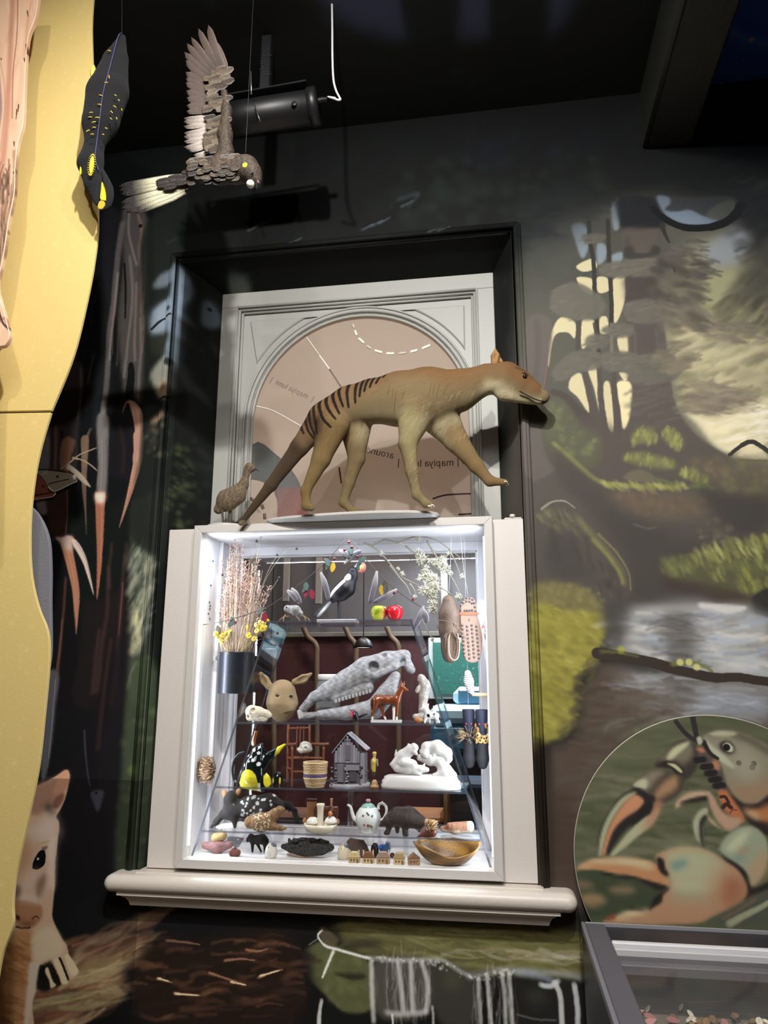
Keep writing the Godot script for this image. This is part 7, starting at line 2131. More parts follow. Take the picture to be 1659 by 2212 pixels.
func top_things() -> void:
	var Y := 1.822
	var m := thing("magpie", "stuffed black and white magpie looking up, on a small white plinth", "stuffed bird", Vector3(-.0588, Y, -.12))
	part(m, "plinth", span(Vector3(-.0926, .0093, -.0381), Vector3(.0872, -.0029, .0381), 0.002), paint("d5d5d8", 0.3))
	var wh := lin("e8e8ec")
	var pied := func(p: Vector3) -> Color:
		var u: float = p.x / 0.000634 + 270.0
		var v: float = 765.0 - p.y / 0.000634
		if (Vector2((u - 340) / 26.0, (v - 448) / 24.0).length() < 1.0 and p.z > -0.01) or absf((v - 560) + (u - 250) * 0.95 + 20) < 17.0 and u > 212 and u < 330 and p.z > 0.006:
			return wh
		return lin("101218")
	part(m, "body", blob([-.0311,.1052,0,.019,.0077,.1333,0,.0393, .0077,.1333,0,.0393,.0336,.1553,0,.0419, .0336,.1553,0,.0419,.061,.2063,0,.0241, .061,.2063,0,.0241,.0634,.2289,0,.0228], 0.0025, 0.01, pied), tinted(0.5))
	part(m, "beak", tubem([.0685,.2417,0,.0762,.2545,0,.0839,.268,0], [0.006, 0.004, 0.001], 8), paint("9aa0a8", 0.4))
	part(m, "eye", ball(Vector3(.0718, .2352, .019), Vector3(0.002, 0.002, 0.002)), paint("7a4a2a", 0.2))
	for i in 4:
		part(m, "tail_feather", feather(Vector3(-.0246, .1114, 0) + Vector3(0, -i * 0.003, i * 0.003), Vector3(-.1192, .0235, 0) + Vector3(i * 0.006, -i * 0.002, i * 0.004), 0.016, [lin("101218"), lin("e8e8ec") if i == 3 else lin("101218"), lin("101218"), lin("16181e")], 0.002, 0.0, 0.3), tinted(0.5))
	for x in [262, 282]:
		bar(m, "leg", [(x - 270) * 0.00062, 0.1, 0.01 if x > 270 else -0.01, (x - 268) * 0.00062, 0.04, 0.01 if x > 270 else -0.01, (x - 264) * 0.00062, 0.009, 0.01 if x > 270 else -0.01], [0.004], paint("2a2c34", 0.6))
	# apples
	var ap := [0.001, 0.062, 0.008, 0.064, 0.018, 0.068, 0.028, 0.064, 0.035, 0.052, 0.037, 0.040, 0.034, 0.024, 0.026, 0.008, 0.016, 0.001, 0.006, 0.002, 0.001, 0.006]
	var a1 := thing("green_apple", "glossy green apple with a red blush on its right side", "apple", Vector3(.1309, Y, -.1))
	var ab := Build.new()
	ab.lathe(ap, 28)
	for i in ab.v.size():
		ab.c[i] = lin("b5c23c").lerp(lin("c8283a"), smoothstep(0.012, 0.034, ab.v[i].x + ab.v[i].z * 0.2 - ab.v[i].y * 0.1))
	part(a1, "flesh", ab.mesh(true), tinted(0.2))
	bar(a1, "stalk", [0, 0.06, 0, 0.002, 0.07, 0, 0.006, 0.076, 0], [0.0015], paint("4a3a22", 0.7))
	var a2 := thing("red_apple", "glossy deep red apple beside the green one", "apple", Vector3(.2022, Y, -.1))
	part(a2, "flesh", lathem(ap, 28), paint("c3202c", 0.18))
	bar(a2, "stalk", [0, 0.06, 0, 0.003, 0.072, 0, 0.008, 0.082, 0], [0.0015], paint("4a3a22", 0.7))
	# frog figure
	var f := thing("frog_figure", "small grey frog figure crouching on thin twig legs", "figurine", Vector3(-.2657, Y, -.12))
	part(f, "body", blob([-.0353,.0621,0,.0172,.004,.0535,0,.0237, .004,.0535,0,.0237,.0266,.0398,0,.014], 0.0025, 0.008, mottle("6d6a68", "b4b0ab", 300.0)), tinted(0.5))
	for q in [[-.04,.0353,.0108,-.0479,.0193,.0134,-.0501,.0006,.0134], [-.0259,.0297,-.0054,-.0564,.0248,-.0081,-.0781,.0062,-.0081], [.0104,.0239,.0134,.0245,.0157,.0134,.0277,-.0003,.0161], [.0351,.0343,0,.0493,.0208,0,.0526,-.0006,0], [.038,.0289,-.0108,.0604,.018,-.0108,.073,-.0008,-.0108]]:
		bar(f, "leg", q, [0.0035, 0.003, 0.0025], paint("8d7158", 0.7))
	part(f, "eye", ball(Vector3(-.0344, .0686, .0183), Vector3(0.004, 0.004, 0.003)), paint("141414", 0.2))
	# garland of gum leaves, berries and feathers
	var g := thing("leaf_garland", "string garland of felt leaves, red berries and grey feathers over the stand", "garland", Vector3(-.001, 2.185, -.03))
	var o := g.position
	part(g, "string", tubem([-.672,1.808,-.03,-.557,1.827,-.03,-.395,1.875,-.03,-.312,1.918,-.03,-.215,1.99,-.03,-.142,2.047,-.03,-.083,2.103,-.03,-.001,2.185,-.03,.07,2.105,-.03,.132,2.035,-.03,.202,1.965,-.03,.284,1.903,-.03,.359,1.857,-.03], [0.0018], 6), paint("4a4238", 0.8), -o)
	var leafm := platem(curve([0, 0, 0.011, 0.014, 0.011, 0.03, 0, 0.046, -0.011, 0.03, -0.011, 0.014], 3, true), -0.0008, 0.0008)
	var lv := [480,1338,200,0, 488,1345,160,0, 555,1318,170,0, 655,1262,190,0, 662,1268,150,0, 702,1208,200,0, 712,1215,160,0, 757,1180,190,0, 765,1190,140,0, 745,1200,210,0, 782,1215,170,0, 795,1208,130,0, 835,1262,200,1, 842,1270,170,1, 450,1358,200,1, 446,1366,160,1, 720,1218,170,2, 658,1275,170,3, 668,1278,190,3, 830,1272,180,2, 562,1330,180,3]
	var px := 0.00197
	for i in range(0, lv.size(), 4):
		part(g, "leaf", leafm, paint(["1f3a30", "3a342c", "d0aa2c", "982a3e"][lv[i + 3]], 0.7), Vector3((lv[i] - 752) * px, (1165 - lv[i + 1]) * px, 0.004 + 0.004 * (i % 3)), Vector3(20 - (i * 37) % 50, (i * 53) % 60 - 30, lv[i + 2]))
	for q in [[481, 1348], [492, 1352], [551, 1325], [700, 1212], [722, 1210], [755, 1172], [762, 1184], [745, 1190], [775, 1206], [860, 1290], [902, 1305]]:
		part(g, "berry", ball(Vector3((q[0] - 752) * px, (1165 - q[1]) * px, 0.008), Vector3.ONE * 0.0075, 10), paint("661a28", 0.4))
	part(g, "flower_rosette", lathem([0.001, 0.008, 0.008, 0.01, 0.02, 0.012, 0.026, 0.006, 0.02, 0.0, 0.001, 0.0], 18, 0.8), paint("c96a6a", 0.7), Vector3((787 - 752) * px, (1165 - 1233) * px, 0.005), Vector3(80, 0, 20))
	part(g, "rosette_heart", ball(Vector3((787 - 752) * px, (1165 - 1233) * px, 0.016), Vector3(0.012, 0.016, 0.006)), paint("c9c27a", 0.7))
	for q in [[690, 1240, 706, 1290], [745, 1222, 775, 1200], [732, 1190, 752, 1205], [820, 1240, 808, 1295], [866, 1282, 826, 1305], [612, 1280, 632, 1300], [622, 1275, 640, 1304], [925, 1320, 908, 1358], [922, 1325, 930, 1350]]:
		var e := Vector3((q[0] - 752) * px, (1165 - q[1]) * px, 0.006)
		var d := Vector3((q[2] - 752) * px, (1165 - q[3]) * px, 0.012)
		part(g, "feather", feather(e, e + (d - e) * 1.35, 0.026, [lin("a8a6a4"), lin("5d5a62"), lin("474450"), lin("8a8594")], 0.002, 0.004, 0.4), tinted(0.6))
	# branch with lichen
	var b := thing("lichen_branch", "bare twiggy branch crusted with pale lichen, hung inside the showcase", "branch", Vector3(.209, 2.196, -.18))
	var c := b.position
	for q in [[.043,2.198,-.18,.09,2.173,-.18,.13,2.139,-.18,.176,2.085,-.18,.222,2.032,-.18,.312,1.985,-.18], [.084,2.18,-.18,.143,2.208,-.18,.209,2.196,-.18,.295,2.22,-.18,.38,2.201,-.18,.444,2.157,-.18,.507,2.103,-.18], [.242,2.176,-.18,.294,2.128,-.174,.326,2.062,-.174,.37,1.984,-.167,.401,1.919,-.167], [.341,2.199,-.18,.379,2.132,-.174,.429,2.066,-.174,.46,2.014,-.174,.494,1.946,-.174], [.327,2.121,-.174,.378,2.074,-.174,.435,2.047,-.174], [.444,2.157,-.18,.474,2.091,-.18,.501,2.013,-.18], [.261,1.999,-.18,.286,1.959,-.18,.292,1.908,-.18], [.312,1.985,-.18,.356,1.907,-.174,.387,1.793,-.174], [.305,1.851,-.18,.33,1.806,-.18,.367,1.728,-.18], [.17,2.085,-.18,.209,2.032,-.18,.248,1.986,-.18,.267,1.941,-.18], [.396,1.983,-.174,.427,1.963,-.174,.452,1.944,-.174]]:
		part(b, "twig", tubem(q, [0.0045, 0.003, 0.0018], 6), grainy("8f8a7c", 0.9, 0.1, 30.0), -c)
	rng.seed = 41
	for q in [[575, 285, 20], [730, 435, 18], [850, 280, 30], [860, 340, 40], [900, 400, 30], [1010, 380, 42], [1040, 405, 40], [940, 490, 55], [920, 560, 55], [960, 540, 50], [945, 690, 36], [1155, 460, 18], [1130, 610, 30], [880, 320, 32], [930, 350, 26], [970, 360, 30], [900, 440, 36], [960, 470, 34], [990, 350, 32], [870, 470, 30], [950, 600, 32], [955, 650, 28], [1075, 440, 18], [880, 560, 34], [840, 185, 25], [720, 220, 15], [1060, 295, 16], [1010, 330, 20], [930, 640, 22], [700, 400, 14], [820, 600, 16], [940, 900, 14], [960, 270, 14]]:
		var tb := Build.new()
		var w := 0.000645
		for i in int(q[2]) * 3:
			var d := Vector3(rng.randfn(), rng.randfn(), rng.randfn()).normalized()
			var s: Vector3 = d * q[2] * w * rng.randf() * 0.6
			var e: Vector3 = s + (d + Vector3(rng.randfn(), rng.randfn(), rng.randfn()) * 0.5) * q[2] * w * 0.5
			tb.tube([s, s.lerp(e, 0.5) + Vector3(rng.randfn(), rng.randfn(), rng.randfn()) * 0.002, e], [0.002, 0.0015, 0.0006], 3)
		var lm := part(b, "lichen_tuft", tb.mesh(true), paint("d9d6c2", 0.9), Vector3((q[0] - 700) * w, (200 - q[1]) * w, 0.006))
		lm.set_meta("kind", "stuff")


func upper_shelf() -> void:
	var Y := 1.387
	var s := thing("small_skull", "small cream animal skull beside the felt wallaby head", "skull", Vector3(-.4071, Y, -.07))
	part(s, "bone", blob([-.0271,.0397,0,.0293,.0031,.0356,0,.0258, .0031,.0356,0,.0258,.0402,.0316,0,.016, .0402,.0316,0,.016,.052,.0252,0,.0133, -.0377,.016,0,.0151,.0365,.0101,0,.0107], 0.0022, 0.006, mottle("b8ab94", "ded4c2", 260.0), [-.0159,.0484,.0311,.0107,-.0141,.0484,.0178,.008, .0526,.0458,.0133,.0071,.0544,.0459,.0044,.0062, -.0378,.0181,.0222,.0115,-.0378,.0181,.0178,.0089, .0223,.0186,.0178,.0044,.0361,.0187,.0178,.0036]), tinted(0.6))
	for i in 6:
		part(s, "tooth", span(Vector3(-.01, .0183, .0169) + Vector3(i * 0.008, 0, -0.0 - i * 0.0006), Vector3(-.006, .0119, .0186) + Vector3(i * 0.008, 0, -i * 0.0006), 0.001), paint("e6dfcf", 0.4))
	var w := thing("felt_wallaby_head", "tan felt wallaby head with two upright ears", "felt head", Vector3(-.3207, Y, -.15))
	var felt := grainy("9a8465", 1.0, 0.15, 20.0, {"rim_enabled": true, "rim": 0.2})
	part(w, "head", blob([-.0016,.1174,0,.0625,0,.071,0,.0679, 0,.071,0,.0679,-.0014,.0402,0,.0453, .0218,.0492,.0249,.0362,.0404,.0537,.0317,.0272], 0.0035, 0.02, null, [-.0084,.1098,.0643,.0045,.0001,.1081,.0652,.0036, .0504,.1109,.0534,.0045,.0585,.1043,.0471,.0036]), felt)
	for e in [[[-.0643,.1506,0,.0181,-.0868,.1774,0,.019, -.0868,.1774,0,.019,-.1046,.2044,0,.01], [-.0815,.164,.0181,.0127,-.0971,.1954,.0172,.0091]], [[.0534,.1686,-.0091,.0154,.093,.182,-.0091,.019, .093,.182,-.0091,.019,.1276,.2042,-.0091,.0072], [.0745,.1708,.0091,.0109,.1069,.1887,.0081,.01]]]:
		part(w, "ear", blob(e[0], 0.003, 0.012, null, e[1]), felt)
	bar(w, "mouth_line", [.0223,.0325,.0579,.0409,.0379,.0579,.0571,.0424,.0534,.0724,.0451,.0444], [0.0014], paint("3f3020", 0.8))
	for q in [Vector3(-.0051, .109, .0616), Vector3(.0547, .1074, .0489)]:
		part(w, "eye", ball(q, Vector3(0.009, 0.005, 0.004)), paint("2a2018", 0.3))
	var j := thing("glass_jar", "clear glass jar with a white screw lid behind the horse skull", "jar", Vector3(-.1289, Y, -.24))
	part(j, "glass", lathem([0.001, 0.002, 0.052, 0.002, 0.056, 0.008, 0.056, 0.145, 0.05, 0.165, 0.044, 0.18], 28), paint(Color(0.85, 0.9, 0.92, 0.22), 0.03, {"transparency": BaseMaterial3D.TRANSPARENCY_ALPHA}))
	part(j, "lid", lathem([0.047, 0.178, 0.05, 0.18, 0.05, 0.2, 0.046, 0.204, 0.001, 0.204], 28), paint("e6e6e8", 0.4))
	part(j, "filling", lathem([0.001, 0.004, 0.05, 0.004, 0.05, 0.05, 0.03, 0.06, 0.001, 0.056], 20), paint("6a6660", 0.8))
	# horse skull
	var h := thing("horse_skull", "large weathered grey horse skull with a full row of cheek teeth", "skull", Vector3(.0028, Y, -.13))
	var bone := tinted(0.7, 0.12, 14.0)
	part(h, "cranium", blob([-.224,.0488,0,.017,-.171,.102,0,.0238, -.171,.102,0,.0238,-.1068,.1273,0,.0396, -.1068,.1273,0,.043,-.0195,.1694,0,.0544, -.0195,.1694,0,.0544,.0676,.2158,0,.0634, .0676,.2158,0,.0634,.1603,.256,0,.0476, .1603,.256,0,.0476,.2411,.2838,0,.026, .2296,.2782,0,.0283,.2666,.2223,0,.0204, .1141,.1946,.0481,.0147,.2006,.2335,.0396,.0125, .2006,.2335,.0396,.0125,.2295,.2502,.0226,.0113, -.0653,.1052,.017,.0226,.0796,.1445,.0226,.026], 0.004, 0.009, mottle("75767a", "b5b6ba", 150.0), [.1035,.2348,.0679,.026,.1081,.2337,.0396,.0226, .2353,.2642,.0396,.017,.2324,.2558,.0226,.0136, .1486,.2897,.0396,.0136,.1544,.2841,.034,.0113, -.1542,.1411,.051,.0079,-.1193,.1664,.051,.0068, .0794,.1778,.0679,.017,.033,.1666,.0679,.0136]), bone)
	part(h, "jawbone", blob([-.2232,.02,0,.0147,-.14,.0284,0,.0136, -.14,.0306,.0226,.0159,-.0178,.036,.0283,.0294, -.0178,.036,.0283,.0294,.1089,.0555,.0317,.0419, .1089,.0555,.0317,.0419,.1661,.1227,.0317,.043, .1661,.1227,.0317,.0408,.2006,.1946,.0294,.0226, -.14,.0284,-.0226,.0113,-.0177,.0305,-.0283,.0215, -.0177,.0305,-.0283,.0226,.1089,.0511,-.0317,.034, .1089,.0511,-.0317,.034,.1661,.1227,-.0317,.0396], 0.004, 0.009, mottle("7b7c80", "b0b1b5", 150.0)), bone)
	for i in 11:
		part(h, "cheek_tooth", span(Vector3(-.0661, .0786, .0362) + Vector3(i * 0.0152, i * 0.0044, 0), Vector3(-.0547, .0953, .0464) + Vector3(i * 0.0152, i * 0.0044, 0), 0.002), paint("aeb0b2", 0.5))
	for i in 4:
		part(h, "front_tooth", blob([0, 0, 0, 0.008, 0.006, -0.028, 0.002, 0.006], 0.003, 0.004), paint("b9bbbd", 0.5), Vector3(-.2356, .0404, .0113) + Vector3(i * 0.008, 0.004 * (i % 2), -0.008 * i + 0.006))
	# bird, horse, statue and dog in front
	var r := thing("robin_figure", "tiny black bird figure with a crimson breast in front of the horse skull", "figurine", Vector3(.0396, Y, -.03))
	part(r, "body", blob([-.0106,.0455,0,.0088,-.0031,.0307,0,.0154, -.0031,.0307,0,.0154,.0054,.0149,0,.0132], 0.0015, 0.005, spots(mottle("121014", "26222a"), [Vector3(-.0171, .0306, 0).x, Vector3(-.0171, .0306, 0).y, 0.012, Vector3(-.0145, .0439, 0).x, Vector3(-.0145, .0439, 0).y, 0.007], "b3203a")), tinted(0.35))
	bar(r, "tail", [.0082,.0175,0,.0305,.0283,0,.0544,.0364,0], [0.006, 0.005, 0.003], paint("141216", 0.4))
	bar(r, "beak", [-.0173,.0476,0,-.023,.0518,0,-.0275,.056,0], [0.003, 0.002, 0.0008], paint("1a181a", 0.4))
	var p := thing("horse_figurine", "glazed chestnut foal figurine standing on a white china base", "figurine", Vector3(.1726, Y, -.05))
	part(p, "base", span(Vector3(-.0641, .0111, -.0247), Vector3(.0636, .0006, .0247), 0.004), paint("d3d3d6", 0.2))
	part(p, "body", blob([-.0393,.0971,0,.0197,.0027,.0936,0,.0181, .0027,.0936,0,.0181,.0418,.0938,0,.0208, .0446,.1002,0,.0176,.067,.1458,0,.0115, .067,.1458,0,.0121,.0908,.1336,0,.0055, .067,.1593,.0044,.0049,.0654,.1728,.0055,.0016, .0754,.1593,-.0044,.0049,.0766,.1728,-.0055,.0016, -.042,.0891,.0088,.0143,-.0475,.0596,.0088,.0071, -.0475,.0596,.0088,.0071,-.0597,.0409,.0088,.0049, -.0597,.0409,.0088,.0049,-.0596,.0122,.0088,.0044, -.0297,.0838,-.0088,.0121,-.0196,.0545,-.0088,.0066, -.0196,.0545,-.0088,.0066,-.0167,.0359,-.0088,.0049, -.0167,.0359,-.0088,.0049,-.0056,.0148,-.0088,.0044, .0473,.0842,.0088,.011,.0461,.0523,.0088,.006, .0461,.0523,.0088,.006,.0449,.0131,.0088,.0049, .0351,.0841,-.0088,.011,.0306,.0522,-.0088,.006, .0306,.0522,-.0088,.006,.0294,.0129,-.0088,.0049], 0.0024, 0.007, func(q: Vector3) -> Color: return lin("e0d8d0") if q.y < Vector3(-.4399, .0246, 0).y or (q.x > Vector3(.0208, .3562, 0).x and q.x < Vector3(.0367, .3561, 0).x and q.z < 0.0 and q.y < Vector3(-.4414, .0707, 0).y) else lin("7a3f22")), tinted(0.15))
	bar(p, "tail", [-.0578,.1024,0,-.0633,.0836,0,-.062,.0515,0], [0.006, 0.008, 0.003], paint("5a2c18", 0.2))
	var k := thing("grey_statuette", "grey stone statuette of a crouched figure eating, beside the foal", "statuette", Vector3(.3167, Y, -.12))
	part(k, "figure", blob([.003,.1846,0,.0167,.0157,.1528,0,.0245, .0157,.1528,0,.0256,.0096,.1091,0,.0211, .0096,.1091,0,.02,.0033,.0495,0,.0178, -.0098,.1445,.0139,.01,-.0184,.1308,.0139,.0089, -.0037,.1912,.0056,.0111,-.0095,.1774,.0067,.0078, -.0278,.0223,.0056,.0122,.0226,.02,.0056,.02], 0.0025, 0.008, mottle("8a827a", "c3bdb6", 300.0)), tinted(0.6, 0.1, 20.0))
	part(k, "brown_foot", ball(Vector3(-.0111, .0106, .0167), Vector3(0.02, 0.011, 0.012)), paint("a8763f", 0.6))
	var d := thing("china_dog", "white china puppy figurine with black spots", "figurine", Vector3(.3623, Y, -.05))
	part(d, "body", blob([-.0239,.0582,0,.0141,-.0377,.0544,0,.0082, -.0239,.0582,0,.0141,-.0078,.032,0,.0152, -.0078,.032,0,.0163,.0222,.0296,0,.0147, -.0128,.0715,.0043,.0065,-.0089,.0779,.0043,.0027, -.032,.0714,-.0054,.0054,-.033,.0777,-.0054,.0022, -.0188,.024,.0076,.0065,-.0245,.004,.0076,.0049, -.0052,.0241,-.0076,.0065,-.0065,.0041,-.0076,.0049, .0221,.0243,.0076,.0071,.0354,.0045,.0076,.0049, .0194,.0243,-.0076,.0071,.0246,.0044,-.0076,.0049, .0168,.0348,0,.0076,.0145,.0664,0,.0049], 0.002, 0.006, spots(mottle("dcdcde", "e8e8ea"), [Vector3(-.0089, .0319, 0).x, Vector3(-.0089, .0319, 0).y, 0.0065, Vector3(.0158, .0358, 0).x, Vector3(.0158, .0358, 0).y, 0.0055, Vector3(-.0073, .0277, 0).x, Vector3(-.0073, .0277, 0).y, 0.005], "18181a")), tinted(0.2))


func middle_shelf() -> void:
	var Y := 1.121
	var t := thing("guineafowl_teapot", "black spotted guineafowl teapot with yellow beak spout and patches", "teapot", Vector3(-.4065, Y, -.06))
	var blk := lin("15161c")
	var yel := lin("d9cf3a")
	var pat := func(p: Vector3) -> Color:
		var w: float = 0.000458
		var u := p.x / w + 740.0
		var v := 700.0 - p.y / w
		if u > 945 - (v - 390) * 0.3 and v < 440 and u > 900:
			return yel
		if Vector2((u - 705) / 95.0, (v - 670) / 120.0).length() < 1.0 and p.z > 0 or Vector2((u - 880) / 34.0, (v - 640) / 70.0).length() < 1.0:
			return yel
		if v > 672 and u < 820:
			return lin("e4e4dc")
		for q in [[788, 355, 12], [740, 380, 16], [788, 406, 15], [722, 440, 9], [745, 468, 16], [706, 480, 9], [798, 503, 18], [652, 516, 14], [700, 350, 10], [830, 440, 10], [680, 430, 12], [850, 380, 8]]:
			if Vector2(u - q[0], v - q[1]).length() < q[2]:
				return lin("e6e6ea")
		return blk
	part(t, "pot", blob([-.0017,.0391,0,.0573,-.0013,.0871,0,.0449, -.0013,.0871,0,.0449,.0109,.1402,0,.0275, .0109,.1402,0,.0275,.022,.1624,0,.0137, .0467,.0226,.0046,.0252,.0521,.0054,.0046,.0229, -.0388,.0122,0,.0275,.0379,.0051,0,.0321, .0349,.079,0,.0229,.062,.1189,0,.0211, .062,.1189,0,.0202,.0946,.1436,0,.0137, .0946,.1436,0,.0137,.1294,.1692,0,.0046], 0.0024, 0.008, pat), tinted(0.12))
	bar(t, "handle", [-.0491,.1348,0,-.0777,.1255,0,-.0968,.0987,0,-.1035,.059,0,-.0943,.0198,0,-.0769,.0071,0], [0.005, 0.006, 0.007, 0.007, 0.006, 0.005], paint("2c3438", 0.12))
	bar(t, "copper_crest", [-.0046,.1643,0,-.009,.1886,0,-.0049,.2065,0,-.0017,.2235,0], [0.006, 0.007, 0.008, 0.007], paint("a8653f", 0.3, {"metallic": 0.6}))
	var s := thing("penguin_shaker", "small black and yellow salt shaker beside the guineafowl teapot", "shaker", Vector3(-.317, Y, -.1))
	part(s, "body", lathem([0.001, 0.0, 0.02, 0.0, 0.023, 0.004, 0.023, 0.03, 0.018, 0.044, 0.01, 0.05, 0.001, 0.053], 20), paint("17181c", 0.15))
	for x in [-0.012, 0.016]:
		part(s, "yellow_panel", ball(Vector3(x, 0.016, 0.0155), Vector3(0.005, 0.015, 0.006)), paint("d5c83a", 0.2))
	# little wooden armchair
	var c := thing("doll_chair", "miniature reddish wooden ladder-back armchair with turned arms", "doll chair", Vector3(-.218, Y, -.13))
	var wd := paint("7a4a32", 0.35)
	for q in [[-.0703,.2496,-.0186,-.067,.1163,-.0139,-.0644,.0031,-.0093], [.0281,.2505,-.0186,.0329,.1179,-.0139,.0369,.0117,-.0093]]:
		bar(c, "back_post", q, [0.006], wd)
	for q in [[-.0374,.1616,.0232,-.0357,.0722,.0232,-.0343,-.0073,.0232], [.1053,.1591,.0232,.1048,.1101,.0232,.1055,.0044,.0232]]:
		bar(c, "front_leg", q, [0.007, 0.006, 0.005], wd)
	for q in [[-.0697,.2314,-.0186,-.021,.2332,-.0195,.0285,.2347,-.0186], [-.0677,.1074,-.0139,-.0367,.1056,.0232,-.0367,.1056,.0232], [-.0663,.0628,-.0116,-.0523,.063,.0046,-.0353,.0611,.0232], [-.0367,.1078,.0232,.0354,.1112,.0232,.1063,.1101,.0232], [-.0351,.0523,.0232,.0369,.0536,.0232,.106,.0526,.0232], [.0331,.1089,-.0139,.069,.1095,.0046,.1048,.1101,.0232], [-.0658,.1074,-.0139,-.0175,.1104,-.0139,.033,.1112,-.0139]]:
		bar(c, "rail", q, [0.0045], wd)
	for x in [1118, 1150, 1185]:
		bar(c, "spindle", [(x - 1180) * 0.000464, 245 * 0.000464, -35 * 0.000464, (x - 1180) * 0.000464, 400 * 0.000464, -38 * 0.000464, (x - 1180) * 0.000464, 522 * 0.000464, -41 * 0.000464], [0.0028], wd)
	bar(c, "arm", [-.0748,.162,-.0186,-.0482,.166,.0093,-.0215,.1663,.0279], [0.006, 0.007, 0.008], wd)
	bar(c, "arm", [.035,.1671,-.0186,.0821,.1677,.0093,.1276,.1692,.0279], [0.006, 0.007, 0.008], wd)
	part(c, "seat", span(Vector3(-.0359, .1114, -.0139), Vector3(.1025, .1074, .0232), 0.003), paint("8a6a48", 0.8))
	var k := thing("cat_skull", "little pale cat skull resting on the doll chair seat", "skull", Vector3(-.2014, 1.121 + 0.128, -.11))
	part(k, "bone", blob([.0016,.0289,0,.0242,.0113,.0268,.0046,.0223, .0113,.0268,.0046,.0223,-.01,.0154,.0186,.0139, -.0244,.0174,.0046,.0093,.0282,.0182,.0046,.0093], 0.0022, 0.006, mottle("b5b0a8", "dcd8d0", 260.0), [-.0103,.0265,.0325,.0065,-.0103,.0256,.0232,.0056, .0113,.0259,.0325,.007,.0113,.025,.0242,.0056]), tinted(0.5))
	# basket of stacked coils
	var b := thing("woven_basket", "small woven straw basket with a purple band, before the doll chair", "basket", Vector3(-.1324, Y, -.04))
	for i in 15:
		var bb := Build.new()
		var pts := []
		var rad := lerpf(0.036, 0.047, minf(1.0, i / 5.0)) + (0.002 if i > 11 else 0.0)
		for a in 37:
			var th := TAU * a / 36.0
			var wv := sin(a * 9.0 + i * PI) * 0.0012
			pts.append(Vector3(cos(th) * (rad + wv), 0.004 + i * 0.0068, sin(th) * (rad + wv)))
		bb.tube(pts, [0.0042], 5)
		part(b, "coil", bb.mesh(true), paint("5a4a6a" if i in [6, 7] else ["b79c74", "a88c62", "c4ab84"][i % 3], 0.8))
	part(b, "bottom", lathem([0.001, 0.001, 0.036, 0.001, 0.036, 0.004, 0.001, 0.004], 20), paint("a88c62", 0.8))
	# barn
	var h := thing("model_barn", "grey weathered model barn with plank walls and a stone footing", "model barn", Vector3(-.0007, Y, -.1))
	var plank := [paint("8b8992", 0.8), paint("7b7982", 0.8), paint("97959d", 0.8)]
	var w := 0.000479
	part(h, "wall_core", platem(raw([-.0588,.0033,-.06,.1314,-.0025,.2018,.0524,.1332,.0559,.0057]), -0.05, 0.02), paint("55535a", 0.9))
	for i in 11:
		var x0 := 184.0 + i * 20.6
		var top: float = 400.0 - (x0 + 10 - 182) / 118.0 * 145.0 if x0 < 295 else 262.0 + (x0 + 10 - 300) / 110.0 * 138.0
		part(h, "plank", span(Vector3((x0 - 300) * w, 200 * w, 0.02), Vector3((x0 + 19 - 300) * w, (690 - top) * w, 0.0235), 0.0008), plank[i % 3])
	part(h, "hay_door", span(Vector3(-.0092, .1069, 0) + Vector3(0, 0, 0.022), Vector3(.0117, .1695, 0) + Vector3(0, 0, 0.027), 0.001), paint("5f5d66", 0.9))
	part(h, "tall_door", span(Vector3(-.0433, .0172, 0) + Vector3(0, 0, 0.022), Vector3(-.0169, .0916, 0) + Vector3(0, 0, 0.027), 0.001), paint("6a6870", 0.9))
	part(h, "low_door", span(Vector3(.0095, .0206, 0) + Vector3(0, 0, 0.022), Vector3(.0392, .078, 0) + Vector3(0, 0, 0.026), 0.001), paint("4a484e", 0.9))
	part(h, "lintel", span(Vector3(-.0057, .0658, 0) + Vector3(0, 0, 0.022), Vector3(.0528, .0874, 0) + Vector3(0, 0, 0.03), 0.001), paint("807e86", 0.9))
	for sd in [[300, 240, 162, 405], [300, 240, 470, 378]]:
		for i in 5:
			var a := Vector2((lerpf(sd[0], sd[2], i / 5.0) - 300) * w, (690 - lerpf(sd[1], sd[3], i / 5.0)) * w)
			var e := Vector2((lerpf(sd[0], sd[2], (i + 1.15) / 5.0) - 300) * w, (690 - lerpf(sd[1], sd[3], (i + 1.15) / 5.0)) * w)
			var n := Vector2(0, 0.006)
			part(h, "roof_board", platem(PackedVector2Array([a, e, e + n * 0.8, a + n]), -0.06, 0.03, 0.001), paint("b4b3bd" if sd[2] > 300 else "8d8b94", 0.7))
	part(h, "side_wall", span(Vector3(.0535, .0057, -.0479), Vector3(.0744, .1358, .0192), 0.002), plank[0])
	rng.seed = 51
	for i in 34:
		var sx: float = [rng.randf_range(150, 205), rng.randf_range(275, 312), rng.randf_range(395, 500)][i % 3]
		var sy: float = rng.randf_range(525, 670) if i % 3 != 2 else rng.randf_range(500, 680)
		part(h, "footing_stone", ball(Vector3((sx - 300) * w, (690 - sy) * w, 0.024 - (0.02 if sx > 430 else 0.0)), Vector3(rng.randf_range(9, 15), rng.randf_range(7, 12), 12) * w, 7), paint(["6f6d73", "8a888e", "5a585e"][i % 3], 0.9))
	part(h, "ground", blob([-.0735,.002,.0144,.0077,0,0,.0287,.0086, 0,0,.0287,.0086,.0875,.0064,.0144,.0086, -.0686,.0021,-.0192,.0077,.0826,.0063,-.0287,.0086], 0.004, 0.01), paint("9a989f", 0.9))
	# wooden man
	var m := thing("wooden_man", "slim carved wooden man in a yellow waistcoat on a round foot", "figurine", Vector3(.1185, Y, -.07))
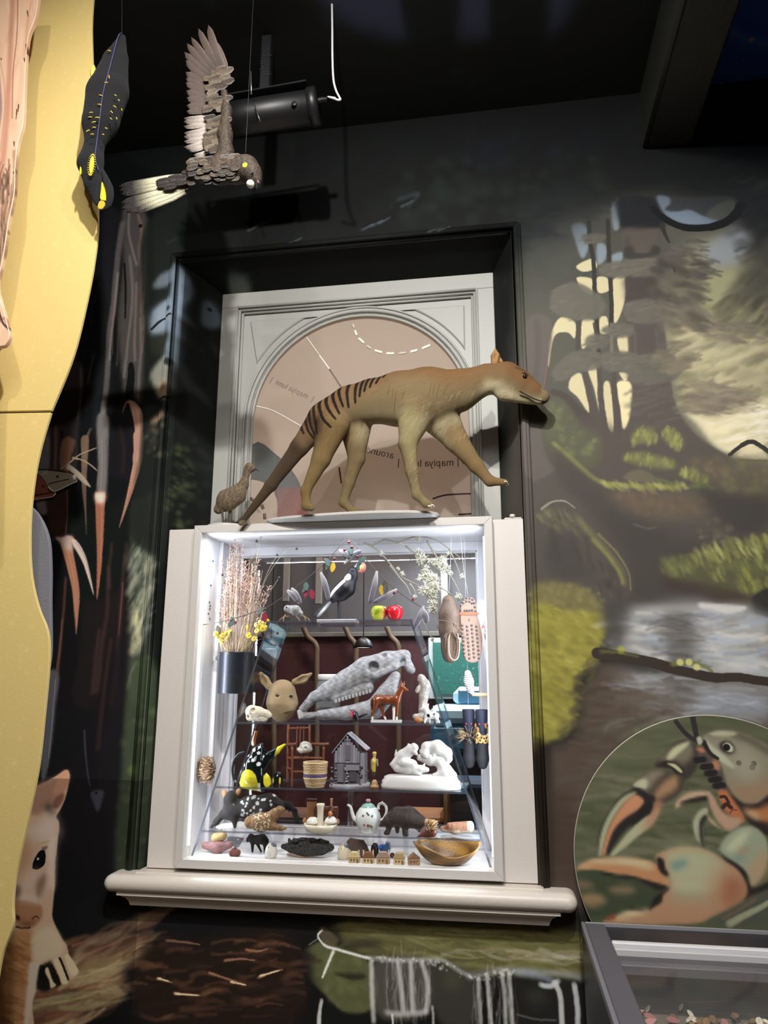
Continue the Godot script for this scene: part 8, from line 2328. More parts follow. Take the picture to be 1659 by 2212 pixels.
	part(m, "foot", lathem([0.001, 0.0, 0.018, 0.0, 0.019, 0.008, 0.012, 0.012, 0.014, 0.018, 0.008, 0.03, 0.001, 0.032], 20), paint("a8855a", 0.5))
	part(m, "body", blob([-.0036,.0482,0,.0071,-.0029,.1023,0,.0113, -.0029,.1023,0,.0113,-.0005,.1249,0,.0057, -.0101,.1112,.0047,.0047,-.0114,.075,.0066,.0038, .0116,.1116,.0047,.0047,.0145,.089,.0066,.0038], 0.002, 0.005, func(q: Vector3) -> Color: return lin("3a3a34") if q.y < Vector3(-.2607, .0636, 0).y else (lin("c9a83a") if q.z > 0.004 and absf(q.x) < 0.008 else lin("7a8078"))), tinted(0.4))
	part(m, "head", ball(Vector3(-.0006, .1286, 0), Vector3(0.0075, 0.009, 0.0075)), paint("b89468", 0.5))
	part(m, "cap", lathem([0.009, 0.0, 0.009, 0.004, 0.007, 0.009, 0.001, 0.01], 14), paint("c9b24a", 0.5), Vector3(-.0006, .1349, 0))
	# porcelain group
	var g := thing("porcelain_group", "white porcelain sculpture of two wrestling big cats on an oval base", "sculpture", Vector3(.3141, Y, -.08))
	var china := paint("cfcecc", 0.25)
	part(g, "oval_base", lathem([0.001, 0.0, 0.168, 0.0, 0.17, 0.012, 0.165, 0.018, 0.166, 0.03, 0.158, 0.036, 0.155, 0.046, 0.14, 0.052, 0.001, 0.056], 48, 1.0, 0.42), china)
	part(g, "lying_cat", blob([-.1087,.0938,.0094,.0187,-.075,.126,.0047,.0281, -.075,.126,.0047,.0281,-.0414,.1537,.0094,.0225, -.0414,.1537,.0094,.0216,-.0222,.163,.0164,.0169, -.0248,.1471,.0234,.0103,-.0153,.1405,.0258,.0075, -.0317,.1765,.0187,.0056,-.0245,.1802,.0187,.0037, -.0461,.1717,.0047,.0047,-.0508,.1771,.0047,.0037, -.0991,.0805,.0141,.0169,-.0467,.077,.0187,.0187, -.0467,.077,.0187,.0206,.0008,.0778,.0187,.0169, .0008,.0778,.0187,.0159,.0291,.0761,.0187,.0103, -.023,.0685,.0281,.0094,.0053,.0556,.0328,.0056, .0151,.0915,.0234,.0066,.02,.1015,.0234,.0028, -.1182,.0981,.0047,.0056,-.1278,.0935,.0047,.0056, -.1086,.13,0,.0042,-.1037,.1518,0,.0033, -.0704,.1035,.0187,.0234,-.0323,.0952,.0187,.0216], 0.0028, 0.006), china)
	part(g, "standing_cat", blob([.0302,.1638,0,.0244,.0728,.1644,0,.0309, .0728,.1644,0,.0309,.1102,.1425,0,.0253, .1102,.1425,0,.0244,.1192,.1202,0,.0169, .0254,.1637,.0047,.0234,.018,.141,.0141,.0178, .018,.141,.0141,.0169,.0086,.1454,.0211,.0075, .0299,.1412,.0187,.0084,.0274,.1277,.0211,.0056, .0015,.152,.0047,.0056,-.0009,.1452,.0047,.0047, .0559,.1416,.0094,.0122,.0579,.1102,.0141,.0075, .1193,.1247,.0047,.0131,.1143,.1067,.0047,.0094, .122,.1427,-.0047,.0047,.1265,.1338,-.0047,.0037], 0.0028, 0.006), china)
	part(g, "rock", blob([-.0035,.1226,0,.0141,.0391,.1189,-.0047,.0281, .0391,.1189,-.0047,.0234,.0814,.1106,0,.0216, .0814,.1106,0,.0216,.1043,.0709,.0047,.0281, .1043,.0709,.0047,.0281,.1367,.0538,0,.0169, .0618,.0523,.0187,.0141,.1087,.0577,.0234,.0159], 0.004, 0.016, null, [.0551,.0789,.0328,.0131,.0551,.0766,.0094,.0103]), china)


func lower_shelf() -> void:
	var Y := 0.944
	var q := thing("black_quoll", "stuffed black spotted quoll with white flecks lying on a white mount", "stuffed quoll", Vector3(-.4492, Y, -.1))
	part(q, "mount", blob([-.1231,.0005,.0087,.0113,-.0276,.0073,.0087,.0148, -.0276,.0073,.0044,.0131,.045,.0054,0,.0104], 0.004, 0.012), paint("e4e4e8", 0.5))
	var sp := []
	rng.seed = 61
	for i in 46:
		sp.append_array([rng.randf_range(-0.02, 0.14), rng.randf_range(0.03, 0.16), rng.randf_range(0.003, 0.0075)])
	var hide := tinted(0.8, 0.3, 22.0)
	part(q, "body", blob([-.0699,.1255,.0131,.0235,-.0782,.1087,.0131,.02, -.0598,.1071,.0218,.0148,-.0476,.0929,.0261,.0087, -.076,.1088,.0087,.0261,-.0668,.0636,.0044,.0365, -.0668,.0636,.0044,.0365,.0143,.0862,0,.04, .0143,.0862,0,.04,.1001,.0966,0,.04, .1001,.0966,0,.04,.1501,.0855,0,.0261, -.1028,.0503,.0174,.0174,-.1288,.0209,.0218,.0113, -.1288,.0209,.0218,.0104,-.1497,-.001,.0218,.0061, -.0473,.0395,.0218,.0148,-.0433,.0028,.0239,.007, .0698,.063,.0131,.0261,.0894,.0228,.0174,.0131], 0.0035, 0.016, spots(mottle("17171a", "34312f", 240.0), sp, "d8d8da")), hide)
	part(q, "nose", ball(Vector3(-.0481, .0937, .0357), Vector3(0.004, 0.004, 0.004)), paint("c98a80", 0.4))
	for e in [[Vector3(-.1003, .1352, .0131), -20.0], [Vector3(-.0395, .1428, .0087), 25.0]]:
		part(q, "ear", ball(Vector3.ZERO, Vector3(0.012, 0.018, 0.005)), paint("a87a52", 0.7), e[0], Vector3(0, 0, -e[1]))
	part(q, "eye", ball(Vector3(-.0765, .1191, .0357), Vector3(0.003, 0.003, 0.003)), paint("080808", 0.1))
	var tl := Build.new()
	for i in 260:
		var k := rng.randf()
		var p := Vector3(Vector3(.1542, .0979, 0).x, Vector3(.1542, .0979, 0).y, 0).lerp(Vector3(.2131, .0749, 0), minf(1.0, k * 2.0)) if k < 0.5 else Vector3(.2131, .0749, 0).lerp(Vector3(.2256, .0307, 0), k * 2.0 - 1.0)
		var d := Vector3(rng.randfn() * 0.008 + 0.004, -0.014 - 0.006 * rng.randf(), rng.randfn() * 0.008)
		tl.tube([p, p + d], [0.0012, 0.0004], 3)
	part(q, "tail", blob([.1498,.0937,0,.0174,.1857,.0946,0,.0113, .1857,.0946,0,.0113,.2133,.0709,0,.0096, .2133,.0709,0,.0104,.2257,.0267,0,.0104], 0.0035, 0.01), paint("151517", 0.9))
	var tf := part(q, "tail_brush", tl.mesh(true), paint("1a191b", 0.9))
	tf.set_meta("kind", "stuff")
	var y := thing("brown_quoll", "small curled fawn quoll with cream spots in front of the black quoll", "stuffed quoll", Vector3(-.3512, Y, -.02))
	sp = []
	for i in 60:
		sp.append_array([rng.randf_range(-0.04, 0.045), rng.randf_range(0.0, 0.075), rng.randf_range(0.0018, 0.004)])
	part(y, "body", blob([-.0543,.0333,0,.0254,-.0058,.0347,0,.0364, -.0058,.0347,0,.0364,.0247,.0434,0,.0296, .0247,.0434,0,.0279,.0523,.068,.0042,.0211, .0523,.068,.0042,.0203,.0758,.0865,.0063,.0144, .0757,.0885,.0085,.0118,.091,.0889,.0093,.0076, .0431,.0202,.0085,.0169,.0825,.0154,.0127,.0076, .0825,.0154,.0127,.0068,.1065,.0149,.0127,.0042], 0.003, 0.014, spots(mottle("6b4e36", "a8875e", 260.0), sp, "e0d3b8")), tinted(0.9, 0.3, 22.0))
	part(y, "ear", ball(Vector3(.0582, .0861, .0169), Vector3(0.006, 0.01, 0.003)), paint("a8875e", 0.8))
	part(y, "eye", ball(Vector3(.0778, .0925, .0194), Vector3(0.002, 0.002, 0.002)), paint("0a0808", 0.1))
	# mushroom cruet
	var m := thing("mushroom_cruet", "cream china mushroom cruet set in a fluted dish", "cruet", Vector3(-.1043, Y, -.03))
	var cream := paint("dcd3bd", 0.2)
	part(m, "dish", lathem([0.001, 0.0, 0.045, 0.0, 0.058, 0.006, 0.068, 0.02, 0.071, 0.034, 0.067, 0.034, 0.062, 0.02, 0.05, 0.01, 0.001, 0.008], 36, 1.0, 0.7), cream)
	for e in [[-0.033, 0.0], [0.045, 0.004]]:
		part(m, "shaker_cap", lathem([0.001, 0.06, 0.012, 0.059, 0.022, 0.052, 0.028, 0.04, 0.027, 0.034, 0.01, 0.034], 24), paint("e2ddd2", 0.15), Vector3(e[0], e[1], 0))
		part(m, "shaker_stem", lathem([0.014, 0.01, 0.013, 0.036], 18), cream, Vector3(e[0], e[1], 0))
	part(m, "tall_stem", lathem([0.016, 0.01, 0.013, 0.06, 0.014, 0.1, 0.018, 0.108, 0.016, 0.114, 0.001, 0.115], 20), cream)
	part(m, "orange_gnome", ball(Vector3(0.043, 0.075, 0.004), Vector3(0.009, 0.011, 0.008)), paint("d8824a", 0.3))
	bar(m, "twig", [0.04, 0.062, 0.02, 0.052, 0.07, 0.02, 0.058, 0.078, 0.02], [0.002], paint("55545a", 0.5))
	var p := thing("wooden_press", "small wooden toy press with an upright block and a barrel, behind the cruet", "wooden toy", Vector3(-.1489, Y, -.24))
	part(p, "upright", span(Vector3(-.0667, -.0018, -.0134), Vector3(-.0274, .0922, .0134), 0.003), paint("b07a4e", 0.5))
	part(p, "dark_cap", span(Vector3(-.0714, .0911, -.0152), Vector3(-.0252, .1007, .0152), 0.002), paint("4a2a1c", 0.5))
	bar(p, "barrel", [-.0309,.0455,0,.022,.0468,0,.0725,.0473,0], [0.024, 0.026, 0.024], paint("6b3a26", 0.5), 18)
	bar(p, "peg", [.0438,.0642,0,.0435,.0811,0,.044,.1044,0], [0.006, 0.005, 0.007], paint("c08a68", 0.5))
	for x in [-0.07, 0.075]:
		part(p, "knob", ball(Vector3(x, 0.012, 0.02), Vector3.ONE * 0.012), paint("b98a68", 0.5))
	# china teapot
	var t := thing("china_teapot", "pale china teapot with painted cherries and a pink flower knob", "teapot", Vector3(.0938, Y, -.06))
	var pot := paint("dadfdf", 0.15)
	var w := 0.000489
	part(t, "bowl", lathem([0.001, 0.0, 70 * w, 0.0, 68 * w, 6 * w, 88 * w, 40 * w, 106 * w, 85 * w, 110 * w, 120 * w, 100 * w, 160 * w, 76 * w, 196 * w, 56 * w, 208 * w, 0.001, 210 * w], 40), pot)
	part(t, "lid", lathem([62 * w, 204 * w, 60 * w, 212 * w, 44 * w, 228 * w, 20 * w, 238 * w, 0.001, 240 * w], 30), paint("8fb8ae", 0.2))
	for i in 6:
		part(t, "knob_petal", ball(Vector3(cos(i * 1.05) * 12 * w, 256 * w, sin(i * 1.05) * 12 * w), Vector3(9, 14, 9) * w, 8), paint("d8a0b4", 0.3))
	bar(t, "spout", [-.0427,.0424,0,-.0604,.0558,0,-.0692,.0787,0,-.076,.0994,0,-.0897,.107,0], [0.011, 0.009, 0.007, 0.006, 0.005], pot, 12)
	bar(t, "handle", [.0443,.0908,0,.0443,.1093,0,.0592,.1152,0,.0746,.1054,0,.0776,.0824,0,.0668,.0591,0,.0519,.0495,0], [0.006, 0.006, 0.0055, 0.006, 0.006, 0.0055, 0.005], pot, 10)
	bar(t, "handle_spur", [.0567,.1133,0,.0597,.1189,0,.0597,.1245,0], [0.005, 0.004, 0.002], pot)
	for e in [[430, 288, 12, "8e3a42"], [470, 358, 14, "a84a48"], [440, 355, 10, "8e3a42"]]:
		var d := Vector3((e[0] - 455) * w, (435 - e[1]) * w, 0)
		d.z = sqrt(pow(104 * w, 2) - d.x * d.x) - 0.002
		part(t, "painted_cherry", ball(d, Vector3(e[2] * w, e[2] * w, 0.003), 10), paint(e[3], 0.2))
	for e in [[470, 270, 40], [500, 295, -30], [405, 305, -50], [430, 330, 20], [495, 365, 60], [515, 325, 10], [420, 320, -20]]:
		var d := Vector3((e[0] - 455) * w, (435 - e[1]) * w, 0)
		d.z = sqrt(pow(105 * w, 2) - d.x * d.x) - 0.0015
		part(t, "painted_leaf", ball(Vector3.ZERO, Vector3(9 * w, 20 * w, 0.002), 8), paint("5a7a5e", 0.2), d, Vector3(0, d.x * 600, e[2]))
	# platypus
	var a := thing("bronze_platypus", "glossy dark brown wombat-like bronze animal with a pointed snout", "figurine", Vector3(.2442, Y, -.06))
	part(a, "body", blob([-.0861,.0372,.0097,.0078,-.0638,.0515,.0097,.0184, -.0638,.0515,.0097,.0214,-.0292,.0685,.0024,.034, -.0292,.0685,.0024,.035,.02,.0652,0,.0408, .02,.0652,0,.0408,.059,.048,-.0024,.032, -.0564,.0357,.0097,.0146,-.0663,.0058,.0126,.0087, -.0663,.0058,.0126,.0087,-.0761,.0023,.0146,.0058, .0051,.0374,.0146,.0165,.0074,.0034,.0175,.0087, .0074,.0034,.0175,.0083,.0147,-.0009,.0204,.0053, -.0293,.0365,-.0146,.0146,-.0294,.0046,-.0146,.0078, .0637,.0299,-.0097,.0126,.0635,.0118,-.0097,.0068], 0.003, 0.012, mottle("211813", "4f433b", 340.0)), tinted(0.3, 0.3, 26.0))
	part(a, "eye", ball(Vector3(-.0589, .064, .0291), Vector3(0.0025, 0.0025, 0.0025)), paint("080606", 0.1))
	# echidna with single spines
	var n := thing("echidna_figure", "small brown echidna figure bristling with straw-coloured spines", "figurine", Vector3(.3512, Y, -.01))
	part(n, "body", blob([-.0045,.0221,0,.0228,.0146,.0204,0,.0209, -.0142,.0129,0,.0143,-.0334,.0057,.0024,.0057, -.0334,.0057,.0024,.0048,-.0468,-.0014,.0024,.0019], 0.002, 0.008, mottle("5a3230", "8a5a50", 340.0)), tinted(0.4))
	rng.seed = 71
	for i in 110:
		var u := rng.randf_range(-0.4, 1.0)
		var v := rng.randf_range(-1.4, 1.4)
		var d := Vector3(0.3 + u * 0.7, cos(v), sin(v)).normalized()
		var c := Vector3(-.0045, .0198, 0).lerp(Vector3(.0193, .0205, 0), u)
		var s := c + Vector3(0, cos(v), sin(v)) * 0.021
		part(n, "spine", tubem([s.x, s.y, s.z, s.x + d.x * 0.02, s.y + d.y * 0.02, s.z + d.z * 0.02, s.x + d.x * 0.032, s.y + d.y * 0.03, s.z + d.z * 0.03], [0.0015, 0.0012, 0.0003], 4, 1), paint(["d8c8a0", "a8784a", "c9b48a"][i % 3], 0.5))
	var r := thing("abalone_shell", "cream slab of shell with a rusty red hollow on top", "shell", Vector3(.4621, Y, -.1))
	part(r, "shell", blob([-.0605,.0165,0,.0117,-.0069,.018,0,.0195, -.0069,.018,0,.0204,.0514,.0242,0,.0195, -.031,.031,.0097,.0126,.0566,.0403,.0049,.0107], 0.003, 0.012, func(e: Vector3) -> Color: return lin("8f5a46").lerp(lin("b08a6c"), jitter(floorf(e.x * 300), floorf(e.z * 300), 1)) if e.y > Vector3(-.6073, .0142, 0).y and e.x < Vector3(.0411, .2037, 0).x else lin("cfc6b4").lerp(lin("8a7a68"), jitter(floorf(e.x * 260), floorf(e.y * 200), floorf(e.z * 260)) * 0.7)), tinted(0.5, 0.3, 20.0))


func case_floor() -> void:
	var Y := 0.839
	var s := thing("flat_stone", "flat reddish grey stone with an ochre pebble on it", "stone", Vector3(-.5652, Y, -.08))
	part(s, "stone", blob([-.0583,.0281,0,.0147,-.0036,.0239,0,.0242, -.0036,.0239,0,.0242,.0502,.0337,0,.0155], 0.003, 0.02, mottle("6a5a5c", "a06a66", 160.0)), tinted(0.7))
	var p := thing("ochre_pebble", "smooth ochre pebble lying on the flat stone", "stone", Vector3(-.5627, Y + 0.041, -.08))
	part(p, "pebble", blob([-.0147,.0197,0,.0199,.0166,.0287,0,.0182], 0.003, 0.01, mottle("9a7f52", "b39a68", 150.0)), tinted(0.6))
	var f := thing("painted_fish", "grey speckled wooden fish with a red nose behind the stones", "figurine", Vector3(-.512, Y + 0.01, -.16))
	part(f, "body", platem(curve([-.0413,.0399,-.0159,.0423,.0166,.0392,.0333,.0364,.0222,.0171,.0092,-.0005,-.014,.0037,-.0354,.0153], 4, true), -0.008, 0.008, 0.003), paint("8a949c", 0.5))
	part(f, "eye", ball(Vector3(.0131, .0341, .0168), Vector3(0.004, 0.004, 0.003)), paint("e8e8ea", 0.3))
	part(f, "nose", ball(Vector3(.0279, .0346, .0044), Vector3(0.005, 0.004, 0.008)), paint("c02a3a", 0.4))
	for i in 14:
		part(f, "fleck", ball(Vector3(-0.03 + (i % 5) * 0.011, 0.012 + (i / 5) * 0.011, 0.0085), Vector3(0.0016, 0.0016, 0.001), 6), paint("dfe3e6", 0.5))
	var r := thing("red_rock", "small dark red rock with a black hole beside the flat stone", "stone", Vector3(-.4707, Y, -.03))
	part(r, "rock", blob([-.0117,.0133,0,.0144,.0104,.0141,0,.0144, -.0057,.0253,0,.0093,.0006,.0334,0,.0051], 0.003, 0.01, mottle("5a3632", "7d4a42", 240.0), [-.0074,.0162,.0254,.0042,-.0074,.0162,.0127,.0034]), tinted(0.8))
	var h := thing("black_sheep", "black woolly sheep cut-out standing on four thin legs", "figurine", Vector3(-.4063, Y, -.12))
	part(h, "body", blob([-.018,.0519,0,.0165,.0249,.0533,0,.0199, .0249,.0533,0,.0199,.0387,.0456,0,.0156, -.0276,.0638,0,.0113,-.0384,.0513,0,.0078, -.0384,.0513,0,.0069,-.0417,.0431,0,.0043, -.0177,.0438,.0043,.0095,-.0159,.0015,.0043,.0039, -.0041,.0443,-.0043,.0078,.0202,.0027,-.0043,.0039, .0389,.0416,.0043,.0087,.0381,.0033,.0043,.0039, .0344,.0414,-.0043,.0078,.0471,.0036,-.0043,.0039], 0.0022, 0.008, mottle("1a1716", "3a3330", 500.0)), tinted(0.95, 0.5, 30.0))
	chick(Vector3(-.31, Y, -.02), "round white china chick with a yellow cheek beside the sheep", "d8d4cc", "6b6e78", "d8c83a", 1.0)
	var b := thing("bark_slab", "rugged dark grey slab of cork bark", "bark", Vector3(-.1676, Y, -.06))
	var bk := [-.1014,.0397,0,.0109,-.0663,.0369,0,.021, -.0663,.0369,0,.0219,-.0009,.0352,0,.0311, -.0009,.0352,0,.032,.0639,.0412,0,.0303, .0639,.0412,0,.0303,.1026,.0424,0,.0152, -.076,.0682,.0042,.0059,-.0665,.0448,.0042,.0126]
	rng.seed = 55
	for i in 70:
		var th := rng.randf_range(-1.4, 1.4)
		var x := rng.randf_range(-0.075, 0.09)
		var rr := 0.031 * sqrt(maxf(0.1, 1.0 - pow(x / 0.11, 2)))
		var q := [x, 0.04 + cos(th) * rr, sin(th) * rr, rng.randf_range(0.004, 0.009), x + 0.012, 0.04 + cos(th) * rr + rng.randf_range(-0.002, 0.006), sin(th) * rr, 0.004]
		bk.append_array(q)
	part(b, "bark", blob(bk, 0.0024, 0.004, mottle("1f1f22", "5a5859", 420.0)), tinted(0.95, 1.0, 14.0))
	part(b, "pale_edge", blob([-.0786,.011,.0084,.0051,-.0088,.0036,.0105,.0051, -.0088,.0036,.0105,.0051,.0515,.0134,.0084,.0051], 0.003, 0.008), paint("8a7462", 0.8))
	chick(Vector3(-.0073, Y, -.05), "round china chick with a yellow breast beside the slate chip", "d3c9b0", "5d6a78", "e0c832", 1.0)
	var c := thing("slate_chip", "broken brown slate chip leaning behind the little houses", "stone", Vector3(.045, Y, -.1))
	part(c, "chip", platem(raw([-.0509,.0588,-.036,.074,-.0107,.0693,.0195,.0665,.0347,.0477,.0549,.0028,-.0351,-.0003,-.043,.0315]), -0.012, 0.012, 0.003), grainy("5a4a44", 0.9, 0.3, 14.0), Vector3.ZERO, Vector3(-8, 0, 0))
	# tractor
	var t := thing("toy_tractor", "blue toy tractor with big black tyres and red hubs", "toy tractor", Vector3(.1464, Y, -.12))
	var blue := paint("2f5aa0", 0.3)
	part(t, "bonnet", span(Vector3(-.0125, .011, -.0099), Vector3(.0299, .0491, .0099), 0.004), blue)
	part(t, "cab", platem(raw([.0099,.0301,.0139,.0601,.0299,.0546,.0339,.0309]), -0.018, 0.018, 0.003), paint("55708f", 0.3))
	part(t, "mudguard", span(Vector3(-.0201, .0337, .0049), Vector3(-.0001, .0435, .0222), 0.003), blue)
	for q in [[510, 612, 50, 30], [510, 612, 50, -35], [665, 645, 20, 22], [555, 645, 18, 26]]:
		var ty := Build.new()
		var w := 0.000493
		var pos := Vector3((q[0] - 580) * w, (665 - q[1]) * w, q[3] * w)
		ty.lathe([0.001, -6 * w, q[2] * 0.6 * w, -8 * w, q[2] * w, -8 * w, q[2] * w, 8 * w, q[2] * 0.6 * w, 8 * w, 0.001, 6 * w], 22)
		part(t, "tyre", ty.mesh(), paint("17171a", 0.8), pos, Vector3(90, 0, 0) if q[0] > 520 else Vector3(90, 0, 55))
		part(t, "hub", ball(pos + Vector3(0.0, 0, 0.004), Vector3(q[2], q[2], 12) * w * 0.45, 10), paint("8e2a34", 0.4))
	# row of tiny houses
	var hs := [["cream cottage with twin chimneys", 335, 733, 44, 40, "b39a68", "c9b58a", 2], ["tiny cottage with a brown roof", 448, 735, 46, 42, "bca678", "7a4f34", 2], ["tiny grey hipped-roof cottage", 568, 745, 52, 48, "a88e6a", "9a8478", 1], ["tiny cream cottage with a stepped roof", 695, 746, 44, 44, "c0aa80", "a8946a", 1], ["tiny brown chapel with a round-topped porch", 812, 750, 46, 50, "a08064", "8a6a50", 0]]
	for i in 5:
		var e: Array = hs[i]
		var at := Vector3(Vector3(.047, .832, 0).x + (e[1] - 335) * 0.000512, Y, -0.006)
		var o := thing("tiny_house", e[0] + ", in the front row of the showcase", "model house", at, 0.25 if i == 4 else 0.12, "tiny houses along the front")
		var w := 0.000512
		var hw: float = e[3] * w
		var hh: float = e[4] * w
		part(o, "walls", span(Vector3(-hw, 0, -0.012), Vector3(hw, hh, 0.012), 0.001), paint(e[5], 0.8))
		part(o, "roof", platem(PackedVector2Array([Vector2(-hw - 0.002, hh), Vector2(hw + 0.002, hh), Vector2(hw * 0.55 if i != 4 else 0.0, hh + 0.02), Vector2(-hw * 0.55 if i != 4 else -0.0005, hh + 0.02)]), -0.014, 0.014, 0.001), paint(e[6], 0.8))
		for k in int(e[7]):
			part(o, "chimney", span(Vector3((hw - 0.004) * (1 if k == 0 else -1) - 0.003, hh, -0.004), Vector3((hw - 0.004) * (1 if k == 0 else -1) + 0.003, hh + 0.026, 0.003), 0.0006), paint("cdbd98", 0.8))
		for k in 3:
			part(o, "window", span(Vector3(-hw * 0.7 + k * hw * 0.55, hh * 0.35, 0.012), Vector3(-hw * 0.7 + k * hw * 0.55 + 0.006, hh * 0.35 + 0.008, 0.0128)), paint("5a4634", 0.8))
		part(o, "door", span(Vector3(hw * 0.45, 0, 0.012), Vector3(hw * 0.45 + 0.008, hh * 0.55, 0.0132 if i != 4 else 0.02), 0.0006), paint("7a5c42" if i != 4 else "a88a68", 0.8))
	# folded wooden bowl
	var b2 := thing("folded_bowl", "golden brown free-form bowl with a folded rim", "bowl", Vector3(.4238, Y, -.03))
	var bw := Build.new()
	var w2 := 0.000473
	var rings := []
	for i in 15:
		var u := i / 7.0 if i < 8 else (14 - i) / 7.0
		var inner := i >= 8
		var ring := []
		for k in 48:
			var th := TAU * k / 48.0
			var fold := 0.5 + 0.5 * sin(th * 2.0 + 0.6)
			# the front lip dips in the middle and swings up to the left
			var lip := 190.0 - 95.0 * maxf(0.0, sin(th)) * (1.0 - 0.75 * maxf(0.0, -cos(th))) + 14.0 * sin(th * 3.0 + 1.0)
			var rad := lerpf(90.0, 290.0 + 16.0 * sin(th * 3.0), pow(u, 0.75))
			var y := lip * pow(u, 1.5) + (9.0 if inner else 0.0)
			if inner:
				rad -= 9.0
			ring.append(bw.at(Vector3(cos(th) * rad, y, sin(th) * rad * 0.5) * w2))
			bw.c[bw.c.size() - 1] = lin("5f4428").lerp(lin("a8803f"), clampf(0.45 + 0.4 * sin(th * 3.0 + y * 0.05) + (0.25 if u > 0.92 else 0.0), 0.0, 1.0))
		rings.append(ring)
	for i in 14:
		for k in 48:
			var k2 := (k + 1) % 48
			bw.quad(rings[i][k], rings[i + 1][k], rings[i + 1][k2], rings[i][k2])
	for e in [0, 14]:
		var mid := bw.at(Vector3(0, 9.0 * w2 if e else 0.0, 0))
		for k in 48:
			bw.tri(mid, rings[e][k], rings[e][(k + 1) % 48])
	part(b2, "bowl", bw.mesh(true), tinted(0.35, 0.1, 10.0))


func chick(at: Vector3, label: String, body: String, cap: String, mark: String, s: float) -> void:
	var t := thing("china_chick", label, "figurine", at)
	part(t, "body", lathem([0.001, 0.0, 0.018, 0.001, 0.025, 0.012, 0.0265, 0.026, 0.022, 0.044, 0.014, 0.056, 0.001, 0.061], 24), paint(body, 0.25))
	part(t, "crown", ball(Vector3(0.006, 0.05, 0.0), Vector3(0.017, 0.0105, 0.0165)), paint(cap, 0.25))
	part(t, "cheek", ball(Vector3(-0.006, 0.043, 0.016), Vector3(0.007, 0.006, 0.005)), paint(mark, 0.3))
	part(t, "eye", ball(Vector3(-0.005, 0.047, 0.0195), Vector3(0.002, 0.002, 0.0015), 8), paint("0c0c0c", 0.1))
	part(t, "beak", tubem([0.005, 0.046, 0.018, 0.008, 0.045, 0.024], [0.002, 0.0006], 6, 1), paint("3a3a3c", 0.4))


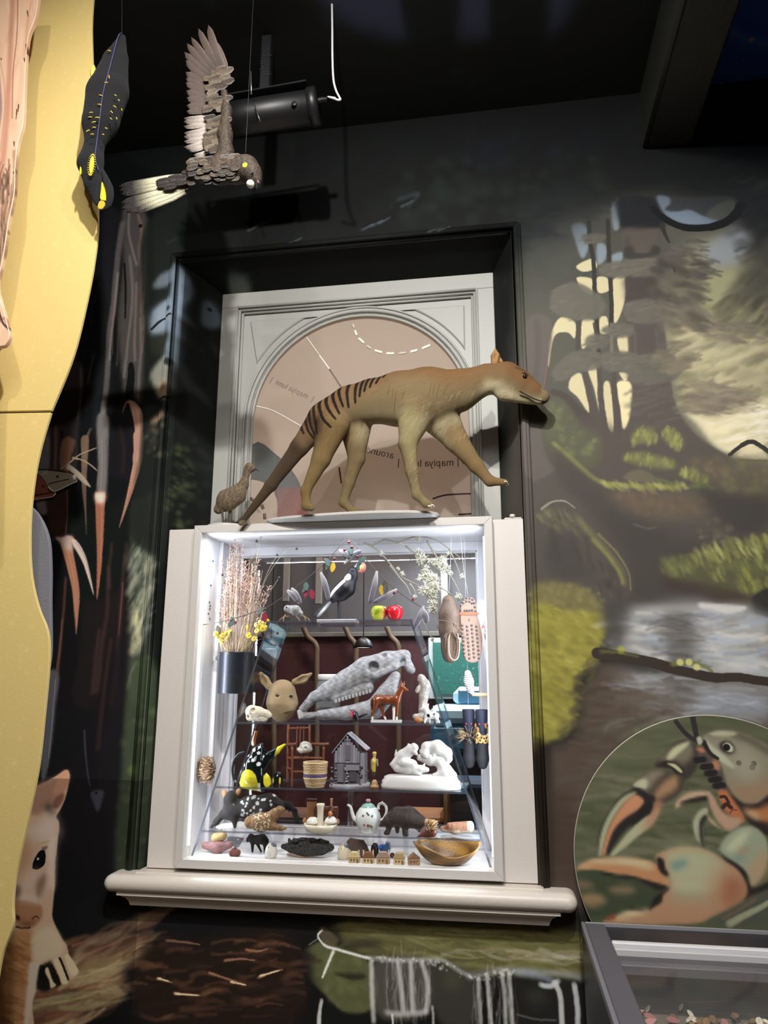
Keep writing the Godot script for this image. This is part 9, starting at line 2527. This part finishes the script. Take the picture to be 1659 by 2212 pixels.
func hung_things() -> void:
	# black wall pot and its dried bouquet
	var p := thing("wall_pot", "black metal wall pot hung on the showcase's left lining", "pot", Vector3(-.533, 1.5039, -.12))
	part(p, "pot", lathem([0.001, 0.0, 0.079, 0.0, 0.08, 0.003, 0.08, 0.18, 0.082, 0.184, 0.078, 0.184, 0.077, 0.17, 0.001, 0.17], 36), grainy("2b2d35", 0.35, 0.05, 12.0, {"metallic": 0.4}))
	part(p, "hook", span(Vector3(-0.1, 0.15, -0.01), Vector3(-0.07, 0.165, 0.01), 0.002), paint("3a3c42", 0.4))
	var rim := p.position + Vector3(0, 0.172, 0)
	rng.seed = 81
	var g := thing("dried_grasses", "tall bunch of dried pink and straw grasses standing in the black wall pot", "dried grasses", rim)
	var px := 0.00207
	for i in 150:
		var k := rng.randf_range(-1.0, 1.0)
		var a := Vector3(k * 0.06, -0.01, rng.randf_range(-0.05, 0.05))
		var top := Vector3(a.x * 1.15 + rng.randfn() * 0.02 + (0.03 if k > 0.2 else -0.01), rng.randf_range(0.24, 0.5 if i % 6 else 0.6) * (1.0 - absf(k + 0.2) * 0.25), a.z + rng.randfn() * 0.02)
		var m := a.lerp(top, 0.55) + Vector3(rng.randfn() * 0.006, 0, 0)
		var tone: String = ["cdb69c", "dcc8ae", "bd9f8c", "e8dac4", "cbada6"][i % 5]
		var st := part(g, "stem", tubem([a.x, a.y, a.z, m.x, m.y, m.z, top.x, top.y, top.z], [0.0011, 0.0009, 0.0005], 3, 3), paint(tone, 0.8))
		if i % 2 == 0:
			# seed head: short bristles round the tip
			var b := Build.new()
			var d := (top - m).normalized()
			for q in 34:
				var s := top - d * rng.randf_range(0.0, 0.14)
				var e := s + (d * 0.6 + Vector3(rng.randfn(), rng.randfn(), rng.randfn()) * 0.6) * 0.016
				b.tube([s, e], [0.0018, 0.0006], 3)
			var hd := part(st, "seed_head", b.mesh(true), paint(["c9a594", "bfa585", "94786a", "dabfae"][i % 4], 0.85))
			hd.set_meta("kind", "stuff")
	# black seed balls on wiry stems
	for q in [[-.454,1.698,-.08,-.455,1.997,-.08,-.428,2.222,-.08], [-.487,1.698,-.08,-.449,1.975,-.08,-.448,2.199,-.08], [-.465,1.698,-.08,-.415,1.974,-.08,-.314,2.141,-.08,-.254,2.158,-.08], [-.476,1.698,-.08,-.41,1.996,-.08,-.346,2.131,-.08], [-.542,1.698,-.08,-.566,1.89,-.08,-.586,2.108,-.08], [-.542,1.698,-.08,-.586,1.89,-.08,-.608,2.043,-.08], [-.492,1.803,-.08,-.402,1.92,-.08,-.333,2.024,-.08], [-.436,1.734,-.08,-.379,1.757,-.08,-.332,1.771,-.08]]:
		var n: int = q.size()
		var s := thing("seed_ball_stem", "dark round seed head on a fine wiry stem in the wall pot", "seed head", Vector3(q[0], q[1], q[2]), 0.0, "seed heads in the wall pot")
		var tip := Vector3(q[n - 3], q[n - 2], q[n - 1])
		part(s, "stem", tubem(q, [0.0009], 4), paint("8f8672", 0.8), -s.position)
		part(s, "seed_ball", ball(tip - s.position, Vector3.ONE * 0.0062, 9), paint("2c2c30", 0.7))
	# yellow everlastings
	var dz := lathem([0.001, 0.004, 0.006, 0.005, 0.011, 0.003, 0.0125, 0.0, 0.008, -0.004, 0.001, -0.005], 12)
	var ht := lathem([0.001, 0.0065, 0.004, 0.006, 0.005, 0.0045, 0.001, 0.004], 10)
	for i in 30:
		var right := i % 2
		var c: Vector3 = Vector3(-.599, 1.762, -.08) if right == 0 else Vector3(-.411, 1.803, -.08)
		var o := Vector3(rng.randfn() * 0.02, rng.randfn() * 0.026, rng.randfn() * 0.02 + 0.02)
		if right == 1:
			o += Vector3(-o.y * 0.0, 0, 0) + Vector3(o.y * 0.6, 0, 0)
		var f := thing("everlasting_flower", "yellow papery everlasting flower %s the dried bunch" % ["on the left of", "on the right of"][right], "flower", c + o, rng.randf() * 6.0, "everlastings %s the bunch" % ["left of", "right of"][right])
		part(f, "petals", dz, paint(["e6cf4a", "d9bc3a", "efe08a"][i % 3], 0.7), Vector3.ZERO, Vector3(70 + rng.randfn() * 20, 0, rng.randfn() * 20))
		part(f, "heart", ht, paint("b8922a", 0.8), Vector3.ZERO, f.get_child(0).rotation_degrees)
		part(f, "stalk", tubem([0, 0, 0, (rim.x - f.position.x) * 0.4, (rim.y - f.position.y) * 0.5, -0.01, (rim.x - f.position.x) * 0.85, rim.y - f.position.y, -0.02], [0.0007], 3), paint("b3a070", 0.8))
		f.get_child(2).rotation.y = -f.rotation.y
	# loose seeds pinned on the left lining
	for q in [Vector3(-.673, 2.112, -.06), Vector3(-.656, 1.996, -.06), Vector3(-.667, 1.9, -.06), Vector3(-.662, 1.886, -.06), Vector3(-.635, 1.863, -.06), Vector3(-.645, 1.916, -.06), Vector3(-.672, 1.841, -.06)]:
		var s := thing("pinned_seed", "tiny dried seed pinned to the bright left lining", "seed", Vector3(-0.6645, q.y, -0.08 + (q.x + 0.64) * 0.5), 0.0, "seeds on the left lining")
		part(s, "seed", ball(Vector3.ZERO, Vector3(0.003, 0.0045, 0.0045), 8), paint("5a544c", 0.8))
	# nest
	var n := thing("grass_nest", "woven dry-grass nest with a round entrance on the left lining", "nest", Vector3(-.6351, 1.1812, -.07))
	part(n, "nest_core", blob([-.0045,.0177,0,.0327,.0047,-.0132,0,.0336, .0047,-.0132,0,.0327,.0033,-.0309,0,.0233], 0.004, 0.01, null, [-.0112,.0229,.042,.014,-.0101,.0212,.0233,.0121]), paint("5a4532", 0.95))
	var nb := Build.new()
	for i in 240:
		var th := rng.randf() * TAU
		var y := rng.randf_range(-0.055, 0.055)
		var r := 0.039 * sqrt(maxf(0.05, 1.0 - pow(y / 0.064, 2))) + 0.001
		if sin(th) > 0.6 and absf(y - 0.022) < 0.013 and absf(cos(th) * r + 0.008) < 0.014:
			continue
		var sp := rng.randf_range(0.3, 0.8)
		var dy := rng.randf_range(-0.014, 0.014)
		nb.tube([Vector3(cos(th) * r, y, sin(th) * r), Vector3(cos(th + sp * 0.5) * (r + 0.004), y + dy * 0.6, sin(th + sp * 0.5) * (r + 0.004)), Vector3(cos(th + sp) * r, y + dy, sin(th + sp) * r)], [0.0011], 3)
	var ns := part(n, "grass_strands", nb.mesh(true), paint("7d6349", 0.9))
	ns.set_meta("kind", "stuff")
	part(n, "peg", span(Vector3(-0.06, -0.005, -0.005), Vector3(-0.03, 0.005, 0.005)), paint("c9c9cc", 0.4))
	# shoes
	var a := thing("leather_shoe", "old brown leather shoe hung toe up on a thread", "shoe", Vector3(.4439, 1.7993, -.1))
	part(a, "upper", blob([.0007,.1044,0,.0295,.0009,.049,0,.0443, .0009,.049,0,.0443,-.0003,-.0183,0,.0443, -.0003,-.0183,-.0062,.0431,.0007,-.0969,-.0123,.0369, .0007,-.0969,-.0123,.0369,.0013,-.127,-.0123,.0345], 0.0032, 0.012, mottle("4a3a30", "6f5a4c", 420.0), [.0129,-.0608,.0369,.0258,.0116,-.133,.0369,.0246]), tinted(0.6, 0.1, 24.0))
	bar(a, "welt", [.0168,-.0215,.0246,.0029,-.0426,.0271,-.0018,-.0969,.0271,.0054,-.139,.0246,.0233,-.151,.0222,.0401,-.1331,.0222,.0449,-.0792,.0234,.0379,-.0368,.0246], [0.0025], paint("c2a88a", 0.7))
	for q in [[-.0409,.02,.0369,-.0009,.0153,.0431,.0417,-.0004,.0369], [.0237,.0181,.0406,-.0015,-.0122,.0406,-.0207,-.0576,.0369], [.0296,.0058,.0406,.0166,-.0306,.0369,.0583,-.0792,.0369], [.0356,-.0004,.0406,.0652,-.0431,.0308,.0768,-.0673,.0308]]:
		bar(a, "lace", q, [0.0016], paint("7a6450", 0.8))
	bar(a, "thread", [.0012,.1323,0,.0096,.248,0,.0174,.3975,0], [0.0005], paint("d8d8da", 0.6), 4)
	var hob := thing("hobnailed_shoe", "tan shoe showing a sole studded with rows of hobnails", "shoe", Vector3(.5375, 1.7984, -.1))
	part(hob, "sole", platem(curve([-.0123,.1239,.0152,.1192,.0286,.0913,.0299,.0484,.0425,-.0004,.0499,-.0608,.0421,-.1266,.0244,-.1563,-.0129,-.1573,-.0335,-.1322,-.041,-.0602,-.0446,.0005,-.0445,.0616,-.0374,.1045], 4, true), -0.012, 0.0, 0.004), grainy("8f7668", 0.7, 0.15, 16.0))
	part(hob, "upper", blob([-.0069,.0918,-.0306,.0282,-.0055,.0244,-.0368,.0343, -.0055,.0244,-.0368,.0343,.0003,-.1085,-.0368,.0368], 0.004, 0.012), paint("6a5244", 0.7))
	part(hob, "heel_edge", platem(curve([-.0415,.0585,.0301,.0575,.0322,.0453,-.0417,.0462], 2, true), 0.0, 0.003, 0.001), paint("8f5a42", 0.7))
	var nail := lathem([0.005, 0.0, 0.0055, 0.001, 0.0035, 0.0036, 0.0005, 0.0044], 8)
	var steel := paint("4a4648", 0.35)
	var spots_ := [1150,655, 1158,630, 1172,612, 1192,604, 1214,606, 1234,616, 1246,640, 1250,670, 1170,640, 1190,628, 1212,630, 1230,642, 1148,690, 1254,700, 1178,694, 1196,694, 1214,694, 1232,692]
	for i in 9:
		for k in 4:
			spots_.append_array([1158.0 + k * 33.0 + i * 1.5, 800.0 + i * 28.0 + (k % 2) * 8.0])
	for i in range(0, spots_.size(), 2):
		part(hob, "hobnail", nail, steel, Vector3((spots_[i] - 1215) * 0.000613, (800 - spots_[i + 1]) * 0.000613, 0.0), Vector3(90, 0, 0))
	bar(hob, "thread", [-.0062,.1226,-.0061,-.0246,.2602,0,-.0334,.3972,0], [0.0005], paint("d8d8da", 0.6), 4)
	# keys on the right lining and a beaded trinket below
	var ky := thing("key_chain", "short dark chain hanging at the top of the right lining", "chain", Vector3(0.608, Vector3(.603, 2.165, -.04).y, -0.03))
	for i in 6:
		var b := Build.new()
		var pts := []
		for q in 13:
			var th := TAU * q / 12.0
			pts.append(Vector3(0, -i * 0.011 + cos(th) * 0.007, sin(th) * 0.005) if i % 2 else Vector3(sin(th) * 0.004, -i * 0.011 + cos(th) * 0.007, 0))
		b.tube(pts, [0.0012], 5)
		part(ky, "link", b.mesh(true), paint("2a2a2e", 0.4))
	part(ky, "hook", span(Vector3(-0.003, 0.004, -0.003), Vector3(0.006, 0.012, 0.003)), paint("2a2a2e", 0.4))
	var tr := thing("beaded_trinket", "cluster of pink and green glass beads on the right lining", "trinket", Vector3(0.598, Vector3(.596, 1.775, -.04).y, -0.04))
	for i in 14:
		part(tr, "bead", ball(Vector3(rng.randfn() * 0.004, 0.03 - i * 0.0055, rng.randfn() * 0.008), Vector3.ONE * 0.0065, 8), paint(["c98a90", "7fa58a", "d8d8dc", "b8404a"][i % 4], 0.15))
	# budgerigar on a peg
	var bd := thing("budgerigar", "small pale barred budgerigar perched on a wooden peg", "stuffed bird", Vector3(.5246, 1.5111, -.12))
	part(bd, "body", blob([-.0047,.0815,0,.0145,-.0016,.0488,0,.0222, -.0016,.0488,0,.0222,.0059,.0162,0,.0167, .0059,.0162,0,.0145,.0163,-.0107,0,.0044], 0.0025, 0.008, func(e: Vector3) -> Color: return lin("e8e8ea") if sin(e.y * 700.0 + e.x * 200.0) > -0.25 or e.y > Vector3(-.8178, .0735, 0).y else lin("5d6068")), tinted(0.6))
	part(bd, "beak", ball(Vector3(-.0119, .0826, .0111), Vector3(0.004, 0.004, 0.004)), paint("c9b26a", 0.4))
	bar(bd, "foot", [.0028,.0027,.0056,.0055,-.0027,.0056,.0109,-.0054,.0056], [0.002], paint("8a8078", 0.6))
	var pg := thing("wooden_peg", "pale wooden peg carrying the budgerigar", "peg", Vector3(.5767, 1.5026, -.12))
	bar(pg, "peg", [Vector3(-.0401, .0031, 0).x, 0.003, 0, 0, 0, 0, 0.617 - pg.position.x, -0.001, 0.0], [0.008, 0.008, 0.0085], paint("c9aa86", 0.6), 12)
	# two dark slippers trimmed with dried flowers
	for k in 2:
		var c: Vector3 = [Vector3(.518, 1.33, -.14), Vector3(.575, 1.33, -.14)][k] + Vector3(0, 0, 0.03 * k)
		var o := thing("velvet_slipper", ["dark navy velvet slipper trimmed with straw, hanging in the glass", "dark velvet slipper trimmed with brown everlasting flowers, by the right lining"][k], "slipper", c)
		part(o, "toe", blob([0, -0.03, 0, 0.024, 0, -0.09, 0, 0.026, 0, -0.09, 0, 0.026, 0, -0.112, 0, 0.02], 0.003, 0.008), paint("16171c", 0.8))
		part(o, "collar", lathem([0.02, 0.02, 0.024, 0.06, 0.027, 0.11, 0.025, 0.112, 0.021, 0.06, 0.017, 0.02], 22), paint("121a30", 0.7))
		part(o, "inner", lathem([0.001, -0.02, 0.02, -0.02, 0.018, 0.03, 0.001, 0.03], 16), paint("1a1c28", 0.8))
		for i in 2:
			part(o, "red_mark", ball(Vector3(-0.01 + i * 0.022, 0.052, 0.022), Vector3(0.004, 0.003, 0.002), 6), paint("b8324a", 0.5))
		if k == 0:
			var b := Build.new()
			for i in 170:
				var th := rng.randf() * TAU
				var s := Vector3(cos(th) * 0.022, rng.randf_range(-0.012, 0.02), sin(th) * 0.022)
				b.tube([s, s + Vector3(cos(th) * 0.03 + rng.randfn() * 0.008, rng.randfn() * 0.014, sin(th) * 0.024)], [0.0012, 0.0004], 3)
			var tm := part(o, "straw_trim", b.mesh(true), paint("a8906c", 0.9))
			tm.set_meta("kind", "stuff")
		else:
			for i in 26:
				var th := i * 2.4
				var fl := part(o, "trim_flower", dz, paint(["b08a52", "8a6438", "c9a468"][i % 3], 0.8), Vector3(cos(th) * 0.026, rng.randf_range(-0.028, 0.05), sin(th) * 0.022), Vector3(90, rad_to_deg(-th) + 90, 0))
				part(fl, "flower_heart", ht, paint("3f2c1c", 0.9))
		bar(o, "thread", [0, 0.11, 0, 0, 0.2, 0, 0, 2.216 - c.y, 0], [0.0005], paint("d8d8da", 0.6), 4)
